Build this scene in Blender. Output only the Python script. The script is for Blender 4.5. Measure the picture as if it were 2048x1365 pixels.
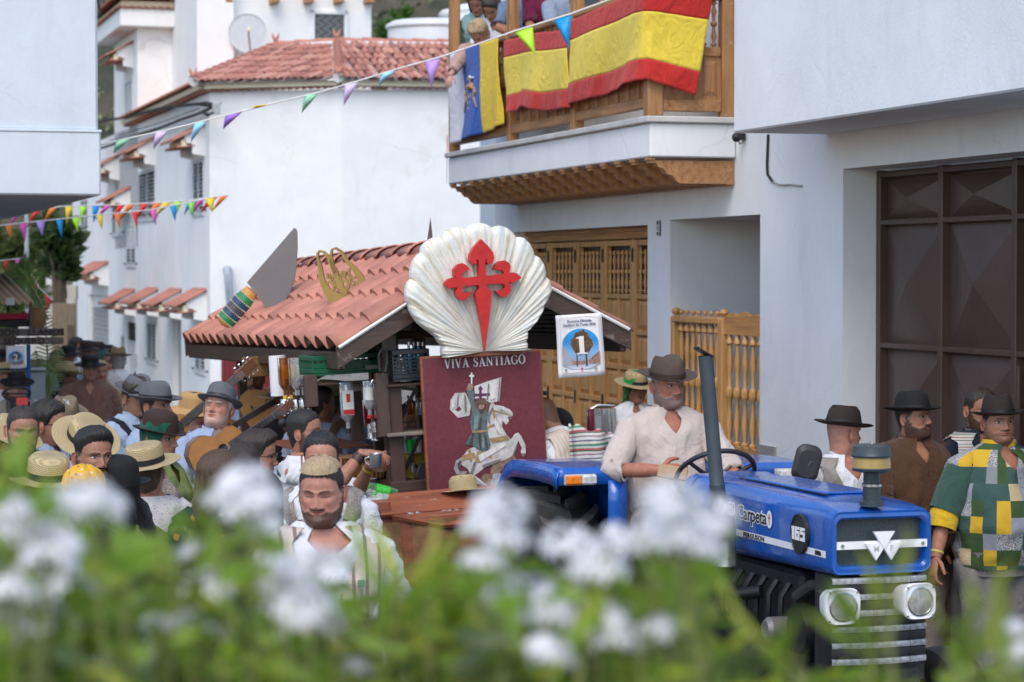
import bpy, bmesh, math, random
import numpy as np
from mathutils import Matrix, Vector, Euler
random.seed(7); rng = np.random.default_rng(7)
PI = math.pi
for o in list(bpy.data.objects): bpy.data.objects.remove(o)
SC = bpy.context.scene; COL = SC.collection
# ---------------------------------------------------------------- camera, sky, sun, exposure
F = 85/36*2048; CAMZ = 2.45; HZ = 545.0; PITCH = math.atan((682.5-HZ)/F)
cd = bpy.data.cameras.new('camera'); cam = bpy.data.objects.new('camera', cd); COL.objects.link(cam)
cam.location = (0, 0, CAMZ); cam.rotation_euler = (PI/2-PITCH, 0, 0)
cd.lens = 85; cd.sensor_width = 36; cd.clip_start = .05; cd.clip_end = 3000
cd.dof.use_dof = True; cd.dof.focus_distance = 12.0; cd.dof.aperture_fstop = 4.6
SC.camera = cam
W = bpy.data.worlds.new('World'); SC.world = W; W.use_nodes = True
wn = W.node_tree.nodes; wl = W.node_tree.links
sky = wn.new('ShaderNodeTexSky'); sky.sky_type = 'NISHITA'; sky.sun_disc = False
SUN_EL = math.radians(52); SUN_AZ = math.radians(-168)   # azimuth from +Y, clockwise positive
sky.sun_elevation = SUN_EL; sky.sun_rotation = SUN_AZ; sky.air_density = 1.0; sky.dust_density = 1.4; sky.ozone_density = 1.0
wl.new(sky.outputs[0], wn['Background'].inputs[0]); wn['Background'].inputs[1].default_value = .15
sd = bpy.data.lights.new('sun', 'SUN'); sd.energy = .9; sd.angle = math.radians(38); sd.color = (1, .91, .80)
sun = bpy.data.objects.new('sun', sd); COL.objects.link(sun)
sdir = Vector((math.sin(SUN_AZ)*math.cos(SUN_EL), math.cos(SUN_AZ)*math.cos(SUN_EL), math.sin(SUN_EL)))
sun.rotation_euler = sdir.to_track_quat('Z', 'Y').to_euler(); sun.location = sdir*60
SC.view_settings.view_transform = 'Standard'; SC.view_settings.look = 'None'
SC.view_settings.gamma = 1; SC.view_settings.use_curve_mapping = False
SC.view_settings.exposure = .93
SC.render.engine = 'CYCLES'
# ---------------------------------------------------------------- placement helpers
U = Vector((-.2825, .9593, 0)); V = Vector((.9593, .2825, 0))       # street direction, and across it to the right
def gz(y): return -.02*max(0., min(y, 70)-14)
def P(px, py, D): return Vector(((px-1024)/F*D, D, CAMZ-(py-HZ)/F*D))
def zat(py, D): return CAMZ-(py-HZ)/F*D
class Frame:
    """x = -U (towards the camera along the street), y = V (into the right-hand houses), z up"""
    def __init__(s, px, D, yaw=0):
        s.o = Vector(((px-1024)/F*D, D, 0)); r = Matrix.Rotation(math.radians(yaw), 3, 'Z')
        s.ex = r @ -U; s.ey = r @ V
        s.M = Matrix(((s.ex.x, s.ey.x, 0, s.o.x), (s.ex.y, s.ey.y, 0, s.o.y), (0, 0, 1, 0), (0, 0, 0, 1)))
    def hit(s, px, yl=0):
        d = Vector(((px-1024)/F, 1, 0)); b = s.o + s.ey*yl      # d*t = b + ex*x
        det = d.x*(-s.ex.y) - (-s.ex.x)*d.y
        t = (b.x*(-s.ex.y) - (-s.ex.x)*b.y)/det; x = (d*t-b).dot(s.ex)
        return x, t
    def hx(s, px, yl=0): return s.hit(px, yl)[0]
    def pt(s, px, py, yl=0):
        x, t = s.hit(px, yl); return (x, yl, zat(py, t))
# ---------------------------------------------------------------- object helpers
def tag(o, label=None, cat=None, group=None, kind=None):
    if label: o['label'] = label
    if cat: o['category'] = cat
    if group: o['group'] = group
    if kind: o['kind'] = kind
    return o
def empty(name, M=None, loc=None, label=None, cat=None, group=None, kind=None, parent=None):
    o = bpy.data.objects.new(name, None); COL.objects.link(o); o.empty_display_size = .1
    if M is not None: o.matrix_world = M
    if loc is not None: o.location = loc
    if parent: o.parent = parent
    return tag(o, label, cat, group, kind)
def link_mesh(name, me, parent=None, M=None):
    o = bpy.data.objects.new(name, me); COL.objects.link(o)
    if parent: o.parent = parent
    if M is not None: o.matrix_local = M
    return o
def grid_faces(nu, nv, cu=False, cv=False, off=0):
    """index = i*nv + j"""
    f = []
    for i in range(nu if cu else nu-1):
        a = off+i*nv; b = off+((i+1) % nu)*nv
        for j in range(nv if cv else nv-1):
            k = (j+1) % nv
            f.append((a+j, b+j, b+k, a+k))
    return f
class MB:
    def __init__(s): s.V = []; s.n = 0; s.F = []; s.m = []; s.M = Matrix(); s.mi = 0
    def add(s, v, f):
        v = np.asarray(v, float).reshape(-1, 3); R = np.array(s.M)
        v = v @ R[:3, :3].T + R[:3, 3]
        o = s.n; s.V.append(v); s.n += len(v)
        s.F.extend([tuple(i+o for i in q) for q in f]); s.m.extend([s.mi]*len(f)); return s
    def box(s, x0, x1, y0, y1, z0, z1, c=0):
        if x1 < x0: x0, x1 = x1, x0
        if y1 < y0: y0, y1 = y1, y0
        if z1 < z0: z0, z1 = z1, z0
        if c <= 0:
            v = [(x, y, z) for x in (x0, x1) for y in (y0, y1) for z in (z0, z1)]
            return s.add(v, [(0, 1, 3, 2), (4, 6, 7, 5), (0, 4, 5, 1), (2, 3, 7, 6), (0, 2, 6, 4), (1, 5, 7, 3)])
        c = min(c, (x1-x0)/2.01, (y1-y0)/2.01, (z1-z0)/2.01); v = []; idx = {}
        for ix, (x, dx) in enumerate(((x0, c), (x1, -c))):
            for iy, (y, dy) in enumerate(((y0, c), (y1, -c))):
                for iz, (z, dz) in enumerate(((z0, c), (z1, -c))):
                    for k, p in enumerate(((x, y+dy, z+dz), (x+dx, y, z+dz), (x+dx, y+dy, z))):
                        idx[ix, iy, iz, k] = len(v); v.append(p)
        f = []
        for a in (0, 1):
            f.append([idx[a, i, j, 0] for i, j in ((0, 0), (1, 0), (1, 1), (0, 1))])
            f.append([idx[i, a, j, 1] for i, j in ((0, 0), (1, 0), (1, 1), (0, 1))])
            f.append([idx[i, j, a, 2] for i, j in ((0, 0), (1, 0), (1, 1), (0, 1))])
            for b in (0, 1):
                f.append([idx[0, a, b, 1], idx[1, a, b, 1], idx[1, a, b, 2], idx[0, a, b, 2]])
                f.append([idx[a, 0, b, 0], idx[a, 1, b, 0], idx[a, 1, b, 2], idx[a, 0, b, 2]])
                f.append([idx[a, b, 0, 0], idx[a, b, 1, 0], idx[a, b, 1, 1], idx[a, b, 0, 1]])
                for d in (0, 1): f.append([idx[a, b, d, 0], idx[a, b, d, 1], idx[a, b, d, 2]])
        return s.add(v, f)
    def prism(s, poly, t, back=True):
        """poly of (x,z) extruded from y=0 (front, facing -y) to y=t"""
        n = len(poly); v = [(x, 0, z) for x, z in poly]+[(x, t, z) for x, z in poly]
        f = [tuple(range(n)), tuple(range(2*n-1, n-1, -1))]+[(i, (i+1) % n, n+(i+1) % n, n+i) for i in range(n)]
        return s.add(v, f)
    def flat(s, poly, y=0): return s.add([(x, y, z) for x, z in poly], [tuple(range(len(poly)))])
    def tube(s, pts, r, seg=10, cap=True, sq=None):
        pts = [Vector(p) for p in pts]; n = len(pts)
        if not hasattr(r, '__len__'): r = [r]*n
        v = []; prev = None
        for i, p in enumerate(pts):
            t = (pts[min(i+1, n-1)]-pts[max(i-1, 0)]).normalized()
            if prev is None:
                a = Vector((0, 0, 1)) if abs(t.z) < .9 else Vector((1, 0, 0)); prev = t.cross(a).normalized()
            a = (prev - t*prev.dot(t)).normalized(); b = t.cross(a); prev = a
            for k in range(seg):
                th = 2*PI*k/seg; q = (1, 1) if sq is None else sq
                v.append(p+a*math.cos(th)*r[i]*q[0]+b*math.sin(th)*r[i]*q[1])
        f = grid_faces(n, seg, cv=True)
        if cap: f += [tuple(range(seg))[::-1], tuple(range((n-1)*seg, n*seg))]
        return s.add([tuple(q) for q in v], f)
    def lathe(s, prof, seg=24, cx=0, cy=0, cz=0):
        v = [(cx+r*math.cos(2*PI*k/seg), cy+r*math.sin(2*PI*k/seg), cz+z) for r, z in prof for k in range(seg)]
        f = grid_faces(len(prof), seg, cv=True)
        if prof[0][0] > 1e-5: f.append(tuple(range(seg))[::-1])
        if prof[-1][0] > 1e-5: f.append(tuple(range((len(prof)-1)*seg, len(prof)*seg)))
        return s.add(v, f)
    def ell(s, c, r, nu=10, nv=14):
        v = []
        for i in range(nu+1):
            ph = PI*i/nu
            for k in range(nv):
                th = 2*PI*k/nv; v.append((c[0]+r[0]*math.sin(ph)*math.cos(th), c[1]+r[1]*math.sin(ph)*math.sin(th), c[2]+r[2]*math.cos(ph)))
        return s.add(v, grid_faces(nu+1, nv, cv=True))
    def grid(s, A, cu=False, cv=False):
        A = np.asarray(A); return s.add(A.reshape(-1, 3), grid_faces(A.shape[0], A.shape[1], cu, cv))
    def ribbon(s, pts, w, t=.01):
        """flat stroke in the x-z plane with thickness t along y; w width per point"""
        n = len(pts)
        if not hasattr(w, '__len__'): w = [w]*n
        v = []
        for i in range(n):
            a = pts[max(i-1, 0)]; b = pts[min(i+1, n-1)]; dx, dz = b[0]-a[0], b[1]-a[1]; L = math.hypot(dx, dz) or 1
            nx, nz = -dz/L*w[i]/2, dx/L*w[i]/2; x, z = pts[i]
            v += [(x+nx, 0, z+nz), (x-nx, 0, z-nz), (x-nx, t, z-nz), (x+nx, t, z+nz)]
        f = grid_faces(n, 4, cv=True)+[(0, 1, 2, 3), (4*n-4, 4*n-1, 4*n-2, 4*n-3)]
        return s.add(v, f)
    def mesh(s, name, mats, ang=35):
        me = bpy.data.meshes.new(name)
        v = np.concatenate(s.V) if s.V else np.zeros((0, 3))
        me.from_pydata(v.tolist(), [], s.F)
        for m in (mats if isinstance(mats, (list, tuple)) else [mats]): me.materials.append(m)
        if any(s.m): me.polygons.foreach_set('material_index', s.m)
        if ang and len(s.F):
            me.polygons.foreach_set('use_smooth', [True]*len(s.F))
            if ang < 180: me.set_sharp_from_angle(angle=math.radians(ang))
        me.update(); return me
    def build(s, name, mats, parent=None, ang=35, M=None, label=None, cat=None, group=None, kind=None):
        return tag(link_mesh(name, s.mesh(name, mats, ang), parent, M), label, cat, group, kind)
def T(x=0, y=0, z=0): return Matrix.Translation((x, y, z))
def R(a, ax='Z'): return Matrix.Rotation(math.radians(a), 4, ax)
def S(x, y=None, z=None):
    y = x if y is None else y; z = x if z is None else z; return Matrix.Diagonal((x, y, z, 1))
def copy_tree(o, parent=None, M=None, **kw):
    kids = [c for c in o.children]
    c = o.copy(); COL.objects.link(c)
    if parent is not None: c.parent = parent
    if M is not None: c.matrix_local = M
    for k in kids: copy_tree(k, c)
    return tag(c, **kw)
def text_mesh(mb, s, size, M, depth=.0015, bold=0., space=1., align='CENTER'):
    cu = bpy.data.curves.new('text', 'FONT'); cu.body = s; cu.size = size; cu.extrude = depth; cu.offset = bold
    cu.align_x = align; cu.space_character = space; cu.resolution_u = 3
    o = bpy.data.objects.new('text', cu); COL.objects.link(o)
    me = bpy.data.meshes.new_from_object(o)
    v = np.array([tuple(q.co) for q in me.vertices]); f = [tuple(p.vertices) for p in me.polygons]
    v = v[:, [0, 2, 1]]*np.array([1, -1, 1])       # face -y, up z
    k = mb.M; mb.M = k @ M; mb.add(v, f); mb.M = k
    bpy.data.objects.remove(o); bpy.data.curves.remove(cu); bpy.data.meshes.remove(me)
# ---------------------------------------------------------------- materials
MATS = {}
def new_mat(name):
    m = bpy.data.materials.new(name); m.use_nodes = True; nt = m.node_tree
    return m, nt, nt.nodes['Principled BSDF']
class N:
    """tiny node builder"""
    def __init__(s, nt): s.nt = nt
    def n(s, t, **kw):
        x = s.nt.nodes.new('ShaderNode'+t)
        for k, v in kw.items():
            if k[0] == '_': x.inputs[int(k[1:])].default_value = v
            else: setattr(x, k, v)
        return x
    def l(s, a, b): s.nt.links.new(a, b)
    def co(s, scale=(1, 1, 1), which='Object'):
        t = s.n('TexCoord'); m = s.n('Mapping'); m.inputs['Scale'].default_value = scale; s.l(t.outputs[which], m.inputs[0]); return m.outputs[0]
    def noise(s, co, scale, detail=4, rough=.55):
        x = s.n('TexNoise'); x.inputs['Scale'].default_value = scale; x.inputs['Detail'].default_value = detail; x.inputs['Roughness'].default_value = rough
        s.l(co, x.inputs['Vector']); return x.outputs['Fac']
    def ramp(s, fac, stops, mode='LINEAR'):
        x = s.n('ValToRGB'); r = x.color_ramp; r.interpolation = mode
        while len(r.elements) < len(stops): r.elements.new(.5)
        for e, (p, c) in zip(r.elements, stops):
            e.position = p; e.color = (c[0], c[1], c[2], 1) if hasattr(c, '__len__') else (c, c, c, 1)
        s.l(fac, x.inputs[0]); return x.outputs[0]
    def mix(s, fac, a, b, mode='MIX'):
        x = s.n('MixRGB', blend_type=mode)
        for i, q in enumerate((fac, a, b)):
            if hasattr(q, 'is_output'): s.l(q, x.inputs[i])
            elif hasattr(q, '__len__'): x.inputs[i].default_value = (q[0], q[1], q[2], 1)
            else: x.inputs[i].default_value = q if i == 0 else (q, q, q, 1)
        return x.outputs[0]
    def math(s, op, a, b=0):
        x = s.n('Math', operation=op)
        for i, q in enumerate((a, b)):
            if hasattr(q, 'is_output'): s.l(q, x.inputs[i])
            else: x.inputs[i].default_value = q
        return x.outputs[0]
    def bump(s, h, strength, dist, bsdf):
        b = s.n('Bump'); b.inputs['Strength'].default_value = strength; b.inputs['Distance'].default_value = dist
        s.l(h, b.inputs['Height']); s.l(b.outputs[0], bsdf.inputs['Normal'])
def sc(c, k): return tuple(min(1, x*k) for x in c)
def mat(name, col=(.5, .5, .5), rough=.6, metal=0, var=.12, vs=6, bump=.0, bs=60, bd=.002, st=(1, 1, 1), coat=0, spec=.5, trans=0, ior=1.45, sheen=0, emis=0):
    if name in MATS: return MATS[name]
    m, nt, b = new_mat(name); n = N(nt); c = n.co(st)
    if var: 
        f = n.noise(c, vs, 5, .6); n.l(n.ramp(f, [(.3, sc(col, 1-var)), (.7, sc(col, 1+var))]), b.inputs['Base Color'])
    else: b.inputs['Base Color'].default_value = (*col, 1)
    b.inputs['Roughness'].default_value = rough; b.inputs['Metallic'].default_value = metal
    b.inputs['Specular IOR Level'].default_value = spec; b.inputs['Coat Weight'].default_value = coat; b.inputs['Coat Roughness'].default_value = .05
    b.inputs['Transmission Weight'].default_value = trans; b.inputs['IOR'].default_value = ior
    if sheen: b.inputs['Sheen Weight'].default_value = sheen
    if bump: n.bump(n.noise(c, bs, 4, .6), bump, bd, b)
    MATS[name] = m; return m
def plaster(name, col, stain=(.55, .5, .43), amt=.5, rough=.85, crack=True):
    if name in MATS: return MATS[name]
    m, nt, b = new_mat(name); n = N(nt); c = n.co(); cs = n.co((1, 1, .25))
    base = n.ramp(n.noise(c, 1.3, 6, .65), [(.3, sc(col, .93)), (.7, sc(col, 1.04))])
    d = n.ramp(n.noise(cs, 2.6, 8, .7), [(.56, 0), (.74, 1)]); base = n.mix(n.math('MULTIPLY', d, .30*amt), base, sc(col, .62))
    d2 = n.ramp(n.noise(c, .55, 9, .75), [(.62, 0), (.70, 1)]); base = n.mix(n.math('MULTIPLY', d2, .5*amt), base, stain)
    if crack:
        w = n.n('TexVoronoi', feature='DISTANCE_TO_EDGE'); w.inputs['Scale'].default_value = .8
        dn = n.n('TexNoise'); dn.inputs['Scale'].default_value = 3; dn.inputs['Detail'].default_value = 7
        n.l(c, dn.inputs['Vector']); v = n.mix(.12, c, dn.outputs['Color']); n.l(v, w.inputs['Vector'])
        k = n.ramp(w.outputs['Distance'], [(0, 1), (.005, 0)]); k = n.math('MULTIPLY', k, n.ramp(n.noise(c, .7, 2), [(.5, 0), (.6, .45)]))
        base = n.mix(k, base, (.42, .38, .33))
    n.l(base, b.inputs['Base Color']); b.inputs['Roughness'].default_value = rough; b.inputs['Specular IOR Level'].default_value = .25
    tn = n.n('TexNoise'); tn.inputs['Scale'].default_value = 3.5; tn.inputs['Detail'].default_value = 7; tn.inputs['Distortion'].default_value = 1.6; n.l(n.co((1, 1, .6)), tn.inputs['Vector']); h = n.mix(.25, tn.outputs['Fac'], n.noise(c, 45, 4, .6)); n.bump(h, .4, .02, b)
    MATS[name] = m; return m
def wood(name, a, bcol, axis=2, rough=.45, scale=1., worn=0):
    if name in MATS: return MATS[name]
    m, nt, b = new_mat(name); n = N(nt); st = [22*scale]*3; st[axis] = 1.4*scale; c = n.co(tuple(st)); c0 = n.co()
    col = n.ramp(n.noise(c, 1, 6, .7), [(.32, bcol), (.52, a), (.72, sc(a, 1.25))])
    col = n.mix(n.ramp(n.noise(c0, 1.7, 4), [(.35, .0), (.7, .35)]), col, bcol)
    if worn: col = n.mix(n.ramp(n.noise(c0, 14, 6, .7), [(.6, 0), (.68, worn)]), col, (.5, .46, .4))
    n.l(col, b.inputs['Base Color']); b.inputs['Roughness'].default_value = rough
    n.bump(n.noise(c, 1.5, 5, .7), .3, .004, b); MATS[name] = m; return m
def fabric(name, col, var=.08, rough=.85, weave=True, translucent=0):
    if name in MATS: return MATS[name]
    m, nt, b = new_mat(name); n = N(nt); c = n.co()
    n.l(n.ramp(n.noise(c, 7, 5, .6), [(.3, sc(col, 1-var)), (.7, sc(col, 1+var))]), b.inputs['Base Color'])
    b.inputs['Roughness'].default_value = rough; b.inputs['Sheen Weight'].default_value = .15; b.inputs['Specular IOR Level'].default_value = .2
    w_ = n.n('TexNoise'); w_.inputs['Scale'].default_value = 8; w_.inputs['Detail'].default_value = 5; w_.inputs['Distortion'].default_value = 2.2; n.l(n.co((1, 1, .7)), w_.inputs['Vector'])
    h = n.mix(.12, w_.outputs['Fac'], n.noise(c, 260, 2)); n.bump(h, .75, .035, b)
    MATS[name] = m; return m
def stripes(name, cols, axis='X', period=.06, rough=.85, warp=.0):
    """constant colour bands; cols = [(fraction, colour), ...]"""
    if name in MATS: return MATS[name]
    m, nt, b = new_mat(name); n = N(nt); c = n.co()
    x = n.n('SeparateXYZ'); n.l(c, x.inputs[0])
    q = x.outputs[axis]
    if warp: q = n.math('ADD', q, n.math('MULTIPLY', n.noise(c, 4, 2), warp))
    f = n.math('FRACT', n.math('DIVIDE', q, period))
    col = n.ramp(f, cols, 'CONSTANT'); col = n.mix(n.ramp(n.noise(c, 300, 1), [(.3, 0), (.7, .18)]), col, (.5, .48, .45))
    n.l(col, b.inputs['Base Color']); b.inputs['Roughness'].default_value = rough; n.bump(n.noise(c, 12, 5), .6, .02, b)
    MATS[name] = m; return m
def spots(name, base, cols, scale=30, size=.35, rough=.85):
    if name in MATS: return MATS[name]
    m, nt, b = new_mat(name); n = N(nt); c = n.co()
    v = n.n('TexVoronoi'); v.inputs['Scale'].default_value = scale; n.l(c, v.inputs['Vector'])
    k = len(cols); pal = n.ramp(v.outputs['Color'], [((i)/k, q) for i, q in enumerate(cols)], 'CONSTANT')
    f = n.ramp(n.math('ADD', v.outputs['Distance'], n.math('MULTIPLY', n.noise(c, scale*3, 2), .25)), [(size, 1), (size+.06, 0)])
    n.l(n.mix(f, base, pal), b.inputs['Base Color']); b.inputs['Roughness'].default_value = rough; n.bump(n.noise(c, 12, 5), .6, .02, b)
    MATS[name] = m; return m
WALL = plaster('white_plaster', (.79, .815, .82), amt=1.1); WALLC = plaster('cream_plaster', (.80, .805, .79), amt=.8)
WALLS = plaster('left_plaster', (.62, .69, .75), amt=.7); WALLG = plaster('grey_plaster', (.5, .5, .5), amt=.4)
CREAM = mat('cream_trim', (.78, .68, .50), .8, var=.08)
TILE = mat('clay_tile', (.46, .19, .135), .75, var=.22, vs=3, bump=.3, bs=30)
TILE2 = mat('pink_tile_sheet', (.44, .185, .13), .65, var=.32, vs=3.3, bump=.15, bs=30)
MORTAR = mat('roof_mortar', (.68, .67, .64), .9, var=.15, bump=.4, bs=25)
PINE = wood('honey_wood', (.64, .35, .125), (.38, .18, .06)); PINEX = wood('honey_wood_level', (.58, .30, .10), (.33, .15, .05), axis=0)
OAK = wood('balcony_wood', (.42, .215, .085), (.21, .095, .038), axis=0, worn=.5); OAKZ = wood('balcony_wood_upright', (.42, .215, .085), (.21, .095, .038), worn=.5)
DARKW = wood('dark_stained_wood', (.075, .042, .03), (.025, .014, .011), axis=0, rough=.4, worn=.25)
DARKZ = wood('dark_stained_wood_upright', (.075, .042, .03), (.025, .014, .011), rough=.4, worn=.25)
REDW = wood('reddish_board', (.27, .085, .04), (.15, .045, .022), axis=0, rough=.55, worn=.3)
BLACKM = mat('black_metal', (.018, .018, .02), .45, metal=.3, var=.3); BLKPL = mat('black_plastic', (.02, .02, .022), .4, var=.2)
STEEL = mat('bright_steel', (.6, .6, .6), .25, metal=1, var=.15, vs=20); WHITEP = mat('white_paint', (.78, .78, .78), .35, var=.05)
GLASS = mat('clear_glass', (.95, .97, .97), .02, trans=1, var=0)
ROPE = mat('white_rope', (.75, .75, .72), .8, var=.1)
# ================================================================ ground and hills
def ground():
    ys = [-6, 0, 6, 14, 24, 40, 70, 130]; A = []
    for x in np.linspace(-70, 70, 40): A.append([(x, y, gz(y)) for y in ys])
    m, nt, b = new_mat('asphalt'); n = N(nt); c = n.co()
    col = n.mix(n.ramp(n.noise(c, .8, 6), [(.4, 0), (.7, 1)]), (.05, .05, .052), (.085, .08, .075)); col = n.mix(n.ramp(n.noise(c, 90, 3), [(.45, 0), (.6, .5)]), col, (.14, .135, .13))
    n.l(col, b.inputs['Base Color']); b.inputs['Roughness'].default_value = .9; n.bump(n.noise(c, 120, 3), .6, .01, b)
    MB().grid(A).build('street', m, kind='structure', ang=180)
def hill_mat(name, a, b_, g):
    m, nt, b = new_mat(name); n = N(nt); c = n.co((1, 1, 1.6))
    f = n.noise(c, .09, 9, .7); col = n.ramp(f, [(.32, a), (.5, b_), (.66, g)])
    v = n.n('TexVoronoi'); v.inputs['Scale'].default_value = .55; n.l(c, v.inputs['Vector'])
    col = n.mix(n.ramp(v.outputs['Distance'], [(.25, .85), (.55, 0)]), col, g)
    n.l(col, b.inputs['Base Color']); b.inputs['Roughness'].default_value = .95; n.bump(n.noise(c, 1.2, 8, .75), 1, 1.2, b); return m
def hills():
    A = []
    for x in np.linspace(-150, 150, 110):
        r = []
        for t in np.linspace(0, 1, 70):
            y = 78+t*150; z = -2+t*95 + 5*math.sin(x*.05+t*4)*t + 2.2*math.sin(x*.21+t*17)*math.cos(x*.13)*t + rng.normal()*.5*t
            r.append((x-40, y, z))
        A.append(r)
    MB().grid(A).build('dry_hillside', hill_mat('dry_scrub', (.15, .125, .10), (.26, .20, .13), (.10, .12, .07)), kind='structure', ang=180)
    # scrub: many small leafy clumps
    mb = MB(); V_ = []; Fq = []
    for i in range(5200):
        x = rng.uniform(-75, 20); t = rng.uniform(.0, .62)**1; y = 78+t*150
        z = -2+t*95 + 5*math.sin((x+40)*.05+t*4)*t + 2.2*math.sin((x+40)*.21+t*17)*math.cos((x+40)*.13)*t
        s_ = rng.uniform(.25, .8)
        for k in range(9):
            c = np.array((x, y, z+.2))+rng.normal(size=3)*s_*.45; a = rng.normal(size=3); b_ = rng.normal(size=3); a *= s_*.26/np.linalg.norm(a); b_ *= s_*.22/np.linalg.norm(b_)
            o = len(V_); V_ += [c-a, c+b_, c+a, c-b_]; Fq.append((o, o+1, o+2, o+3))
    mb.add(V_, Fq); mb.build('hillside_scrub', mat('scrub_leaf', (.12, .14, .075), .9, var=.55, vs=.15), kind='stuff', ang=0, label='dry grey green scrub covering the hillside behind the village', cat='scrub')
ground(); hills()
# ================================================================ right-hand house
FR = Frame(1295, 19.9)
BR = empty('white_house', FR.M, label='white plastered house with wooden garage door, wooden balcony and big brown metal door', cat='house')
def wall_holes(mb, x0, x1, z0, z1, holes, y, d):
    xs = sorted({x0, x1, *[h[0] for h in holes], *[h[1] for h in holes]}); zs = sorted({z0, z1, *[h[2] for h in holes], *[h[3] for h in holes]})
    xs = [v for v in xs if x0 <= v <= x1]; zs = [v for v in zs if z0 <= v <= z1]
    for a, b in zip(xs, xs[1:]):
        for c, e in zip(zs, zs[1:]):
            mx, mz = (a+b)/2, (c+e)/2
            if any(h[0] < mx < h[1] and h[2] < mz < h[3] for h in holes): continue
            mb.add([(a, y, c), (b, y, c), (b, y, e), (a, y, e)], [(0, 1, 2, 3)])
    for hx0, hx1, hz0, hz1 in holes:
        mb.add([(hx0, y, hz0), (hx0, y+d, hz0), (hx0, y+d, hz1), (hx0, y, hz1)], [(0, 1, 2, 3)])
        mb.add([(hx1, y, hz0), (hx1, y+d, hz0), (hx1, y+d, hz1), (hx1, y, hz1)], [(3, 2, 1, 0)])
        mb.add([(hx0, y, hz1), (hx1, y, hz1), (hx1, y+d, hz1), (hx0, y+d, hz1)], [(3, 2, 1, 0)])
        mb.add([(hx0, y, hz0), (hx1, y, hz0), (hx1, y+d, hz0), (hx0, y+d, hz0)], [(0, 1, 2, 3)])
hx = FR.hx
xL = hx(990); dx0, dx1 = hx(1022), 0.0; gx0, gx1 = hx(1340), hx(1520); mx0, mx1 = hx(1685), hx(1685)+3.9
XR = hx(2048)+4
mb = MB(); holes = [(dx0, dx1, -.5, 2.84), (gx0, gx1, -.5, 2.87), (mx0, mx1, -.5, 3.14)]
wall_holes(mb, xL, XR, -.6, 7.2, holes, 0, .28)
# body of the house round the openings
mb.box(xL, xL+.001, 0.002, 8, -.6, 7.2); mb.box(xL, XR, 7.9, 8, -.6, 7.2)
mb.add([(xL, 0, 7.2), (XR, 0, 7.2), (XR, 8, 7.2), (xL, 8, 7.2)], [(0, 1, 2, 3)])
mb.box(dx0-.1, dx1+.1, .40, .5, -.6, 3); mb.box(mx0-.1, mx1+.1, .40, .5, -.6, 3.3)
# stair hall behind the gate
mb.box(gx0-.05, gx0, .281, 2.6, -.5, 2.9); mb.box(gx1, gx1+.05, .281, 2.6, -.5, 2.9); mb.box(gx0-.05, gx1+.05, 2.6, 2.7, -.5, 2.9); mb.box(gx0-.05, gx1+.05, .281, 2.6, 2.871, 2.95)
mb.build('wall', WALL, BR, ang=20)
# overhanging block over the big door
ox0 = hx(1466, -.67); MB().box(ox0, XR, -.67, -.003, 3.385, 7.1, .012).build('overhanging_storey', WALL, BR)
for a_, b_, z_ in ((gx1+.01, gx1+.32, 1.2), (.01, gx0-.01, .9)): MB().box(a_, b_, -.018, .001, -.5, z_).build('stone_plinth', mat('grey_granite', (.30, .29, .28), .7, var=.3, vs=90), BR)
# --- folding wooden garage door
def lathe_mesh(name, prof, m, seg=10): return MB().lathe(prof, seg).mesh(name, m, 50)
def balprof(h, r):
    """turned spindle: rings, bulbs and a collar in the middle"""
    p = [(0, .7), (.04, .7), (.05, 1.1), (.08, 1.1), (.09, .55), (.13, .5), (.24, .95), (.34, .6), (.44, .5), (.455, .9), (.48, 1.1), (.52, 1.1), (.545, .9), (.56, .5), (.66, .6), (.76, .95), (.87, .5), (.91, .55), (.92, 1.1), (.95, 1.1), (.96, .7), (1, .7)]
    return [(0, 0)]+[(r*b, h*a) for a, b in p]+[(0, h)]
yd = .22
MB().box(dx0, dx1, yd-.05, yd+.06, 2.74, 2.83, .012).build('door_lintel', PINEX, BR)
MB().box(dx0, dx1, yd-.075, yd-.05, 2.80, 2.838, .008).build('lintel_moulding', PINEX, BR)
lf = [hx(p, yd) for p in (1101, 1155, 1210, 1270)]; wl_ = (lf[3]-lf[0])/3
edges = [lf[0]-wl_*2, lf[0]-wl_]+lf+[lf[3]+wl_]
balD = lathe_mesh('baluster', balprof(.37, .02), PINE)
def frustum(x0, x1, z0, z1, y, d, inset):
    return [(x0, y, z0), (x1, y, z0), (x1, y, z1), (x0, y, z1), (x0+inset, y-d, z0+inset), (x1-inset, y-d, z0+inset), (x1-inset, y-d, z1-inset), (x0+inset, y-d, z1-inset)], [(4, 5, 6, 7), (0, 1, 5, 4), (1, 2, 6, 5), (2, 3, 7, 6), (3, 0, 4, 7)]
GD = MB().box(dx0, dx1, yd+.05, yd+.08, -.3, 2.74).build('door_backing', DARKZ, BR)
mbp = MB(); pw = (wl_-.07*2-.05)/2; mbp.add(*frustum(-pw/2, pw/2, -.135, .135, 0, .022, .045)); panel_me = mbp.mesh('raised_panel', PINE, 20)
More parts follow.
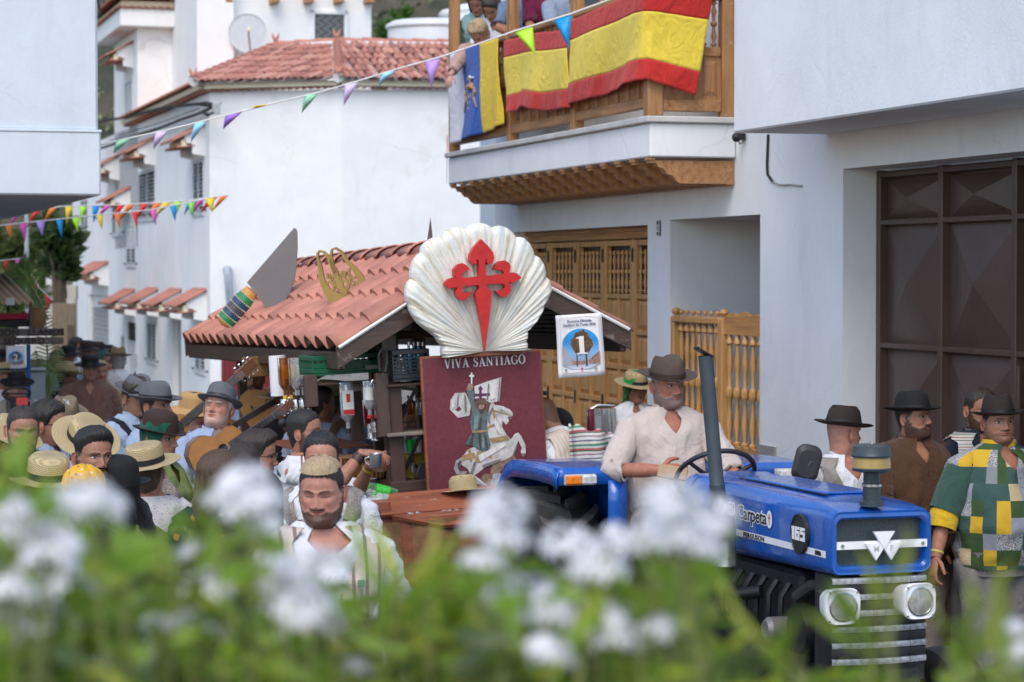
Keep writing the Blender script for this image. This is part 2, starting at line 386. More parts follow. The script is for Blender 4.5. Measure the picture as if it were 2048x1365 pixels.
for a, b in zip(edges, edges[1:]):
    if b < dx0+.05 or a > dx1: continue
    a = max(a, dx0+.002); bb = min(b, dx1-.002)
    mb = MB(); mb.mi = 0
    mb.box(a+.004, a+.075, yd-.02, yd+.04, -.25, 2.735, .006)
    if b <= dx1: mb.box(b-.075, b-.004, yd-.02, yd+.04, -.25, 2.735, .006)
    for z in [-.24+.31*i for i in range(9)]:
        mb.box(a+.075, min(b-.075, dx1), yd-.017, yd+.037, z-.022 if z > -.2 else -.25, z+.022, .005)
    mb.box(a+.075, min(b-.075, dx1), yd-.017, yd+.037, 2.68, 2.73, .005)
    cm = (a+b)/2
    if cm+.02 < dx1: mb.box(cm-.022, cm+.022, yd-.015, yd+.036, -.24, 2.24, .005)
    lfo = mb.build('door_leaf', PINE, BR)
    for i in range(8):
        zc = -.24+.31*i+.155
        for sx in (-1, 1):
            xc = cm+sx*(pw/2+.025)
            if a < xc-pw/2+.02 and xc+pw/2 < dx1+.02: link_mesh('raised_panel', panel_me, lfo, T(xc, yd+.02, zc))
    nb = 6
    for i in range(nb):
        xc = a+.075+(i+.5)*(b-a-.15)/nb
        if xc < dx1-.02: link_mesh('baluster', balD, lfo, T(xc, yd+.01, 2.27))
    for zz in (2.6, 1.3): MB().box(b-.012, b+.012, yd-.032, yd-.02, zz-.06, zz+.06, .004).build('hinge', BLACKM, lfo)
# --- gate
yg = .045; gp0, gp1 = hx(1352, yg), hx(1448, yg); gq1 = gx1-.01
GT = empty('gate', parent=BR)
mb = MB()
for x in (gp0, gp1): mb.box(x-.045, x+.045, yg-.04, yg+.05, -.3, 2.1, .008)
mb.box(gp0, gp1, yg-.045, yg+.055, 2.05, 2.105, .01); mb.box(gp0, gp1, yg-.02, yg+.03, 1.06, 1.14, .006); mb.box(gp0+.045, gp1-.045, yg, yg+.02, -.3, 1.06)
mb.build('gate_frame', PINE, GT)
mb = MB(); mb.box(gp1+.046, gq1, yg-.02, yg+.03, -.3, 1.15, .006); mb.build('kick_board', PINEX, GT); mb = MB()
n_ = 24; top = [(gp1+.046+(gq1-gp1-.046)*i/n_, 2.10+.035*abs(math.sin(i/n_*PI*3))+.02*math.sin(i/n_*PI)) for i in range(n_+1)]
mb.M = T(0, yg-.018, 0); mb.prism([(gp1+.046, 1.98), (gq1, 1.98)]+top[::-1], .035); mb.M = Matrix(); mb.build('gate_board', PINEX, GT)
gb = lathe_mesh('gate_baluster', balprof(.93, .028), PINE, 12)
for i in range(7): link_mesh('baluster', gb, GT, T(gp0+(i+1)*(gp1-gp0)/8, yg, 1.13))
for i in range(5): link_mesh('baluster', gb, GT, T(gp1+.046+(i+.5)*(gq1-gp1-.046)/5, yg, 1.1) @ S(1, 1, .95))
fin = lathe_mesh('finial', [(0, 0), (.5, 0), (.5, .1), (.3, .15), (.3, .3), (.8, .55), (1, .9), (.8, 1.3), (.35, 1.5), (0, 1.55)], PINE, 14)
for x in (gp0, gp1): link_mesh('finial', fin, GT, T(x, yg, 2.1) @ S(.036, .036, .045))
for i in range(7): link_mesh('finial', fin, GT, T(gp0+(i+1)*(gp1-gp0)/8, yg, 2.104) @ S(.021, .021, .033))
# --- brown metal door with pyramid panels
BRN = mat('brown_metal', (.085, .052, .042), .38, metal=.0, var=.18, vs=2, bump=.25, bs=12, bd=.01)
ym = .27; v0 = hx(1763, ym); v1 = hx(1887, ym); v2 = hx(2035, ym); xs_ = [v0, v1, v2, v2+(v2-v1), mx1]
MD = empty('metal_door', parent=BR); zt, z1_, z2_ = 3.12, zat(442, 15.6), zat(697, 15.5)
mb = MB()
mb.box(mx0+.01, mx1, ym+.06, ym+.08, -.4, 3.13)
for x in xs_: mb.box(x-.03, x+.03, ym-.03, ym+.04, -.4, 3.13, .006)
for z in (z1_, z2_, zt-.02, z2_-(z1_-z2_)): mb.box(v0, mx1, ym-.026, ym+.036, z-.018, z+.018, .005)
mb.build('door_frame', BRN, MD)
zr = [-.3, z2_-(z1_-z2_), z2_, z1_, zt-.04]
for a, b in zip(xs_, xs_[1:]):
    for c, e in zip(zr, zr[1:]):
        a1, b1, c1, e1 = a+.03, b-.03, c+.018, e-.018
        MB().add([(a1, ym+.03, c1), (b1, ym+.03, c1), (b1, ym+.03, e1), (a1, ym+.03, e1), ((a1+b1)/2, ym-.045, (c1+e1)/2)], [(0, 1, 4), (1, 2, 4), (2, 3, 4), (3, 0, 4)]).build('pyramid_panel', BRN, MD, ang=5)
MB().box(v2+.05, v2+.09, ym-.04, ym-.02, -.3, z2_-.07, .004).build('wicket_frame', BRN, MD)
# --- number plate, camera, cable
NP = empty('number_plate', parent=BR); xn, _, zn = FR.pt(1319, 457, 0)
MB().box(xn-.036, xn+.036, -.015, -.001, zn-.062, zn+.062, .004).build('plate', mat('dark_green_enamel', (.02, .05, .06), .3, var=.05), NP)
mb = MB(); 
for a in ((-.034, .034, .056, .060), (-.034, .034, -.060, -.056), (-.034, -.030, -.056, .056), (.030, .034, -.056, .056)): mb.box(xn+a[0], xn+a[1], -.0185, -.015, zn+a[2], zn+a[3])
text_mesh(mb, '12', .095, T(xn, -.0185, zn-.033) @ S(.62, 1, 1), bold=.001); mb.build('digits', WHITEP, NP)
xc, _, zc = FR.pt(1477, 276, -.05); SCm = empty('security_camera', parent=BR)
mb = MB(); mb.M = T(xc, -.05, zc); mb.ell((0, -.02, 0), (.035, .035, .035)); mb.lathe([(.0, 0), (.03, 0), (.03, .05), (0, .05)], 14, 0, .02, -.02); mb.M = Matrix(); mb.build('camera_dome', BLKPL, SCm)
MB().tube([(xc-.10, -.03, zc+.10), (xc-.06, -.03, zc+.085), (xc-.02, -.04, zc+.04), (xc, -.045, zc)], .006, 6).build('cable', BLKPL, SCm)
MB().tube([(xc, -.05, zc-.02), (xc+.01, -.05, zc-.05), (xc+.04, -.04, zc-.04), (xc+.05, -.02, zc-.0)], .004, 6).build('cable', BLKPL, SCm)
ca = [FR.pt(px, py, -.012) for px, py in ((1535, 270), (1533, 330), (1534, 350), (1545, 365), (1560, 371), (1580, 370), (1602, 373))]
MB().tube(ca[:4], .010, 8).build('wall_cable', BLKPL, BR); MB().tube(ca[3:], .007, 8).build('cable_end', mat('grey_cable', (.35, .33, .3), .6), BR)
# ================================================================ balcony
BC = empty('balcony', parent=None, M=FR.M, label='carved wooden balcony with flags over its rail on the white house', cat='balcony')
yb = -.68; bx0, bx1 = hx(897, yb), hx(1300, yb); wx = .0
mb = MB(); mb.box(bx0, bx1, yb, -.004, 3.30, 3.55, .01); mb.build('slab', WALL, BC)
MB().box(bx0-.03, bx1+.035, yb-.035, -.004, 3.553, 3.60, .008).build('slab_cap', mat('stone_cap', (.55, .54, .52), .8, var=.12, bump=.3), BC)
nb = 17; bl = []
prof = [(0, .17), (0, .15), (.045, .15), (.06, .12), (.10, .11), (.13, .07), (.17, .06), (.20, .02), (.235, 0), (.66, 0), (.66, .17)]
mbc = MB(); mbc.M = R(90, 'Z'); mbc.M = Matrix(((0, 1, 0, -.045), (1, 0, 0, 0), (0, 0, 1, 0), (0, 0, 0, 1))); mbc.prism([(a, b) for a, b in prof], .09); mbc.M = Matrix(); mbc.box(-.06, .06, -.01, .03, .171, .19)
corb = mbc.mesh('corbel_beam', OAK, 30)
for i in range(nb): link_mesh('corbel_beam', corb, BC, T(bx0+.08+(bx1-bx0-.16)*i/(nb-1), yb+.015, 3.108))
MB().box(bx0+.03, bx1-.03, -.06, -.006, 3.10, 3.13, .004).build('ledger_strip', OAK, BC)
def post(x, y, w, z0, z1, nm='post'): return MB().box(x-w/2, x+w/2, y-w/2, y+w/2, z0, z1, .008).build(nm, OAKZ, BC)
pf = yb+.045; zr_ = 4.50
px_ = [bx0+.06, hx(1026, pf), hx(1154, pf), bx1-.06]
for i, x in enumerate(px_): post(x, pf, .095 if i != 3 else .12, 3.601, 6.2 if i < 3 else 5.2)
post(bx1-.055, -.06, .10, 3.601, 5.2)
for a, b in zip(px_, px_[1:]):
    MB().box(a+.05, b-.05, pf-.035, pf+.035, 3.67, 3.745, .008).build('bottom_rail', OAK, BC)
    MB().box(a+.05, b-.05, pf-.03, pf+.03, 4.09, 4.15, .008).build('middle_rail', OAK, BC)
    MB().box(a+.048, b-.048, pf-.055, pf+.055, zr_, zr_+.06, .012).build('handrail', OAK, BC)
    n_ = max(3, int((b-a)/.24)); w = (b-a-.1)/n_
    for i in range(n_):
        c = a+.05+w*(i+.5)
        if i: MB().box(c-w/2-.022, c-w/2+.022, pf-.022, pf+.022, 3.745, 4.09, .004).build('stile', OAKZ, BC)
        mb = MB(); mb.box(c-w/2, c+w/2, pf+.002, pf+.014, 3.745, 4.09); mb.add(*frustum(c-w/2+.035, c+w/2-.035, 3.775, 4.06, pf+.001, .016, .03)); mb.build('carved_panel', OAKZ, BC, ang=20)
bb_ = lathe_mesh('rail_baluster', balprof(.35, .022), OAKZ, 10)
for a, b in zip(px_, px_[1:]):
    for i in range(int((b-a)/.13)): link_mesh('baluster', bb_, BC, T(a+.1+.13*i, pf, 4.15))
xs2 = bx1-.06
MB().box(xs2-.035, xs2+.035, pf+.06, -.11, 3.64, 3.73, .008).build('bottom_rail', OAK, BC); MB().box(xs2-.03, xs2+.03, pf+.06, -.11, 4.05, 4.12, .008).build('middle_rail', OAK, BC)
MB().box(xs2-.05, xs2+.05, pf+.06, -.11, 4.47, 4.53, .01).build('handrail', OAK, BC)
for k, (a, b) in enumerate(((pf+.06, -.33), (-.28, -.11))):
    mb = MB(); mb.box(xs2-.01, xs2+.012, a, b, 3.73, 4.05)
    mb.M = Matrix(((0, -1, 0, xs2+.012), (1, 0, 0, 0), (0, 0, 1, 0), (0, 0, 0, 1))); mb.add(*frustum(a+.03, b-.03, 3.76, 4.02, -.001, .014, .03)); mb.M = Matrix(); mb.build('carved_panel', OAKZ, BC, ang=20)
MB().box(xs2-.025, xs2+.025, -.33, -.28, 3.73, 4.05, .004).build('stile', OAKZ, BC)
for y in (-.5, -.42, -.34, -.24, -.16): link_mesh('baluster', bb_, BC, T(xs2, y, 4.12))
# flags on the rail
def fold(u, v, s): return .016*math.sin(u*13+s+v*1.5)+.007*math.sin(u*31+v*4+s*2)*v+.014*math.sin(u*6+v*5+s)+.002*math.sin(u*60+v*17)
def flag(name, top, bot, cuts, mats, cuts_v, label, seed, nu=70, nv=34, amp=1.):
    """top / bottom edges: lists of (x, y, z) in the balcony's frame; bands split along u or v"""
    def along(L, t):
        d = [0]
        for p, q in zip(L, L[1:]): d.append(d[-1]+(Vector(q)-Vector(p)).length)
        t *= d[-1]; i = max(k for k in range(len(L)-1) if d[k] <= t+1e-9); f = (t-d[i])/(d[i+1]-d[i]); return Vector(L[i]).lerp(Vector(L[i+1]), f)
    A = np.zeros((nu+1, nv+1, 3))
    for i in range(nu+1):
        u = i/nu; a = along(top, u); b = along(bot, u); e = .001
        tg = (along(top, min(1, u+.02))-along(top, max(0, u-.02))); nrm = Vector((tg.y, -tg.x, 0)).normalized()
        for j in range(nv+1):
            v = j/nv; p = a.lerp(b, v)+nrm*(.02+.012*v+amp*fold(u, v, seed)*(.3+v)); A[i, j] = p
    root = empty(name, FR.M, label=label, cat='flag')
    n_ = nu if not cuts_v else nv
    for (c0, c1, m, nm) in cuts:
        a0, a1 = round(c0*n_), round(c1*n_); B = A[a0:a1+1] if not cuts_v else A[:, a0:a1+1]
        o = MB().grid(B).build(nm, m, root, ang=180); md = o.modifiers.new('thickness', 'SOLIDIFY'); md.thickness = .002
    return root, A
RED = fabric('flag_red', (.52, .03, .025), .06); YEL = fabric('flag_yellow', (.80, .62, .07), .05)
YEL2 = fabric('flag_golden', (.82, .56, .02), .05); BLU = fabric('flag_blue', (.02, .10, .42), .06); WHF = fabric('flag_white', (.74, .74, .80), .04)
yf = yb-.03
def fp(px, py, y=yf): return FR.pt(px, py, y)
sp = [(0, .25, RED, 'red_stripe'), (.25, .75, YEL, 'yellow_stripe'), (.75, 1, RED, 'red_stripe')]
flag('spanish_flag', [fp(1014, 84), fp(1075, 68), fp(1142, 62)], [fp(1019, 229), fp(1055, 214), fp(1090, 224), fp(1146, 216)], sp, None, True, 'smaller red and yellow striped flag hanging at the middle of the balcony', 1)
xr = bx1+.04
def sidept(px, py):
    d = (px-1024)/F; best = None
    t = (FR.o+FR.ex*xr).x; o_ = FR.o+FR.ex*xr; det = d*(-FR.ey.y)+FR.ey.x; tt = (o_.x*(-FR.ey.y)+FR.ey.x*o_.y)/det
    yl = (Vector((d*tt, tt, 0))-o_).dot(FR.ey); return (xr, yl, zat(py, tt))
flag('spanish_flag', [fp(1142, 44), fp(1215, 14), fp(1278, -14), (xr, yf, zat(-16, 17.8)), sidept(1424, -4)], [fp(1140, 211), fp(1180, 200), fp(1240, 180), (xr-.02, yf-.03, zat(160, 17.8)), sidept(1388, 192)], sp, None, True, 'large red and yellow striped flag wrapped round the balcony corner', 4, nu=110)
cf, CA = flag('canary_flag', [fp(906, 112), fp(955, 92), fp(1002, 78)], [fp(905, 290), fp(960, 272), fp(1013, 249)], [(0, .26, WHF, 'white_stripe'), (.26, .61, BLU, 'blue_stripe'), (.61, 1, YEL2, 'yellow_stripe')], None, False, 'white, blue and yellow flag with a coat of arms at the balcony end', 7)
# coat of arms: crown, two supporting dogs, seven islands, ribbon
def cpt(u, v):
    i = min(70, max(0, round(u*70))); j = min(34, max(0, round(v*34))); p = CA[i, j]; return (p[0], p[1]-.012, p[2])
W3 = mat('emblem_white', (.75, .75, .75), .8)
def dot(mb, u, v, r, k=6, sz=1.):
    c = cpt(u, v); mb.add([(c[0]+r*math.cos(2*PI*i/k+PI/2), c[1]-.002, c[2]+sz*r*math.sin(2*PI*i/k+PI/2)) for i in range(k)], [tuple(range(k))])
for u, v in ((.42, .52), (.46, .52), (.41, .57), (.465, .57), (.405, .62), (.46, .62), (.435, .67)): mb = MB(); dot(mb, u, v, .017, 3); mb.build('island_shield', W3, cf, ang=0)
mb = MB(); mb.tube([cpt(.38, .36), cpt(.42, .33), cpt(.46, .34), cpt(.50, .36)], .010, 6); mb.build('motto_ribbon', W3, cf)
mb = MB(); mb.tube([cpt(.40, .43), cpt(.44, .44), cpt(.48, .43)], .028, 8); dot(mb, .44, .39, .03, 8); mb.build('crown', mat('emblem_gold', (.6, .35, .12), .6), cf)
mb = MB()
for s in (-1, 1): mb = MB(); mb.tube([cpt(.44+s*.10, .47), cpt(.44+s*.115, .53), cpt(.44+s*.10, .60), cpt(.44+s*.14, .70)], [.012, .02, .016, .006], 7); mb.build('emblem_dog', mat('emblem_brown', (.30, .20, .13), .7), cf)
mb = MB(); mb.add([(bx0-.02, yf+.02, 3.78), (bx0-.03, yf+.02, 3.3), (bx0+.02, yf+.015, 3.75)], [(0, 1, 2)]); o = mb.build('red_pennant', RED, M=FR.M, label='sliver of red pennant hanging at the left end of the balcony', cat='pennant'); md = o.modifiers.new('thickness', 'SOLIDIFY'); md.thickness = .003
# ================================================================ middle white house with tiled roof
K = 45/38
B2 = empty('corner_house', label='white corner house with pink tiled hip roof and shuttered windows', cat='house')
F2 = Frame(420, 38*K)      # street facade: local y = 0, x = 0 at the corner, x < 0 further away
MI = F2.M
C0 = Vector(P(420, 0, 38*K)); C1 = Vector(P(683, 0, 37.3*K)); C2 = Vector(P(960, 0, 37.7*K)); 
for c in (C0, C1, C2): c.z = 0
ZE = zat(187, 38*K)
hx2 = F2.hx
xfar = hx2(146)
mb = MB(); mb.M = MI; H2 = []
doorx = (hx2(254), hx2(271)); gar = (hx2(177), hx2(217)); rec = (hx2(345), hx2(362))
zdt = F2.pt(262, 645)[2]; zgt = F2.pt(197, 590)[2]; zrt = F2.pt(354, 642)[2]
wins = [(388, 409, 322, 428), (279, 312, 343, 440), (226, 247, 385, 470), (163, 177, 400, 476), (254, 272, 452, 532), (295, 313, 645, 725), (391, 411, 655, 745)]
WR = []
for a, b, t, bo in wins:
    x0, x1 = hx2(a), hx2(b); D = F2.hit((a+b)/2)[1]; WR.append((x0, x1, zat(bo, D), zat(t, D)))
wall_holes(mb, xfar, 0, -1.5, ZE, WR+[(doorx[0], doorx[1], -1.2, zdt), (gar[0], gar[1], -1.2, zgt), (rec[0], rec[1], -1.2, zrt)], 0, .15)
mb.M = Matrix()
for a, b in ((C0, C1), (C1, C2)):
    mb.add([(a.x, a.y, -1.5), (b.x, b.y, -1.5), (b.x, b.y, ZE), (a.x, a.y, ZE)], [(0, 1, 2, 3)])
far = MI @ Vector((xfar, 0, 0)); bk = MI @ Vector((xfar, 6, 0))
mb.add([(far.x, far.y, -1.5), (bk.x, bk.y, -1.5), (bk.x, bk.y, ZE), (far.x, far.y, ZE)], [(3, 2, 1, 0)])
mb.add([(C2.x, C2.y, -1.5), (bk.x+8, bk.y, -1.5), (bk.x+8, bk.y, ZE), (C2.x, C2.y, ZE)], [(3, 2, 1, 0)])
mb.M = MI
for a in (doorx, gar, rec): mb.box(a[0]-.1, a[1]+.1, .16, .2, -1.3, zgt+.3)
mb.M = Matrix()
mb.build('wall', WALLC, B2, ang=10)
# windows with louvred shutters
LOUV = mat('pale_shutter', (.55, .58, .60), .5, var=.05); DGL = mat('dark_glass', (.02, .025, .025), .15, var=.1)
def shutter_window(x0, x1, z0, z1, opened=False):
    w = empty('window', parent=B2); w.matrix_world = MI @ T((x0+x1)/2, 0, (z0+z1)/2); hw, hh = (x1-x0)/2, (z1-z0)/2
    mb = MB(); mb.box(-hw+.001, hw-.001, .10, .13, -hh, hh); mb.build('pane', DGL, w)
    mb = MB(); t = .05
    mb.box(-hw-.04, hw+.04, -.03, -.001, -hh-.05, -hh, .004); mb.box(-hw, hw, -.015, .02, hh-.05, hh+.02); mb.build('sill', LOUV, w)
    for s in (-1, 1):
        mb = MB(); c0, c1 = (-hw+.01, -.01) if s < 0 else (.01, hw-.01); L = c1-c0
        mb.box(c0, c0+t*.8, -.02, .015, -hh, hh); mb.box(c1-t*.8, c1, -.02, .015, -hh, hh); mb.box(c0, c1, -.02, .015, -hh, -hh+t); mb.box(c0, c1, -.02, .015, hh-t, hh)
        n_ = int((2*hh-.1)/.075)
        for i in range(n_):
            z = -hh+.06+i*(2*hh-.12)/n_; mb.add([(c0+t*.8, -.018, z), (c1-t*.8, -.018, z), (c1-t*.8, .01, z+.034), (c0+t*.8, .01, z+.034)], [(0, 1, 2, 3), (3, 2, 1, 0)])
        o = mb.build('shutter', LOUV, w)
        if opened: o.matrix_local = T((-hw if s < 0 else hw), -.02, 0) @ R(-100*s*-1 if s < 0 else -100) @ T((hw if s < 0 else -hw), 0, 0)
    for s in (-1, 1): MB().box(s*(hw+.25)-.015, s*(hw+.25)+.015, -.03, -.001, -hh+.02, -hh+.07).build('shutter_stay', BLACKM, w)
for i, r in enumerate(WR): shutter_window(*r, opened=False)
def B2part(nm, f, m, ang=30, loc=True):
    mb = MB(); mb.M = MI if loc else Matrix(); f(mb); return mb.build(nm, m, B2, ang=ang)
B2part('house_door', lambda mb: (mb.box(doorx[0]+.03, doorx[1]-.03, .08, .12, -1.2, zdt-.45, .01), mb.box(doorx[0]+.1, doorx[1]-.1, .06, .08, -.6, zdt-.6, .01)), mat('white_door', (.62, .66, .68), .4, var=.05))
B2part('transom_grille', lambda mb: [mb.box(doorx[0]+.02, doorx[1]-.02, .05, .07, zdt-.42+i*.1, zdt-.40+i*.1) for i in range(5)]+[mb.box(doorx[0]+(doorx[1]-doorx[0])*i/5, doorx[0]+(doorx[1]-doorx[0])*i/5+.02, .045, .075, zdt-.42, zdt) for i in range(6)], BLACKM)
B2part('garage_shutter', lambda mb: [mb.box(gar[0], gar[1], .10, .13, -1.2+i*.12, -1.09+i*.12, .02) for i in range(int((zgt+1.0)/.12))], mat('grey_shutter', (.42, .42, .42), .5))
B2part('recess_door', lambda mb: mb.box(rec[0], rec[1], .12, .15, -1.2, zrt), mat('grey_door', (.38, .38, .38), .6))
for q_ in ((doorx[0]-.75, doorx[0]-.5, .95), (doorx[1]+.2, doorx[1]+.3, .6)): B2part('intercom', lambda mb: mb.box(q_[0], q_[1], -.05, -.002, .3, q_[2], .01), mat('grey_box', (.4, .42, .42), .5))
# little tiled canopies on white brackets
def canopy(pxr, yt, w, d=.62, h=.42, big=1.):
    """pxr: pixel of the near end on the facade; yt: top edge there"""
    x, D = F2.hit(pxr); z = zat(yt, D); c = empty('canopy', parent=B2); c.matrix_world = MI @ T(x, 0, z)
    for s in (0, -w):
        mb = MB(); mb.M = Matrix(((0, 1, 0, s-.06), (-1, 0, 0, 0), (0, 0, 1, 0), (0, 0, 0, 1)))
        mb.prism([(0, 0), (d*.62, -h*.42), (d*.62, -h*.75), (d*.38, -h*.8), (d*.38, -h*1.25), (0, -h*1.35)], .06); mb.build('bracket', WALLC, c)
    MB().box(-w-.02, -.0, -d*.72, -d*.55, -h*.95, -h*.62, .01).build('cornice', CREAM, c)
    nn = max(6, int(w/.12))*6; A = []
    for i in range(nn+1):
        u = i/nn; x_ = -w-.06+(w+.12)*u; k = .028*abs(math.sin(u*nn/6*PI)); A.append([(x_, y, z_+k) for y, z_ in ((0, .02), (-d*.5, -h*.36), (-d*1.0, -h*.74))])
    o = MB().grid(A).build('roof_tiles', TILE, c, ang=30, kind='stuff'); md = o.modifiers.new('thickness', 'SOLIDIFY'); md.thickness = .02
    A = []
    for i in range(nn+1):
        u = i/nn; x_ = -w+w*u; k = .03*abs(math.sin(u*nn/6*PI)); A.append([(x_, y, z_+k) for y, z_ in ((-d*.3, -h*.92), (-d*.86, -h*1.0))])
    o = MB().grid(A).build('lower_tiles', TILE, c, ang=30, kind='stuff'); md = o.modifiers.new('thickness', 'SOLIDIFY'); md.thickness = .02
for a in ((413, 583, 1.5), (363, 583, 1.5), (316, 581, 1.6), (270, 583, 1.8), (217, 527, 3.2), (411, 253, 1.5), (312, 279, 1.9), (240, 314, 2.0), (262, 378, 1.4)): canopy(*a)
# eaves: tile row, cream band, lower tile row
def eave(a, b, nrm, z, period=.135):
    a = Vector(a); b = Vector(b); L = (b-a).length; t = (b-a).normalized(); n_ = int(L/period)
    mb = MB(); q = [a+nrm*.0, b+nrm*.0, b+nrm*.20, a+nrm*.20]
    mb.add([(p.x, p.y, z+dz) for dz in (.06, .16) for p in q], [(0, 1, 2, 3), (7, 6, 5, 4), (3, 2, 6, 7), (0, 3, 7, 4), (1, 5, 6, 2)]); mb.build('cornice', CREAM, B2)
    mb = MB(); A = []
    for i in range(n_*6+1):
        u = i/(n_*6); p = a.lerp(b, u); k = .04*abs(math.sin(u*n_*PI)); A.append([(p.x, p.y, z+.02+k), (p.x+nrm.x*.14, p.y+nrm.y*.14, z+k)])
    o = mb.grid(A).build('eave_tiles', TILE, B2, kind='stuff'); md = o.modifiers.new('thickness', 'SOLIDIFY'); md.thickness = .015
def outn(a, b): t = (b-a).normalized(); return Vector((t.y, -t.x, 0))
n01 = outn(C0, C1); n12 = outn(C1, C2); ns = Vector((-V.x, -V.y, 0))
eave(C0, C1, n01, ZE); eave(C1, C2, n12, ZE)
TS = MI @ Vector((hx2(262), 0, 0)); eave(TS, C0, ns, ZE)
ZT = ZE+.17; T0 = P(553, 95, 41.5*K); T1 = P(675, 88, 40.8*K); T2 = P(975, 108, 41.2*K); zt_ = T0.z; T1.z = zt_; T2.z = zt_
def off(c, n, d=.3): return Vector((c.x+n.x*d, c.y+n.y*d, ZT))
E0 = off(C0, (n01+ns).normalized(), .36); E1 = off(C1, (n01+n12).normalized(), .3); E2 = off(C2, n12); E3 = off(TS, ns); T3 = Vector((TS.x+3, TS.y+.5, zt_))
# one arched tile, wider at the lower end, upside up
def tile_mesh(w, l, m, name='roof_tile'):
    A = []
    for j, (y, s) in enumerate(((0, 1), (l, .84))):
        A.append([(math.cos(a)*w/2*s, y, math.sin(a)*w*.36*s+(.018 if j == 0 else 0)) for a in np.linspace(0, PI, 8)])
    B = [[(x*.86, y, z*.84-.0) for x, y, z in r] for r in A]
    mb = MB(); mb.grid(A); mb.grid([r[::-1] for r in B]); n_ = 8
    mb.add(A[0]+B[0], [(i, i+1, n_+i+1, n_+i) for i in range(n_-1)]); return mb.mesh(name, m, 50)
TM = tile_mesh(.125, .33, TILE)
TMv = [TM]+[tile_mesh(.125, .33, mat('clay_tile_%s' % s, c, .75, var=.2, vs=3)) for s, c in (('pale', (.56, .28, .20)), ('dusky', (.33, .135, .10)))]
def slope(e0, e1, t0, t1, period=.132, rows=6, capped=True):
    o = MB().add([tuple(v-Vector((0, 0, .03))) for v in (e0, e1, t1, t0)], [(0, 1, 2, 3)]).build('roof_deck', MORTAR, B2)
    ex = (e1-e0).normalized(); nz = ex.cross(((t0+t1)/2-(e0+e1)/2)).normalized(); 
    if nz.z < 0: nz = -nz
    ey = nz.cross(ex); W_ = (e1-e0).length; H_ = ((t0+t1)/2-(e0+e1)/2).dot(ey); rl = (H_-.12)/rows
    l0 = (t0-e0).dot(ex)/((t0-e0).dot(ey)); l1 = (t1-e1).dot(ex)/((t1-e1).dot(ey))
    Mx = Matrix(((ex.x, ey.x, nz.x, e0.x), (ex.y, ey.y, nz.y, e0.y), (ex.z, ey.z, nz.z, e0.z), (0, 0, 0, 1)))
    for j in range(rows):
        y = -.05+j*rl
        for i in range(int(W_/period)+40):
            x = -20*period+period*(i+.5)
            if l0*y+.05 < x < W_+l1*y-.05 and l0*(y+rl)-.05 < x < W_+l1*(y+rl)+.05:
                link_mesh('roof_tile', TMv[random.choice((0, 0, 1, 2))], B2, Mx @ T(x+random.uniform(-.004, .004), y, .012) @ R(random.uniform(-3, 3)) @ S(1, rl*1.22/.33, 1))
def ridge(a, b, w=.2, l=.4):
    a = Vector(a); b = Vector(b); n_ = max(2, round((b-a).length/l)); t = (b-a).normalized(); sx = t.cross(Vector((0, 0, 1))).normalized(); nz = sx.cross(t)
    Mx = Matrix(((sx.x, t.x, nz.x, 0), (sx.y, t.y, nz.y, 0), (sx.z, t.z, nz.z, 0), (0, 0, 0, 1)))
    k = (b-a).length/n_
    for i in range(n_): link_mesh('ridge_tile', RM, B2, Matrix.Translation(a+t*k*i+Vector((0, 0, .03))) @ Mx @ S(1, k*1.12/.4, 1))
    MB().tube([a-Vector((0, 0, .01)), b-Vector((0, 0, .01))], .10, 8).build('ridge_mortar', MORTAR, B2)
RM = tile_mesh(.19, .4, TILE, 'ridge_tile')
slope(E0, E1, T0, T1); slope(E1, E2, T1, T2)
MB().add([E3, E0, T0, T3], [(0, 1, 2, 3)]).build('roof_deck', TILE, B2)
A = []; n_ = 160
for i in range(n_*3+1):
    u = i/(n_*3); p = E3.lerp(E0, u); q = T3.lerp(T0, u); k = .05*abs(math.sin(u*n_/1.2)); q = p.lerp(q, .12); A.append([(p.x, p.y, p.z+k), (q.x, q.y, q.z+k)])
o = MB().grid(A).build('side_tiles', TILE, B2, kind='stuff'); md = o.modifiers.new('thickness', 'SOLIDIFY'); md.thickness = .02
ridge(E0+Vector((0, 0, .03)), T0); ridge(E1+Vector((0, 0, .03)), T1); ridge(T0, T1, l=.45); ridge(T1, T2, l=.5)
for p in (E0, T0, E1, T1):
    mb = MB(); mb.M = Matrix.Translation(p+Vector((0, 0, .12)))
    for s in (-1, 1): mb.tube([(0, -.05, 0), (s*.05, -.05, .07), (s*.07, -.05, .16)], [.045, .03, .004], 6)
    mb.build('ridge_horn', TILE, B2)
# upper floor, tower, window, dish
def vbox(mb, pxl, pxr, D, y0, z0, z1, dep, c=0.01):
    """block whose front is square to the street: left-front corner at (pxl, D)"""
    f = Frame(pxl, D); M_ = f.M; # front along ey
    x, y = 0, 0; d = (pxr-1024)/F; o_ = f.o; det = d*(-V.y)+V.x; tt = (o_.x*(-V.y)+V.x*o_.y)/det; wid = (Vector((d*tt, tt, 0))-o_).dot(V)
    k = mb.M; mb.M = M_; mb.box(-dep, 0, 0, wid, z0, z1, c); mb.M = k; return M_, wid
mb = MB(); Dt = F2.hit(277)[1]; zsl = zat(58, Dt)
Mt, wt = vbox(mb, 277, 402, Dt, 0, 3, zsl, 4.2); mb.build('tower_wall', WALLC, B2)
mb = MB(); mb.M = Mt; mb.box(-4.6, .35, -.42, wt+.0, zsl, zsl+.40, .02); mb.build('tower_slab', WALLC, B2)
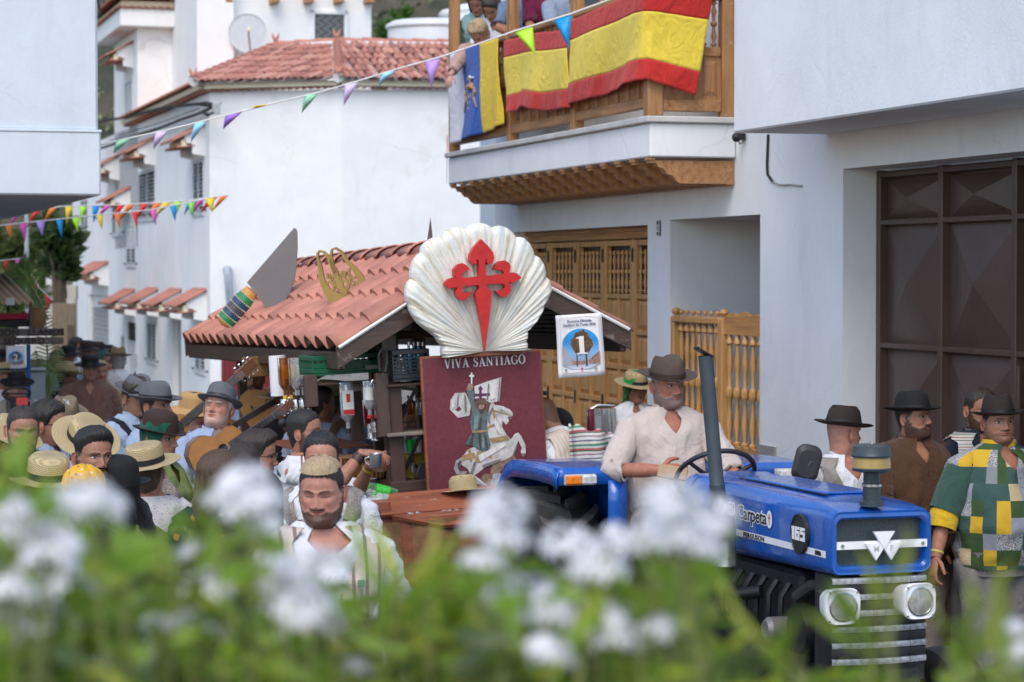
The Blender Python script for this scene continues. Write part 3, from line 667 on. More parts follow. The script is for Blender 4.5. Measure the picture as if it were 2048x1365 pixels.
def crown_roof(Mt, x0, x1, y0, y1, z):
    mb = MB(); mb.M = Mt; mb.box(x0, x1, y0, y1, z, z+.16, .01); mb.build('tower_cornice', CREAM, B2)
    for dz, o_ in ((-.03, .10), (.17, .22)):
        mb = MB(); mb.M = Mt; A = []; P_ = [(x0-o_, y0-o_), (x1+o_, y0-o_), (x1+o_, y1)]; Q_ = [(x0+1.2, y0+1.2), (x1-1.2, y0+1.2), (x1-1.2, y1)]
        for (a, b), (c, e) in zip(zip(P_, P_[1:]), zip(Q_, Q_[1:])):
            L = math.dist(a, b); n_ = int(L/.16)*6; A = []
            for i in range(n_+1):
                u = i/n_; k = .045*abs(math.sin(i*PI/6)); A.append([(a[0]+(b[0]-a[0])*u, a[1]+(b[1]-a[1])*u, z+dz+k), (c[0]+(e[0]-c[0])*u, c[1]+(e[1]-c[1])*u, z+dz+k+.5)])
            mb.grid(A)
        mb.build('tower_tiles', TILE, B2, kind='stuff')
crown_roof(Mt, -4.6, .32, -.40, wt+.1, zsl+.41)
MB().add([(0, 0, 0)]*1, []) 
a, b = hx2(253), hx2(268); D_ = F2.hit(260)[1]; shutter_window(a, b, zat(236, D_), zat(166, D_)); canopy(269, 88, 1.3)
mb = MB(); Dm = 43.2*K; Mm, wm = vbox(mb, 398, 744, Dm, 0, 3, 12, 5); Mm2, wm2 = vbox(mb, 396, 470, Dm-.35, 0, 3, 12, 1); mb.build('upper_floor_wall', WALLC, B2)
def mpt(px):
    d = (px-1024)/F; o_ = Mm.translation; det = d*(-V.y)+V.x; tt = (o_.x*(-V.y)+V.x*o_.y)/det; return (Vector((d*tt, tt, 0))-Vector((o_.x, o_.y, 0))).dot(V), tt
for px in (455, 547, 615, 675, 735):
    y, D = mpt(px); z = zat(12, D); mb = MB(); mb.M = Mm; mb.box(.003, .35, y-.09, y+.09, z, z+.28, .02); mb.build('rafter_end', OAK, B2)
wv = empty('window', parent=B2); y0, D = mpt(622); y1, _ = mpt(697); z0, z1 = zat(96, D), zat(22, D)
mb = MB(); mb.M = Mm
for q in ((y0, y0+.09, z0, z1), (y1-.09, y1, z0, z1), (y0, y1, z1-.09, z1), (y0, y1, z0-.1, z0)): mb.box(-.02, .05, q[0], q[1], q[2], q[3], .01)
mb.build('frame', WHITEP, wv)
m, nt, b = new_mat('zigzag_curtain'); n = N(nt); c = n.co(); x = n.n('SeparateXYZ'); n.l(c, x.inputs[0])
zz = n.math('ABSOLUTE', n.math('SUBTRACT', n.math('FRACT', n.math('MULTIPLY', x.outputs['Z'], 6)), .5)); q = n.math('FRACT', n.math('MULTIPLY', n.math('ADD', x.outputs['X'], n.math('MULTIPLY', zz, .3)), 5.5))
n.l(n.ramp(q, [(0, (.03, .05, .05)), (.5, (.12, .11, .12))], 'CONSTANT'), b.inputs['Base Color']); b.inputs['Roughness'].default_value = .2
mb = MB(); mb.M = Mm; mb.box(.001, .01, y0+.09, y1-.09, z0, z1-.09); mb.build('pane', m, wv)
# satellite dish
DS = empty('satellite_dish', label='round pale satellite dish on the upper wall behind the tiled roof', cat='satellite dish', M=Matrix.Translation(P(497, 68, 43*K)) @ R(6) @ R(8, 'X'))
r = 38/F*43*K; mb = MB(); mb.M = R(90, 'X')
mb.lathe([(0, -.12)]+[(r*k, -.12+.13*k*k) for k in (.25, .5, .75, .95, 1)]+[(r*1.0, .03), (r*.97, .01)], 40); mb.build('dish', mat('dish_grey', (.58, .63, .66), .5, var=.06), DS)
MB().tube([(.06, -.3, -.38), (.02, -.5, 0), (.03, -.5, .1)], .018, 8).build('feed_arm', mat('rusty_arm', (.25, .16, .1), .6), DS); MB().box(0, .07, -.55, -.45, .06, .14, .01).build('feed_horn', CREAM, DS)
MB().tube([(0, .12, -.1), (0, .3, -.5), (0, .3, -1.2)], .03, 8).build('mast', BLACKM, DS)
# vent pipe, maroon gate, stone wall at the foot of the front
fr = P(455, 540, 37.8*K)
o = MB().tube([fr+Vector((0, .1, 0)), fr+Vector((0, -.12, .0)), fr+Vector((.03, -.17, -.08)), fr+Vector((.07, -.15, -.6)), fr+Vector((.11, -.1, -.7))], .075, 12).build('vent_pipe', mat('grey_pipe', (.33, .37, .42), .5), B2)
mb = MB(); k = P(0, 0, 37.2*K)
for i in range(14):
    a = P(442+i*8.4, 0, 37.2*K-.15*i*.0); x = a.x; mb.box(x, x+.075, a.y-.0, a.y+.05, -1.2, zat(712, a.y), .006)
mb.build('maroon_gate', mat('maroon_metal', (.17, .02, .025), .45), B2)
a = P(562, 0, 36.6*K); b = P(860, 0, 36.6*K); MB().box(a.x, b.x, a.y, a.y+.3, -1.2, zat(735, a.y), .02).build('stone_wall', mat('grey_stone_wall', (.24, .235, .22), .9, var=.35, vs=12, bump=.6, bs=30), label='rough grey stone wall at the foot of the corner house', cat='wall')
a = P(436, 0, 38.2*K); MB().box(a.x-.4, a.x+.3, a.y-.35, a.y, -1.2, zat(800, a.y), .02).build('grey_kerb_wall', mat('grey_stone_wall', (.24, .235, .22), .9), B2)
# water tanks behind the roof
tankm = mat('tank_white', (.68, .70, .72), .5, var=.08, vs=2, bump=.1, bs=4)
def tank(px, py, r, h, D, label):
    p = P(px, py, D); t = empty('water_tank', loc=(p.x, p.y, p.z-h), label=label, cat='water tank', group='water tanks behind the tiled roof')
    MB().lathe([(0, 0), (r, 0), (r, h*.55), (r*1.02, h*.56), (r*1.02, h*.60), (r, h*.61), (r, h)], 48).build('tank_body', tankm, t)
    MB().lathe([(r*1.03, h), (r*1.05, h+.03), (r*1.04, h+.09), (r*.9, h+.16), (0, h+.24)], 48).build('lid', tankm, t)
tank(868, 62, .95, 2.2, 50, 'big round white water tank, left one behind the roof, partly behind the balcony'); tank(930, 38, .55, 3, 53, 'white water tank, taller one with its lid against the balcony post'); tank(988, 30, .85, 3, 51, 'white water tank seen through the balcony between the posts')
# ================================================================ left-hand house (overhanging storey)
LB = empty('left_house', label='pale plastered house corner with overhanging storey at the left edge', cat='house')
c = Vector(P(198, 0, 20)); Ml = Matrix(((-U.x, V.x, 0, c.x), (-U.y, V.y, 0, c.y), (0, 0, 1, 0), (0, 0, 0, 1)))
mb = MB(); mb.M = Ml; zb = zat(392, 20); zs = zat(264, 20)
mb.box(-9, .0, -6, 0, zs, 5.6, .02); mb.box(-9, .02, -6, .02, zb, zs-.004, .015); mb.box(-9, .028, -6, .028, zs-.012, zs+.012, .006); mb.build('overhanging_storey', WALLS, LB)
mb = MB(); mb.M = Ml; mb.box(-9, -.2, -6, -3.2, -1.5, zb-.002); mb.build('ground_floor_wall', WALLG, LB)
MB().tube([P(197, -30, 19.9), P(200, 12, 19.9), P(203, 25, 19.9), P(199, 38, 19.9)], .012, 6).build('cable', BLKPL, LB)
# ================================================================ plane picking
def pl(M, px, py, ax, val):
    """local point of frame M where the sight line of photo pixel (px, py) meets the local plane axis = val"""
    Mi = M.inverted(); o = Mi @ Vector((0, 0, CAMZ)); d = Mi.to_3x3() @ Vector(((px-1024)/F, 1, -(py-HZ)/F))
    t = (val-o[ax])/d[ax]; return o+d*t
def basis(px, D, yaw=0):
    r = Matrix.Rotation(math.radians(yaw), 3, 'Z'); a = r @ V; b = r @ U
    return Matrix(((a.x, b.x, 0, (px-1024)/F*D), (a.y, b.y, 0, D), (0, 0, 1, 0), (0, 0, 0, 1)))
# ================================================================ the bar float
FM = basis(690, 14.4) @ T(0, 0, 2) @ R(-1.2, 'X') @ R(-3.0, 'Y') @ T(0, 0, -2)
FL = empty('bar_float', FM, label='wooden bar float with red tiled gable roof towed behind the blue tractor', cat='float')
EW, EZ, AX_, AZ, LEN = 1.70, 2.0, .87, 2.505, 5.78
def q(px, py, y): return pl(FM, px, py, 1, y)
def fpart(nm, mb, m, ang=35, parent=None, **kw): return mb.build(nm, m, parent or FL, ang=ang, **kw)
def sheet(side, y0, y1, nb, nm):
    nu, rows = nb*10, 4; A = []; VS = [(j+e)/rows for j in range(rows) for e in (0, .5, .999)]+[1.]
    for i in range(nu+1):
        u = i/nu; y = y0+(y1-y0)*u; ph = (u*nb) % 1; h = .066*math.sin(PI*min(1, ph/.74))**.8 if ph < .74 else -.006*math.sin(PI*(ph-.74)/.26)
        r = []
        for v in VS:
            st = 1-((v*rows) % 1) if v < 1 else 0
            x = -.06+(AX_+.02)*v; z = EZ-.03+(AZ-EZ+.03)*v
            k = (h+.026*st*(1 if h > 0.004 else .4))*(1 if side < 0 else .55); x_ = x if side < 0 else EW-x+.03
            r.append((x_-(.45*k if side < 0 else -.45*k), y, z+k*.9+.02))
        A.append(r)
    # duplicate the step rows so the overlaps are crisp
    o = fpart(nm, MB().grid(A), TILE2, ang=28); md = o.modifiers.new('thickness', 'SOLIDIFY'); md.thickness = .008; return o
for k in range(3):
    for s in (-1, 1): sheet(s, -.10+k*1.99, -.10+(k+1)*1.99-.004, 6, 'tile_sheet')
A = []
for k in range(13):
    y0 = -.12+k*.46; mb = MB(); mb.grid([[(AX_+.01+math.sin(a)*r_, y, AZ+.035+math.cos(a)*r_*.62) for a in np.linspace(-1.35, 1.35, 9)] for y, r_ in ((y0, .15), (y0+.03, .155), (y0+.05, .135), (y0+.46, .125))])
    o = fpart('ridge_cap', mb, TILE2); md = o.modifiers.new('thickness', 'SOLIDIFY'); md.thickness = .008
# dark underside boards, barge boards with rope, eave boards
for s in (-1, 1):
    xa = -.03 if s < 0 else EW+.03
    fpart('roof_lining', MB().add([(xa, -.06, EZ-.025), (AX_, -.06, AZ-.02), (AX_, LEN, AZ-.02), (xa, LEN, EZ-.025)], [(0, 1, 2, 3), (3, 2, 1, 0)]), DARKW)
    mb = MB()
    for i in range(16):
        v = (i+.5)/16; x = xa+(AX_-xa)*v; z = EZ-.03+(AZ-EZ)*v-.01; mb.tube([(x, -.05, z), (x, LEN, z)], .012, 5)
    fpart('lining_ribs', mb, DARKW, kind='stuff')
    for yy, nm in ((-.09, 'barge_board'), (LEN, 'barge_board')):
        mb = MB(); mb.M = T(0, yy, 0); sx = -1 if s < 0 else 1
        mb.prism([(xa+sx*.04, EZ-.12), (AX_, AZ-.13), (AX_, AZ+.04), (xa+sx*.04, EZ+.02)][::(1 if s < 0 else -1)], .03); fpart(nm, mb, DARKW)
    pts = [(xa+sx*.03+(AX_-xa-sx*.03)*t, -.10, EZ+.006+(AZ-EZ+.01)*t) for t in np.linspace(0, 1, 30)]
    fpart('rope_trim', MB().tube(pts, .011, 6), ROPE)
    fpart('eave_board', MB().box(xa-.02, xa+.02, -.06, LEN, EZ-.13, EZ-.02, .008), DARKW)
# platform, chassis, posts
fpart('platform', MB().box(.12, EW-.12, .0, LEN-.1, .78, .88, .01), REDW)
mb = MB(); m_bur = mat('burlap_skirt', (.23, .125, .06), .95, var=.35, vs=9, bump=.8, bs=90, bd=.006)
A = [[(x, -.86+.03*math.sin(x*17), z) for z in np.linspace(.15, 1.02, 8)] for x in np.linspace(-.35, 1.25, 60)]; A0 = [[(-.35+.02*math.sin(y*15), y, z) for z in np.linspace(.15, 1.02, 8)] for y in np.linspace(0.2, -.86, 30)]
mb.grid(A); mb.grid(A0); fpart('burlap_skirt', mb, m_bur)
fpart('side_skirt', MB().box(.10, .13, .2, LEN-.1, .25, .80), REDW); fpart('side_skirt', MB().box(EW-.13, EW-.10, .0, LEN-.1, .25, .80), REDW)
for y in (1.6, 4.2):
    for x in (.02, EW-.02):
        w = empty('wheel', parent=FL); w.matrix_local = T(x, y, .36) @ R(90, 'Y')
        MB().lathe([(.16, -.09), (.33, -.09), (.36, -.05), (.36, .05), (.33, .09), (.16, .09)], 28).build('tyre', mat('tyre_rubber', (.025, .024, .023), .8, var=.3), w); MB().lathe([(0, -.05), (.16, -.07), (.17, .07), (0, .05)], 20).build('rim', STEEL, w)
fpart('tow_bar', MB().box(.80, .90, -1.3, .2, .45, .53, .01), BLACKM)
def fpost(px0, px1, y, z0=.88, z1=2.1, m=DARKZ, nm='post', yt=.07):
    a = q(px0, 800, y).x; b = q(px1, 800, y).x; return fpart(nm, MB().box(a, b, y, y+yt, z0, z1, .006), m)
fpost(768, 800, .12, z1=2.06); fpost(744, 768, .75, z0=1.0, z1=2.03); fpost(835, 858, .9, z1=2.2)
for y in (2.4, 4.9):
    for x in (.20, EW-.25): fpart('post', MB().box(x, x+.07, y, y+.07, .88, 2.03, .006), DARKZ)

def fbox(nm, px0, py0, px1, py1, y, dy, m, c=.005, parent=None, **kw):
    a = q(px0, py1, y); b = q(px1, py0, y); return fpart(nm, MB().box(a.x, b.x, y, y+dy, a.z, b.z, c), m, parent=parent, **kw)
fbox('cross_beam', 606, 752, 866, 775, .32, .08, DARKW); fbox('top_beam', 620, 660, 872, 690, .6, .07, DARKW)
fbox('bottle_post', 612, 750, 634, 816, .28, .06, DARKZ); fbox('bottle_post', 704, 783, 724, 884, .5, .05, DARKZ); fbox('bottle_post', 758, 745, 776, 876, .02, .05, DARKZ)
fbox('shelf', 774, 764, 866, 776, .0, .36, DARKW); fbox('shelf', 776, 862, 866, 876, -.02, .45, mat('worn_shelf', (.20, .16, .13), .7, var=.25)); fbox('counter_box', 782, 960, 858, 992, .02, .4, DARKW)
for a, b in (((832, 776), (800, 842)), ((840, 872), (800, 962))):
    p0 = q(*a, -.01); p1 = q(*b, .11); fpart('shelf_bracket', MB().tube([p0, p1], .013, 4), BLACKM)
fbox('back_upright', 785, 770, 802, 985, .05, .05, mat('oxide_upright', (.07, .035, .028), .5))
fbox('bar_counter', 640, 975, 770, 1000, .1, .6, REDW); fbox('rear_counter', 600, 890, 742, 905, 1.0, 1.2, REDW)
fpart('back_counter', MB().box(EW-.55, EW-.12, .3, LEN-.3, 1.15, 1.19, .006), REDW); fpart('back_shelf', MB().box(EW-.34, EW-.14, 1.4, LEN-.3, 1.55, 1.58, .005), DARKW)
# banner board with its picture
BN = empty('banner', label='dark red banner with white lettering and a saint on a rearing white horse', cat='banner', M=FM)
YB = -.16
def bq(cx, cy, y=YB): p = q(800+cx/2.437, 440+cy/2.437, y); return p
def bpoly(pts, y, nm, m, parent=BN, th=0):
    P2 = [bq(a, b, y) for a, b in pts]
    mb = MB(); mb.M = T(0, P2[0].y, 0)
    if th: mb.prism([(p.x, p.z) for p in P2], th)
    else: mb.flat([(p.x, p.z) for p in P2], 0)
    return mb.build(nm, m, parent, ang=20)
m, nt, b = new_mat('maroon_canvas'); n = N(nt); c = n.co(); x = n.n('SeparateXYZ'); n.l(c, x.inputs[0])
v = n.n('TexVoronoi', feature='DISTANCE_TO_EDGE'); v.inputs['Scale'].default_value = 26; n.l(c, v.inputs['Vector'])
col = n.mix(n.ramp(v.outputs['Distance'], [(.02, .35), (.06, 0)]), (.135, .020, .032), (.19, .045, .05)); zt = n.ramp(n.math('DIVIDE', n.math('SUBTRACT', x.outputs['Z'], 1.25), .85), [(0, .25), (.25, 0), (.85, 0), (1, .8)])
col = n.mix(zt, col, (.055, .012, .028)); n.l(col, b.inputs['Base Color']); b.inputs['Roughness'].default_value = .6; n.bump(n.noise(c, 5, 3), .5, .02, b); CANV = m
p0, p1 = q(860, 985, YB), q(1079, 703, YB)
fpart('banner_frame', MB().box(p0.x-.012, p1.x+.012, YB+.006, YB+.045, .95, p1.z+.012, .006), REDW, parent=BN)
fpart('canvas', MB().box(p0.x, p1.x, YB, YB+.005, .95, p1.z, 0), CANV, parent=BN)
WT = mat('print_white', (.78, .76, .74), .6, var=.04)
def serif(mb, s, x0, z0, h, adv):
    """thick-and-thin roman capitals"""
    tk, tn = .17*h, .055*h
    def L(a, b, w): mb.ribbon([(x+a[0]*h, z0+a[1]*h), (x+b[0]*h, z0+b[1]*h)], w, .0015)
    def sf(cx, cz, w=.2): L((cx-w, cz), (cx+w, cz), tn)
    x = x0; W_ = dict(V=.72, I=.3, A=.74, S=.55, N=.78, T=.66, G=.76, O=.78); W_[' '] = .3
    for ch in s:
        w = W_[ch]; e = .028
        if ch == 'V': L((.1, 1), (.37, 0), tk); L((.62, 1), (.37, .02), tn*1.2); sf(.12, 1-e, .15); sf(.62, 1-e, .11)
        if ch == 'I': L((.15, 0), (.15, 1), tk); sf(.15, e, .14); sf(.15, 1-e, .14)
        if ch == 'A': L((.12, 0), (.36, 1), tn*1.2); L((.35, 1), (.62, 0), tk); L((.2, .33), (.52, .33), tn); sf(.12, e, .11); sf(.62, e, .15)
        if ch == 'N': L((.12, 0), (.12, 1), tn*1.2); L((.14, .98), (.64, .02), tk); L((.65, 0), (.65, 1), tn*1.2); sf(.12, e, .11); sf(.1, 1-e, .1); sf(.65, 1-e, .11)
        if ch == 'T': L((.33, 0), (.33, 1), tk); L((.03, 1-e), (.63, 1-e), tn); L((.04, .8), (.04, 1), tn); L((.62, .8), (.62, 1), tn); sf(.33, e, .14)
        if ch in 'OG':
            a0, a1 = (0, 2*PI) if ch == 'O' else (.7, 2*PI-.25); pts, ws = [], []
            for t in np.linspace(a0, a1, 26): pts.append((x+(.38+.31*math.cos(t))*h, z0+(.5+.5*math.sin(t))*h)); ws.append(tn+(tk-tn)*abs(math.cos(t))**1.3)
            mb.ribbon(pts, ws, .0015)
            if ch == 'G': L((.64, .08), (.64, .45), tk*.8); sf(.62, .45, .12); L((.62, .75), (.62, .97), tn)
        if ch == 'S':
            pts = [(.46, .80), (.40, .95), (.26, .99), (.12, .90), (.10, .74), (.20, .60), (.34, .50), (.46, .36), (.46, .18), (.34, .03), (.18, .02), (.08, .12), (.06, .24)]; ws = [tn, tn, tn, tk*.6, tk*.85, tk, tk*1.05, tk, tk*.8, tk*.5, tn, tn, tn]
            mb.ribbon([(x+a*h, z0+b_*h) for a, b_ in pts], ws, .0015); L((.48, .72), (.48, .99), tn); L((.06, .02), (.06, .28), tn)
        x += (w+adv)*h
    return x-x0
mb = MB(); a = bq(217, 726); b_ = bq(616, 704); h = .052; tmp = MB(); wid = serif(tmp, 'VIVA SANTIAGO', 0, 0, 1, .1); h = (b_.x-a.x)/wid*1.0
mb.M = T(0, YB-.003, 0) @ T(a.x, 0, a.z) @ S(1, 1, 1.0); serif(mb, 'VIVA SANTIAGO', 0, 0, h, .1); mb.build('lettering', WT, BN, ang=0)
def art(nm, col, **kw): return mat(nm, col, .55, var=kw.pop('var', .35), vs=kw.pop('vs', 45), bump=.3, bs=60)
HORSE = art('print_pale_horse', (.50, .49, .47), var=.28, vs=28); COAT = art('print_green_coat', (.10, .14, .14)); SKINP = art('print_skin', (.35, .22, .16)); BRNP = art('print_brown', (.14, .085, .05)); GOLDP = art('print_gold', (.33, .22, .10)); PURP = art('print_purple', (.10, .03, .08), var=.15); DKP = art('print_dark', (.06, .05, .05))
bpoly([(438, 905), (446, 892), (456, 893), (462, 903), (500, 908), (535, 925), (550, 943), (548, 958), (524, 962), (532, 982), (517, 1000), (500, 980), (497, 1010), (520, 1050), (540, 1072), (560, 1044), (576, 1038), (592, 1056), (612, 1100), (613, 1140), (601, 1158), (588, 1132), (594, 1112), (577, 1078), (562, 1110), (548, 1150), (520, 1168), (480, 1180), (430, 1196), (398, 1222), (362, 1248), (392, 1268), (428, 1298), (404, 1302), (368, 1286), (333, 1262), (340, 1236), (330, 1215), (300, 1196), (302, 1158), (332, 1120), (380, 1100), (432, 1070), (424, 1010), (428, 950)], YB-.003, 'horse_print', HORSE)
bpoly([(300, 1158), (272, 1176), (262, 1212), (274, 1242), (312, 1246), (328, 1228), (300, 1228), (286, 1208), (300, 1190), (312, 1176)], YB-.0032, 'tail_print', art('print_grey', (.30, .28, .27)))
bpoly([(246, 880), (268, 845), (318, 843), (346, 900), (338, 955), (282, 966), (243, 925)], YB-.0034, 'cape_print', HORSE); bpoly([(268, 928), (288, 908), (300, 925), (284, 935)], YB-.0045, 'cape_hole', CANV)
bpoly([(362, 812), (420, 790), (494, 768), (484, 885), (440, 892), (400, 872), (366, 872)], YB-.0033, 'flag_print', art('print_flag', (.62, .60, .58), var=.15))
cx, cy = 392, 850
for pts in ([(cx-6, cy-35), (cx+6, cy-35), (cx+7, cy+30), (cx-7, cy+30)], [(cx-42, cy-1), (cx+42, cy-5), (cx+42, cy+9), (cx-42, cy+13)], [(cx, cy-42), (cx+14, cy-22), (cx-14, cy-22)], [(cx-50, cy+6), (cx-34, cy-12), (cx-30, cy+22)], [(cx+50, cy+2), (cx+34, cy-16), (cx+32, cy+18)], [(cx-30, cy+26), (cx-10, cy+18), (cx-6, cy+36)], [(cx+30, cy+24), (cx+10, cy+18), (cx+6, cy+36)]): bpoly(pts, YB-.0042-.0001*len(BN.children)/3, 'flag_cross', PURP)
bpoly([(346, 955), (352, 935), (334, 870), (324, 832), (344, 814), (360, 830), (362, 888), (386, 926), (430, 932), (422, 990), (428, 1040), (442, 1100), (432, 1128), (396, 1132), (356, 1104), (316, 1094), (350, 1040), (340, 985)], YB-.0062, 'rider_print', COAT)
bpoly([(322, 826), (334, 798), (352, 796), (358, 816), (344, 834)], YB-.0068, 'hand_print', SKINP)
bpoly([(346, 745), (352, 745), (353, 756), (361, 757), (361, 765), (353, 766), (352, 800), (346, 800), (345, 766), (337, 765), (337, 757), (345, 756)], YB-.0072, 'staff_print', WT)
bpoly([(362, 905), (368, 884), (392, 874), (418, 878), (432, 898), (430, 918), (412, 960), (420, 900), (380, 898), (376, 925)], YB-.0076, 'hat_print', BRNP); bpoly([(382, 902), (412, 900), (410, 925), (396, 938), (384, 922)], YB-.0080, 'face_print', SKINP); bpoly([(384, 920), (396, 926), (410, 918), (408, 942), (394, 950), (386, 938)], YB-.0084, 'beard_print', DKP)
bpoly([(376, 1128), (402, 1134), (404, 1160), (392, 1186), (364, 1180), (370, 1150)], YB-.0070, 'boot_print', GOLDP)
for pts in ([(302, 1150), (360, 1136), (372, 1160), (306, 1176)], [(330, 1122), (344, 1118), (352, 1180), (340, 1182)], [(400, 1110), (412, 1106), (452, 1160), (440, 1168)], [(430, 1068), (520, 1052), (536, 1074), (452, 1090)], [(446, 920), (456, 918), (478, 1000), (420, 1020), (424, 1008), (462, 994)], [(452, 925), (542, 950), (540, 956), (452, 934)]): bpoly(pts, YB-.0050-.0001*len(BN.children)/3, 'harness_print', GOLDP)
for pts in ([(440, 1240), (450, 1180), (500, 1160), (556, 1128), (566, 1180), (520, 1196), (486, 1232), (462, 1262)], [(420, 1290), (392, 1262), (412, 1238), (470, 1250), (500, 1290), (470, 1302)]): bpoly(pts, YB-.0026, 'figures_print', art('print_bronze', (.22, .15, .10), var=.5))
bpoly([(440, 1300), (455, 1240), (492, 1236), (498, 1300)], YB-.0029, 'cloth_print', art('print_blue_grey', (.30, .33, .38)))
DKG = art('print_shadow', (.17, .16, .16), var=.3); LTG = art('print_light', (.64, .63, .60), var=.2)
STR_ = [(DKG, [(340, 1240), (360, 1180), (372, 1184), (352, 1250)]), (DKG, [(400, 1196), (470, 1172), (500, 1166), (470, 1186), (404, 1212)]), (DKG, [(455, 905), (448, 935), (436, 965), (440, 1000), (430, 985), (428, 950)]), (DKG, [(490, 925), (500, 925), (499, 932), (490, 931)]), (DKG, [(530, 968), (545, 962), (540, 975)]), (DKG, [(548, 1148), (566, 1100), (572, 1102), (556, 1150)]), (DKG, [(600, 1140), (612, 1138), (603, 1158), (592, 1134)]),
    (LTG, [(462, 960), (480, 1000), (500, 1050), (480, 1040), (460, 1000)]), (LTG, [(380, 1150), (440, 1120), (500, 1090), (520, 1100), (440, 1150), (390, 1180)]), (LTG, [(505, 915), (530, 932), (520, 938), (500, 925)]), (LTG, [(366, 1250), (392, 1272), (420, 1296), (396, 1284), (362, 1258)]), (DKG, [(380, 1290), (426, 1299), (405, 1304)]),
    (DKG, [(280, 860), (288, 850), (284, 905), (276, 920)]), (DKG, [(312, 850), (322, 862), (326, 930), (316, 940)]), (LTG, [(254, 880), (268, 858), (262, 915), (252, 920)]), (DKG, [(484, 772), (490, 770), (481, 884), (475, 886)]), (DKG, [(430, 800), (436, 798), (428, 880), (422, 878)]), (LTG, [(440, 795), (474, 780), (466, 870), (440, 880)]),
    (DKP, [(392, 960), (400, 960), (392, 1040), (400, 1120), (388, 1120), (380, 1040)]), (DKP, [(352, 1040), (362, 1040), (352, 1100), (336, 1094)]), (DKP, [(410, 1050), (418, 1050), (430, 1110), (420, 1124)]), (art('print_teal', (.16, .24, .25)), [(362, 960), (384, 950), (380, 1020), (358, 1030)]), (art('print_teal', (.16, .24, .25)), [(398, 1060), (408, 1060), (414, 1110), (398, 1120)]), (GOLDP, [(352, 1028), (424, 1026), (426, 1036), (352, 1040)]), (DKP, [(300, 1170), (290, 1200), (300, 1236), (284, 1216), (280, 1190)])]
for i_, (m_, pts) in enumerate(STR_): bpoly(pts, YB-.0088-.00005*i_, 'print_detail', m_)
# scallop shell with the red cross
SH = empty('scallop_shell', FM, label='big cream scallop shell ornament with a red sword cross above the banner', cat='ornament')
YS = -.22; H0 = bq(415, 640, YS); sc_ = (bq(738, 300, YS).x-bq(45, 380, YS).x)/693
rt = [(-4, 200), (4, 205), (12, 208), (21, 226), (30, 330), (38, 430), (46, 469), (67, 560), (80, 592), (90, 598), (105, 592), (119, 580), (135, 500), (145, 455), (155, 350), (161, 252), (170, 214), (180, 212), (186, 205)]
ang = np.radians([a for a, _ in rt]); rad = np.array([r for _, r in rt]); NR = 15; nu_, nv_ = 330, 26
A = []; B = []
for i in range(nu_+1):
    th = math.radians(-3+188*i/nu_); r0 = np.interp(th, ang, rad); ph = (th+.06)/(PI+.12)*(NR); rb = abs(math.sin(ph*PI)); sc2 = (1-.032*(1-rb)**1.5*(1 if r0 > 240 else .4))
    col = []; cb = []
    for j in range(nv_+1):
        t = j/nv_; r = r0*sc2*(t**.9)*sc_; dome = .065*math.sin(min(1, t*1.0)*PI*.62)
        rel = .017*(rb**.7)*min(1, t*1.6)+.0035*math.sin(ph*PI*6)*min(1, t*2)+.006*math.sin(t*40+ph)*t*.3; edge = .05*max(0, (t-.93)/.07)**2
        y = -(dome+rel-edge)*.75; col.append((r*math.cos(th), y, r*math.sin(th))); cb.append((r*math.cos(th), .03, r*math.sin(th)))
    A.append(col); B.append(cb)
m, nt, b = new_mat('painted_shell'); n = N(nt); t = n.n('TexCoord'); x = n.n('SeparateXYZ'); n.l(t.outputs['Object'], x.inputs[0])
at = n.math('ARCTAN2', x.outputs['Z'], x.outputs['X']); cmb = n.n('CombineXYZ'); n.l(n.math('MULTIPLY', at, 26), cmb.inputs[0]); rr = n.n('VectorMath', operation='LENGTH'); n.l(t.outputs['Object'], rr.inputs[0]); n.l(n.math('MULTIPLY', rr.outputs['Value'], 5), cmb.inputs[1])
f = n.noise(cmb.outputs[0], 1, 6, .7); f2 = n.noise(cmb.outputs[0], .35, 3)
col = n.ramp(f, [(.30, (.36, .24, .10)), (.40, (.60, .54, .40)), (.52, (.74, .74, .68)), (.72, (.50, .60, .62))]); col = n.mix(n.ramp(f2, [(.58, 0), (.7, .55)]), col, (.36, .40, .46))
n.l(col, b.inputs['Base Color']); b.inputs['Roughness'].default_value = .65; n.bump(f, .8, .014, b); SHM = m
mb = MB(); mb.grid(A); mb.grid([r[::-1] for r in B]); nn = nu_+1; mb.add([a[-1] for a in A]+[b_[-1] for b_ in B], [(i, i+1, nn+i+1, nn+i) for i in range(nu_)])
mb.build('shell_body', SHM, SH, ang=60, M=Matrix.Translation(H0))
cross = [(397, 95), (430, 128), (455, 160), (460, 188), (449, 213), (430, 217), (421, 206), (424, 196), (432, 199), (418, 192), (415, 215), (421, 272), (458, 270), (505, 263), (507, 254), (497, 245), (478, 243), (459, 241), (468, 218), (488, 201), (512, 198), (532, 210), (541, 230), (536, 252), (530, 261), (552, 256), (574, 264), (594, 283), (573, 296), (548, 310), (530, 303), (541, 322), (541, 345), (527, 367), (506, 379), (486, 368), (463, 345), (487, 345), (508, 336), (513, 320), (500, 310), (450, 312), (423, 316), (425, 326), (445, 348), (446, 370), (437, 470), (416, 640), (398, 500), (370, 385), (367, 362), (388, 330), (384, 319), (345, 319), (316, 322), (304, 333), (304, 350), (320, 359), (351, 350), (336, 376), (318, 393), (296, 390), (277, 374), (271, 350), (281, 331), (262, 330), (238, 335), (217, 312), (238, 288), (262, 282), (275, 290), (265, 270), (264, 240), (283, 218), (305, 211), (326, 222), (343, 243), (320, 250), (302, 262), (302, 276), (318, 284), (386, 275), (384, 214), (382, 195), (370, 193), (377, 205), (372, 217), (352, 215), (340, 198), (344, 165), (363, 132)]
YC = YS-.115
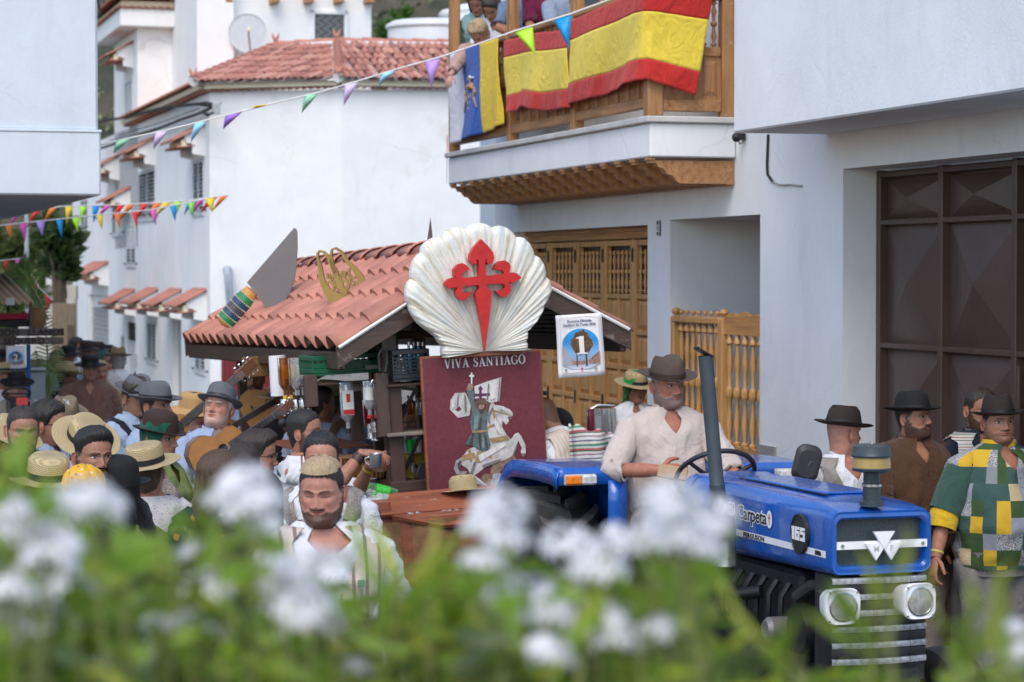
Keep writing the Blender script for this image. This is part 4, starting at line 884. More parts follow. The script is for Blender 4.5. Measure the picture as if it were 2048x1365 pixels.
Pc = [bq(a, b_, YC) for a, b_ in cross]
from mathutils.geometry import tessellate_polygon
tr = tessellate_polygon([[Vector((p.x, p.z, 0)) for p in Pc]]); n_ = len(Pc); red = mat('red_satin', (.50, .015, .015), .42, var=.15, vs=12, bump=.5, bs=18, bd=.006)
mb = MB(); mb.add([(p.x, YC, p.z) for p in Pc]+[(p.x, YC+.05, p.z) for p in Pc], [tuple(t) for t in tr]+[tuple(n_+i for i in t[::-1]) for t in tr]+[(i, (i+1) % n_, n_+(i+1) % n_, n_+i) for i in range(n_)]); mb.build('red_cross', red, SH, ang=20)
MB().box(H0.x-.25, H0.x+.25, YS-.0, YS+.1, H0.z-.03, H0.z-.004).build('base_strip', REDW, SH)
# knife, gold emblem on the roof
def c6(cx, cy): return 380+cx/3.69, 430+cy/3.69
def roofD(px, py):
    n_ = Vector((-(AZ-EZ), 0, AX_)).normalized(); o = FM.inverted() @ Vector((0, 0, CAMZ)); d = FM.inverted().to_3x3() @ Vector(((px-1024)/F, 1, -(py-HZ)/F)); c0 = Vector((0, 0, EZ+.05)); return (c0-o).dot(n_)/d.dot(n_)
KM = Matrix.Translation(P(520, 560, roofD(545, 622)-.22)) @ R(-6); KN = empty('giant_knife', KM, label='giant grey bladed knife ornament with striped handle standing on the tiled float roof', cat='ornament')
def kp(cx, cy): p = pl(KM, *c6(cx, cy), 1, 0); return (p.x, p.z)
mb = MB(); mb.prism([kp(*a) for a in ((768, 98), (782, 103), (791, 125), (793, 240), (785, 380), (768, 490), (738, 575), (690, 650), (640, 700), (597, 722), (545, 665), (500, 600), (470, 560), (420, 500))][::-1], .02); mb.build('blade', mat('blade_grey', (.165, .15, .155), .35, metal=.3, var=.08, vs=3), KN, ang=20)
a, b_ = Vector((*kp(455, 560), 0)), Vector((*kp(232, 815), 0)); d = b_-a; L = d.length; wmax = .074
cols = [(0, .14, (.55, .25, .05)), (.14, .30, (.02, .20, .07)), (.30, .44, (.02, .06, .12)), (.44, .60, (.07, .065, .08)), (.60, .74, (.02, .06, .12)), (.74, .88, (.02, .20, .07)), (.88, 1.0, (.55, .25, .05))]
Mh = Matrix.Translation((a.x, .01, a.y)) @ Matrix(((d.x/L, 0, -d.y/L, 0), (0, 1, 0, 0), (d.y/L, 0, d.x/L, 0), (0, 0, 0, 1)))
def rad_k(t): return wmax*min(1, .72+.9*t)*(math.sqrt(max(0, 1-((t-.8)/.2)**2))*.999 if t > .8 else 1)
for i, (t0, t1, c) in enumerate(cols):
    prof = [(rad_k(t), t*L) for t in np.linspace(t0, t1, 8)]; mb = MB(); mb.M = Mh @ Matrix(((0, 0, 1, 0), (0, .62, 0, 0), (1, 0, 0, 0), (0, 0, 0, 1))); mb.lathe(prof, 28); mb.build('handle_band', mat('enamel_%d' % (i if i < 4 else 6-i), c, .3, var=.1, coat=.3), KN, ang=40)
    if i:
        r = rad_k(t0)+.004; mb = MB(); mb.M = Mh
        for k in range(26): w = 2*PI*k/26; mb.box(t0*L-.004, t0*L+.004, r*.62*math.sin(w)-.003, r*.62*math.sin(w)+.003, r*math.cos(w)-.004, r*math.cos(w)+.004)
        mb.build('bead_ring', mat('bead_pale', (.6, .5, .35), .4), KN, kind='stuff')
p = pl(KM, 480, 650, 1, 0); q2 = pl(KM, 560, 620, 1, 0)
MB().tube([(q2.x, .01, q2.z), (q2.x+.02, .01, q2.z-.35)], .012, 6).build('support_rod', BLACKM, KN)
GM = Matrix.Translation(P(685, 555, roofD(690, 608)-.12)) @ R(-10); GE = empty('gold_emblem', GM, label='gold painted emblem of two long loops with scrollwork standing on the float roof', cat='ornament')
def gp(cx, cy): p = pl(GM, *c6(cx, cy), 1, 0); return (p.x, p.z)
GOLD = mat('gold_paint', (.30, .20, .06), .35, metal=.35, var=.15, vs=8)
pxm = 1/3.69/F*GM.translation.y
for pts, ws in (([(960, 385), (942, 330), (940, 285), (955, 268), (985, 275), (1020, 315), (1050, 380), (1075, 440), (1095, 510), (1130, 560), (1165, 600)], [22, 12, 12, 12, 14, 18, 24, 30, 28, 28, 30]), ([(960, 385), (965, 450), (985, 515), (1015, 570), (1060, 612), (1110, 632), (1150, 630)], [22, 28, 32, 44, 66, 72, 50]),
                ([(1080, 430), (1050, 370), (1038, 300), (1045, 258), (1075, 248), (1110, 270), (1140, 310), (1160, 350), (1205, 390), (1250, 450), (1278, 520), (1282, 580)], [26, 18, 12, 12, 14, 14, 14, 18, 26, 34, 36, 40]), ([(1282, 575), (1265, 605), (1225, 622), (1190, 620), (1165, 595)], [40, 58, 66, 60, 30])):
    mb = MB(); mb.ribbon([gp(*a) for a in pts], [w*pxm*1.35 for w in ws], .03); mb.build('loop', GOLD, GE, ang=40)
def ring(cx, cy, rx, ry, w, tilt=0, a0=0, a1=6.2832):
    pts = []
    for t in np.linspace(a0, a1, 22): x, y = rx*math.cos(t), ry*math.sin(t); pts.append(gp(cx+x*math.cos(tilt)-y*math.sin(tilt), cy+x*math.sin(tilt)+y*math.cos(tilt)))
    mb = MB(); mb.M = T(0, .004, 0); mb.ribbon(pts, w*pxm*1.3, .022); return mb.build('scroll', GOLD, GE, ang=40)
ring(1032, 528, 22, 34, 12, -.4); ring(1022, 455, 11, 16, 9); ring(1143, 515, 22, 34, 12, -.3); ring(1198, 430, 26, 40, 12, -.3); ring(1218, 520, 12, 17, 9); ring(1130, 440, 14, 22, 9); ring(1100, 480, 12, 22, 9)
for pts in ([(1032, 470), (1060, 500), (1070, 540), (1100, 560)], [(1110, 420), (1140, 460), (1165, 500), (1160, 555)], [(1190, 475), (1170, 520), (1150, 560), (1100, 572)], [(1060, 420), (1050, 470), (1040, 500)], [(1160, 440), (1180, 480), (1218, 500)], [(1060, 560), (1085, 500), (1090, 450)]):
    mb = MB(); mb.M = T(0, .006, 0); mb.ribbon([gp(*a) for a in pts], [8*pxm, 14*pxm, 14*pxm, 8*pxm][:len(pts)], .018); mb.build('scroll', GOLD, GE, ang=40)
p = gp(1150, 620); MB().tube([(p[0], .015, p[1]), (p[0]+.01, .02, p[1]-.22)], .012, 6).build('support_rod', BLACKM, GE)
SM = Matrix.Translation(P(860, 470, 15.8)); TP = empty('blade_tip', SM, label='dark blade tip sticking up behind the scallop shell', cat='ornament')
mb = MB(); mb.prism([tuple(pl(SM, a, b_, 1, 0)[i] for i in (0, 2)) for a, b_ in ((861, 435), (865, 470), (866, 560), (848, 560), (853, 490))][::-1], .015); mb.build('blade', mat('blade_rust', (.10, .065, .06), .5), TP)
# number sheets
def sheet_poster(px0, py0, px1, py1, M_, y, num, label, full=True, tilt=0):
    r = empty('poster', M_, label=label, cat='poster')
    a = pl(M_, px0, py1, 1, y); b_ = pl(M_, px1, py0, 1, y); cx, cz = (a.x+b_.x)/2, (a.z+b_.z)/2; w, h = b_.x-a.x, b_.z-a.z
    L = T(cx, y, cz) @ R(tilt, 'Y')
    def prt(nm, f, m, k): mb = MB(); mb.M = L @ T(0, -.0012*k, 0); f(mb); return mb.build(nm, m, r, ang=20)
    def F_(x, z): return (x*w, z*h)
    A = [[(w*(i/10-.5), .004*math.sin(i*.9+j*.5)-.0, h*(j/12-.5)) for j in range(13)] for i in range(11)]
    o = prt('paper', lambda mb: mb.grid(A), mat('poster_paper', (.80, .80, .82), .5, var=.02), -3); md = o.modifiers.new('thickness', 'SOLIDIFY'); md.thickness = .001
    def fr(mb):
        for q_ in ((-.42, .42, .455, .46), (-.42, .42, -.43, -.425), (-.42, -.415, -.43, .46), (.415, .42, -.43, .46)): mb.box(q_[0]*w, q_[1]*w, 0, .001, q_[2]*h, q_[3]*h)
    prt('print_border', fr, mat('print_pink', (.6, .4, .35), .6), 1)
    pic = [F_(.40*math.cos(t) if abs(math.cos(t)) < .97 else .39*np.sign(math.cos(t)), .27*math.sin(t)+.0) for t in np.linspace(.0, PI, 16)]+[F_(-.40, -.30), F_(-.2, -.37), F_(0, -.385), F_(.2, -.37), F_(.40, -.30)]
    m = MATS.get('print_sky')
    if not m:
        m, nt, b = new_mat('print_sky'); n = N(nt); t = n.n('TexCoord'); x = n.n('SeparateXYZ'); n.l(t.outputs['Generated'], x.inputs[0]); n.l(n.ramp(x.outputs['Z'], [(0, (.65, .70, .78)), (.18, (.30, .32, .42)), (.4, (.22, .45, .70)), (.7, (.02, .25, .62)), (1, (.03, .35, .75))]), b.inputs['Base Color']); b.inputs['Roughness'].default_value = .5; MATS['print_sky'] = m
    prt('print_sky', lambda mb: mb.flat(pic), m, 2)
    random.seed(3); tree = [F_(.03+(.21+.05*random.random())*math.cos(t)*(1 if math.sin(t) < .3 else .8), .05+(.17+.05*random.random())*math.sin(t)) for t in np.linspace(0, 2*PI, 40)[:-1]]
    prt('print_tree', lambda mb: mb.flat(tree), mat('print_foliage', (.12, .07, .03), .6, var=.75, vs=60), 3)
    prt('print_trunk', lambda mb: (mb.flat([F_(-.11, -.33), F_(-.085, -.33), F_(-.08, -.05), F_(-.10, -.05)]), mb.flat([F_(.09, -.33), F_(.13, -.33), F_(.12, -.05), F_(.09, -.05)])), DKP, 4)
    prt('print_house', lambda mb: mb.flat([F_(-.40, -.30), F_(-.22, -.30), F_(-.22, -.19), F_(-.38, .0), F_(-.40, .0)]), mat('print_house', (.35, .36, .42), .6), 4)
    prt('print_roofs', lambda mb: (mb.flat([F_(.16, -.30), F_(.40, -.30), F_(.40, -.1), F_(.28, -.17), F_(.16, -.24)]), mb.flat([F_(-.2, -.30), F_(.1, -.30), F_(.1, -.25), F_(-.2, -.24)])), mat('print_roofs', (.30, .17, .13), .6, var=.6, vs=60), 3.6)
    def num_(mb):
        if num == '1': mb.flat([F_(-.10, -.14), F_(.14, -.14), F_(.14, -.125), F_(.07, -.11), F_(.07, .15), F_(.0, .15), F_(-.10, .125), F_(-.10, .11), F_(-.04, .11), F_(-.03, -.11), F_(-.10, -.125)])
        else: text_mesh(mb, num, .42*h, T(.0, 0, -.15*h), bold=.012*h, depth=.0003)
    prt('number', num_, WT, 6)
    if full:
        NAV = mat('print_navy', (.03, .05, .16), .5)
        prt('title', lambda mb: (text_mesh(mb, 'Romería Ofrenda', .052*h*1.1, T(-.0, 0, .375*h), bold=.0004, depth=.0003), text_mesh(mb, 'Santiago de Tunte 2026', .052*h*1.1, T(0, 0, .315*h), bold=.0004, depth=.0003)), NAV, 3)
        prt('small_cross', lambda mb: (mb.flat([F_(-.008, -.42), F_(.008, -.42), F_(.008, -.35), F_(-.008, -.35)]), mb.flat([F_(-.03, -.375), F_(.03, -.375), F_(.03, -.365), F_(-.03, -.365)])), red, 4)
        prt('small_crests', lambda mb: (mb.flat([F_(-.37, -.40), F_(-.32, -.40), F_(-.32, -.36), F_(-.37, -.36)]), mb.flat([F_(.27, -.40), F_(.33, -.40), F_(.33, -.36), F_(.27, -.36)])), mat('print_crest', (.25, .35, .3), .6, var=.6, vs=200), 4)
    return r
sheet_poster(1118, 626, 1204, 757, FM, -.12, '1', 'white sheet with a large 1 hung at the right end of the float', tilt=0)
# crates, bottles, racks
GC = fpart('plastic_crate', MB(), mat('crate_green', (.005, .10, .05), .4), label='green plastic crate on the cross beam under the float roof', cat='crate') if False else None
def crate(nm, px0, py0, px1, py1, y, dy, m, label, gridded=True):
    a = q(px0, py1, y); b_ = q(px1, py0, y); r = empty(nm, FM, label=label, cat='crate'); mb = MB(); t = .012
    x0, x1, z0, z1 = a.x, b_.x, a.z, b_.z
    mb.box(x0, x1, y, y+dy, z0, z0+t); 
    for (ax0, ax1, ay0, ay1) in ((x0, x1, y, y+t), (x0, x1, y+dy-t, y+dy), (x0, x0+t, y+t, y+dy-t), (x1-t, x1, y+t, y+dy-t)):
        mb.box(ax0, ax1, ay0, ay1, z1-.03, z1, .003); mb.box(ax0, ax1, ay0, ay1, z0+t+.001, z0+.04, .003)
        for zz in np.linspace(z0+.05, z1-.05, 5 if gridded else 3): mb.box(ax0+.002, ax1-.002, ay0+.002, ay1-.002, zz-.005, zz+.005)
        L = max(ax1-ax0, ay1-ay0); n_ = max(3, int(L/.035))
        for i in range(n_+1):
            u = i/n_
            if ax1-ax0 > ay1-ay0: mb.box(ax0+u*(ax1-ax0-.007), ax0+u*(ax1-ax0-.007)+.007, ay0+.001, ay1-.001, z0+.04, z1-.03)
            else: mb.box(ax0+.001, ax1-.001, ay0+u*(ay1-ay0-.007), ay0+u*(ay1-ay0-.007)+.007, z0+.04, z1-.03)
    mb.build('crate_shell', m, r, kind='stuff'); return r
r = crate('plastic_crate', 626, 704, 770, 753, .33, .42, mat('crate_green', (.004, .09, .045), .4, var=.15), 'green plastic crate on the beam under the float roof', False)
a = q(626, 753, .33); b_ = q(770, 704, .33)
MB().box(a.x+.11, b_.x-.14, .322, .329, a.z+.03, b_.z-.035, .003).build('solid_panel', MATS['crate_green'], r); MB().box(b_.x-.13, b_.x-.05, .322, .329, a.z+.02, a.z+.045).build('crate_tag', mat('tag_grey', (.3, .33, .33), .6), r)
crate('wire_crate', 787, 697, 858, 764, .0, .3, mat('crate_black', (.02, .025, .03), .4, var=.2), 'black mesh crate of bottles on the upper float shelf')
def bottle_prof(h, r, neck=.3): return [(0, 0), (r*.95, 0), (r, .01*h+.002), (r, h*(.62)), (r*.75, h*.70), (r*neck, h*.78), (r*neck, h*.96)]
def bottle(loc, h, r, m, capm, label, group=None, inv=False, labm=None, liquid=None, M0=None, cat='bottle'):
    b_ = empty('bottle', (M0 or FM) @ T(*loc) @ (R(180, 'X') if inv else Matrix()), label=label, cat=cat, group=group)
    MB().lathe(bottle_prof(h, r)+[(0, h*.96)], 14).build('glass', m, b_); MB().lathe([(0, h*.9), (r*.42, h*.9), (r*.42, h), (0, h)], 12).build('cap', capm, b_)
    if labm: MB().lathe([(r*1.01, h*.16), (r*1.015, h*.5)], 16).build('label_band', labm, b_)
    if liquid: MB().lathe([(0, h*.02), (r*.9, h*.02), (r*.9, h*.55), (0, h*.56)], 14).build('liquid', liquid, b_)
    return b_
def tint(nm, c, r=.05): return mat(nm, c, r, var=.1, trans=.75, ior=1.3)
CLR = tint('bottle_clear', (.75, .80, .82)); AMB = tint('bottle_amber', (.42, .14, .02)); BLUEB = mat('bottle_steel_blue', (.05, .16, .28), .2, metal=.4, var=.2); SILC = mat('silver_cap', (.55, .56, .58), .3, metal=.6); REDC = mat('red_cap', (.5, .02, .02), .4); BLKC = BLKPL; YELC = mat('yellow_collar', (.7, .45, .05), .4)
for i, px in enumerate((822, 832, 841, 850)):
    p = q(px, 762, .08+.07*(i % 2)); bottle((p.x, .09+.07*(i % 2), p.z), .235, .026, BLUEB, SILC, ('leftmost', 'second from left', 'third from left', 'rightmost')[i]+' blue bottle with a silver cap in the black mesh crate', 'blue bottles in the mesh crate')
for i, px in enumerate((798, 808)):
    p = q(px, 762, .1); bottle((p.x, .10, p.z), .16, .024, CLR, BLKC, 'small clear bottle with dark cap in the mesh crate, '+('at its left corner', 'next to the blue bottles')[i], 'small bottles in the mesh crate')
def optic(x, y, z):
    o = empty('optic_dispenser', FM @ T(x, y, z), label=None); return o
def spirits(pxs, py0, py1, y, labs, rr=.040, group=None, desc=None):
    for i, px in enumerate(pxs):
        p = q(px, py0, y+.04*(i % 2)); h = p.z-q(px, py1, y).z; m, cp, lb = labs[i % len(labs)]
        bottle((p.x, p.y, p.z), h, rr, m, cp, desc[i] if isinstance(desc, list) else desc, group, inv=True, labm=lb)
LABW = mat('paper_label', (.7, .68, .62), .6, var=.1); LABY = mat('yellow_label', (.62, .42, .08), .6)
spirits((566, 577, 589, 603), 716, 800, .95, [(AMB, YELC, None), (AMB, YELC, LABY), (CLR, BLKC, None), (CLR, BLKC, LABW)], rr=.038, desc=['dark amber spirit bottle upside down, leftmost under the float eave', 'amber spirit bottle with yellow label upside down under the float eave', 'clear spirit bottle without label upside down under the float eave', 'clear spirit bottle with pale label upside down beside the post'])
RS = empty('dispenser_rack', FM, label='metal dispenser rack with spouts below the four upside-down bottles', cat='dispenser')
for px in (568, 580, 592, 605, 616):
    p = q(px, 806, .95); mb = MB(); mb.M = Matrix.Translation(p); mb.lathe([(0, .02), (.02, .02), (.026, 0), (.026, -.03), (.018, -.035), (.018, -.055), (.008, -.06), (.006, -.085), (0, -.085)], 12); mb.build('spout', STEEL, RS)
a, b_ = q(562, 803, .95), q(624, 803, .95); MB().box(a.x, b_.x, .98, 1.0, a.z-.012, a.z+.012, .003).build('rack_bar', STEEL, RS)
spirits((691,), 765, 868, .3, [(CLR, BLKC, None)], rr=.042, desc='clear square gin bottle with red and white label hanging upside down')
p = q(691, 812, .3); mb = MB(); mb.box(p.x-.036, p.x+.036, .252, .256, p.z-.10, p.z+.045, .002)
o = mb.build('gin_label', LABW, None, M=FM @ Matrix(), label='red and white paper label on the hanging clear bottle', cat='label'); bpy.data.objects.remove(o)
GB = [o for o in bpy.data.objects if o.get('label', '').startswith('clear square gin')][0]
MB().box(-.034, .034, .043, .047, .05, .20, .002).build('label_plate', LABW, GB); MB().box(-.034, .034, .0475, .049, .165, .195).build('label_red_band', REDC, GB); MB().box(-.012, .012, .0475, .049, .07, .12).build('label_mark', REDC, GB)
spirits((735, 748, 757), 763, 838, .12, [(CLR, REDC, LABW), (CLR, REDC, None), (CLR, STEEL, None)], rr=.032, desc=['clear spirit bottle with red collar, left one over the tin cup', 'clear spirit bottle hanging straight over the tin cup', 'narrow clear bottle beside the reddish post'])
p = q(733, 800, .3); bottle((p.x, p.y, p.z), .22, .028, tint('bottle_red', (.35, .02, .03)), BLKC, 'dark red liqueur bottle hanging behind the clear ones', inv=True)
RS2 = empty('tap', FM, label='steel spirit tap above the tin cup', cat='tap')
p = q(749, 850, .12); mb = MB(); mb.M = Matrix.Translation(p); mb.lathe([(0, .02), (.02, .02), (.03, .01), (.03, -.01), (.022, -.015), (.034, -.02), (.034, -.045), (.02, -.05), (.014, -.085), (.028, -.09), (.028, -.097), (0, -.1)], 16); mb.build('tap_body', STEEL, RS2)
p = q(741, 855, .16); mb = MB(); mb.M = Matrix.Translation(p); mb.lathe([(0, .02), (.02, .02), (.024, -.06), (.03, -.062), (.03, -.07), (0, -.07)], 14); mb.build('tap_body', STEEL, RS2)
MB().tube([q(740, 770, .1), q(744, 762, .1), q(756, 762, .1), q(762, 770, .1), q(763, 845, .1)], .008, 8).build('chrome_rail', STEEL, RS2)
MB().tube([q(664, 700, .0), q(664, 700, 0)-Vector((0, 0, .0001))], .001, 3)
h1 = fpart('scissor_handle', MB().tube([q(757, 712, -.02), q(762, 700, -.02), q(772, 702, -.02), q(774, 725, -.02), q(770, 745, -.02), q(760, 742, -.02), q(757, 712, -.02)], .012, 8), BLKPL)
# lower stall: row of miniature spouts, cups, yellow box, basket, buckets
for i, px in enumerate((818, 826, 835, 843, 851)): 
    p = q(px, 830, .6); bottle((p.x, .6, p.z), .12, .018, (AMB if i < 2 else CLR), BLKC, ('amber', 'amber', 'clear', 'clear', 'clear')[i]+' small spirit bottle inside the float, '+('leftmost of its row', 'second of its row', 'middle one of its row', 'fourth of its row', 'last of its row by the banner')[i], 'small bottles inside the float')
for i, (px, c, nm) in enumerate(((819, (.02, .42, .06), 'green'), (829, (.04, .5, .08), 'green'), (838, (.55, .5, .48), 'white'), (846, (.6, .03, .02), 'red'), (853, (.6, .03, .02), 'red'))):
    p = q(px, 905, .12); o = MB(); o.lathe([(0, 0), (.017, 0), (.024, .075), (.022, .075), (.015, .004), (0, .004)], 14, p.x, .12+.02*(i % 2), p.z); o.build('plastic_cup', mat('cup_%s' % nm, c, .3), M=FM, label='%s plastic cup under the lower float shelf, %s' % (nm, ('leftmost', 'second', 'in the middle', 'fourth', 'nearest the banner')[i]), cat='cup', group='plastic cups under the lower shelf' if nm != 'white' else None)
a, b_ = q(822, 962, .2), q(868, 908, .2); BX = empty('carton', FM, label='yellow printed carton inside the float below the shelf', cat='carton'); MB().box(a.x, b_.x, .2, .4, a.z, b_.z, .004).build('carton_body', mat('carton_yellow', (.60, .38, .04), .6), BX)
mb = MB(); p = q(827, 935, .2); text_mesh(mb, 'AREHU', .045, T(p.x, .198, p.z-.012), bold=.001, align='LEFT'); text_mesh(mb, 'Ar', .03, T(p.x+.05, .198, p.z+.035), align='LEFT'); mb.build('print', mat('print_black', (.02, .02, .02), .6), BX)
MB().tube([q(822, 905, .1), q(826, 945, .1)], .016, 6).build('whisk_handle', STEEL, M=FM, label='steel utensil leaning in front of the yellow carton', cat='utensil')
mb = MB(); p = q(844, 945, .08); mb.M = Matrix.Translation(p) @ R(25, 'Y'); mb.box(-.035, .035, -.02, .02, -.05, .05, .006); mb.build('card_reader', BLKPL, M=FM, label='black box device leaning beside the yellow carton', cat='device')
WK = mat('wicker', (.22, .11, .045), .8, var=.4, vs=60, bump=.8, bs=70, bd=.006)
mb = MB(); p = q(735, 958, .35); 
for i in range(12): 
    t = i/11; r_ = .13+.05*t; mb.lathe([(r_-.008, t*.13), (r_+.006, t*.13+.006), (r_-.008, t*.13+.012)], 36, p.x, .42, p.z)
for k in range(30): w = 2*PI*k/30; mb.tube([(p.x+.13*math.cos(w), .42+.13*math.sin(w), p.z), (p.x+.18*math.cos(w), .42+.18*math.sin(w), p.z+.14)], .006, 4)
mb.build('wicker_basket', WK, M=FM, label='round brown wicker basket on the float counter behind the tin cup', cat='basket', kind=None)
mb = MB(); p = q(737, 992, .0); mb.lathe([(0, 0), (.05, 0), (.062, .09), (.066, .095), (.058, .09), (.046, .01), (0, .01)], 24, p.x, .05, p.z); mb.build('zinc_bucket', mat('zinc', (.22, .24, .25), .4, metal=.6, var=.3), M=FM, label='small zinc bucket on the float edge above the ice chest', cat='bucket')
# ice chest with open lid, bags of ice and soda bottles
IC = empty('ice_chest', FM, label='reddish wooden ice chest with raised lid at the front of the float', cat='chest')
yc = -.55
def cq(px, py, y=yc): return q(px, py, y)
def plank(nm, pts, th, m=REDW):
    pts = [Vector(p) for p in pts]; nrm = (pts[1]-pts[0]).cross(pts[3]-pts[0]).normalized()*th; n_ = len(pts)
    return MB().add([tuple(p) for p in pts]+[tuple(p+nrm) for p in pts], [tuple(range(n_))[::-1], tuple(range(n_, 2*n_))]+[(i, (i+1) % n_, n_+(i+1) % n_, n_+i) for i in range(n_)]).build(nm, m, IC, ang=20)
plank('raised_lid', [cq(760, 1038, -.62), cq(1010, 1016, -.62), cq(1010, 975, -.42), cq(779, 994, -.42)], .02)
plank('chest_front', [cq(786, 1040, -.84), cq(1010, 1022, -.66), cq(1015, 1052, -.84), cq(880, 1058, -.90)][::-1], .02)
a = cq(738, 1010, -.5); MB().box(a.x, a.x+.10, -.6, -.15, a.z-.14, a.z+.02, .006).build('chest_side', REDW, IC); MB().box(a.x+.10, 1.2, -.84, -.2, .55, a.z-.06, .006).build('chest_body', REDW, IC)
PLB = mat('ice_bag', (.72, .76, .78), .18, var=.25, vs=30, trans=.5, bump=1, bs=28, bd=.02)
for i, (px, py, s_, d) in enumerate(((830, 1040, .10, 'at the left end of the chest'), (905, 1034, .12, 'in the middle of the chest'), (975, 1028, .12, 'at the right end of the chest beside the tractor'), (752, 1000, .075, 'beside the green soda bottle'))):
    p = cq(px, py, -.64 if i < 3 else -.42); mb = MB(); mb.ell((p.x, p.y, p.z), (s_, .07, .035), 12, 20); v = mb.V[0]; v += .008*np.sin(v[:, [1, 2, 0]]*140)+rng.normal(size=v.shape)*.002; mb.build('ice_bag', PLB, M=FM, label='crumpled clear ice bag '+d, cat='bag', ang=50)
def soda(px, py, y, ry, rz, capm, bm, lab, label, L=.24, r=.035):
    p = cq(px, py, y); Mx = FM @ Matrix.Translation(p) @ R(rz) @ R(ry, 'Y'); b_ = empty('soda_bottle', Mx, label=label, cat='bottle')
    MB().lathe([(0, 0), (r*.9, 0), (r, .01), (r, L*.6), (r*.8, L*.75), (r*.35, L*.9), (r*.35, L*.93), (0, L*.93)], 18).build('plastic', bm, b_); MB().lathe([(0, L*.93), (r*.45, L*.93), (r*.45, L), (0, L)], 14).build('cap', capm, b_); MB().lathe([(r*1.02, L*.2), (r*1.02, L*.55)], 20).build('wrap', lab, b_)
GRN = tint('soda_green', (.15, .45, .18)); LAB_G = mat('label_green', (.05, .45, .05), .4, var=.3, vs=40)
soda(792, 990, -.36, -72, 0, mat('cap_green', (.01, .25, .06), .4), GRN, LAB_G, 'green soda bottle lying across the ice chest with its cap to the left')
soda(776, 1006, -.42, -60, 10, REDC, tint('soda_clear', (.7, .78, .78)), LAB_G, 'clear soda bottle with red cap lying in the ice chest', L=.2, r=.028)
mb = MB(); p = q(922, 973, -.5); mb.lathe([(0, .065), (.03, .064), (.07, .05), (.085, .02), (.088, 0), (.12, -.012), (.118, -.018), (.085, -.008)], 30, p.x, -.5, p.z-.01); STRAW = None
HATLATE = mb
# hanging board, paper roll under the left eave, right rack of bottles
a, b_ = q(486, 756, 2.6), q(566, 710, 2.6); fpart('hanging_board', MB().box(a.x, b_.x, 2.6, 2.63, a.z, b_.z, .004), wood('ochre_board', (.22, .115, .035), (.12, .06, .02), axis=0))
p = q(556, 752, 1.3); o = MB().lathe([(.02, -.13), (.055, -.13), (.055, .13), (.02, .13)], 22, p.x, 1.3, p.z).build('paper_roll', mat('paper_white', (.72, .72, .74), .8, var=.02), M=FM, label='white paper roll hanging under the float eave behind the amber bottles', cat='paper roll')
a, b_ = q(1080, 792, .1), q(1094, 783, .1); fpart('bracket_stub', MB().box(a.x, b_.x, .1, .16, a.z, b_.z), BLACKM); a, b_ = q(1080, 856, .1), q(1094, 848, .1); fpart('bracket_stub', MB().box(a.x, b_.x, .1, .16, a.z, b_.z), BLACKM)
for i, (px, m_, d) in enumerate(((1181, tint('bottle_pink', (.6, .12, .2)), 'pink spirit bottle'), (1192, CLR, 'clear spirit bottle with paper label'), (1210, CLR, 'clear square spirit bottle'), (1224, CLR, 'clear narrow spirit bottle'))):
    p = q(px, 818, .9); bottle((p.x, .9, p.z+.0), .30, .030, m_, BLKC, d+' hanging at the right side of the float', inv=True, labm=LABW if i == 1 else None)
fpart('bottle_rail', MB().tube([q(1176, 822, .95), q(1196, 811, .95), q(1230, 812, .95)], .008, 6), STEEL)
fpart('side_counter', MB().box(EW-.5, EW-.1, 1.2, 3.2, 1.30, 1.33, .006), REDW)
A = [[(EW-.2+.05*math.sin(z*9+y*8), y, z) for z in np.linspace(.6, 1.45, 14)] for y in np.linspace(-.1, 1.4, 20)]
RUG = stripes('rag_rug', [(0, (.35, .05, .05)), (.1, (.5, .5, .48)), (.22, (.03, .2, .12)), (.34, (.6, .58, .5)), (.48, (.1, .12, .2)), (.56, (.6, .6, .58)), (.7, (.3, .2, .25)), (.8, (.55, .55, .5)), (.92, (.05, .08, .06))], 'Z', .11, warp=.03)
mb = MB(); p0 = q(1140, 900, -.3); p1 = q(1245, 960, -.3)
A = [[(p0.x+(p1.x-p0.x)*u, -.3+.05*math.sin(u*9), 1.47-.10*u-.7*v-.015*math.sin(u*20+v*5)) for v in np.linspace(0, 1, 14)] for u in np.linspace(0, 1, 20)]
o = mb.grid(A).build('woven_rug', RUG, M=FM, label='striped rag rug hanging over the float side behind the tractor fender', cat='rug', ang=180); md = o.modifiers.new('thickness', 'SOLIDIFY'); md.thickness = .012
mb = MB(); p = cq(1000, 950, -.3)
# ================================================================ tractor
TM_ = basis(1760, 10.3, 2.2)
TM_.translation = Vector((1.567, 10.3, 0))
TR = empty('tractor', TM_, label='blue vintage tractor with white stripe, round black badge and flower hedge in front', cat='tractor')
BL = mat('tractor_blue', (.005, .085, .38), .24, var=.12, vs=3, coat=.6, bump=.06, bs=9, bd=.01)
nt = BL.node_tree; n = N(nt); b = nt.nodes['Principled BSDF']; src = b.inputs['Base Color'].links[0].from_socket; c = n.co(); k_ = n.ramp(n.noise(c, 5, 8, .75), [(.52, 0), (.72, .28)]); n.l(n.mix(k_, src, (.16, .20, .30)), b.inputs['Base Color']); n.l(n.ramp(n.noise(c, 14, 6, .7), [(.35, .16), (.7, .45)]), b.inputs['Roughness'])
DKB = mat('engine_black', (.018, .018, .02), .5, var=.4, vs=15, bump=.5, bs=30); RUB = mat('tyre_rubber', (.025, .024, .023), .8)
def tq(px, py, ax, v): return pl(TM_, px, py, ax, v)
def tp(nm, mb, m, ang=35, parent=None, **kw): return mb.build(nm, m, parent or TR, ang=ang, **kw)
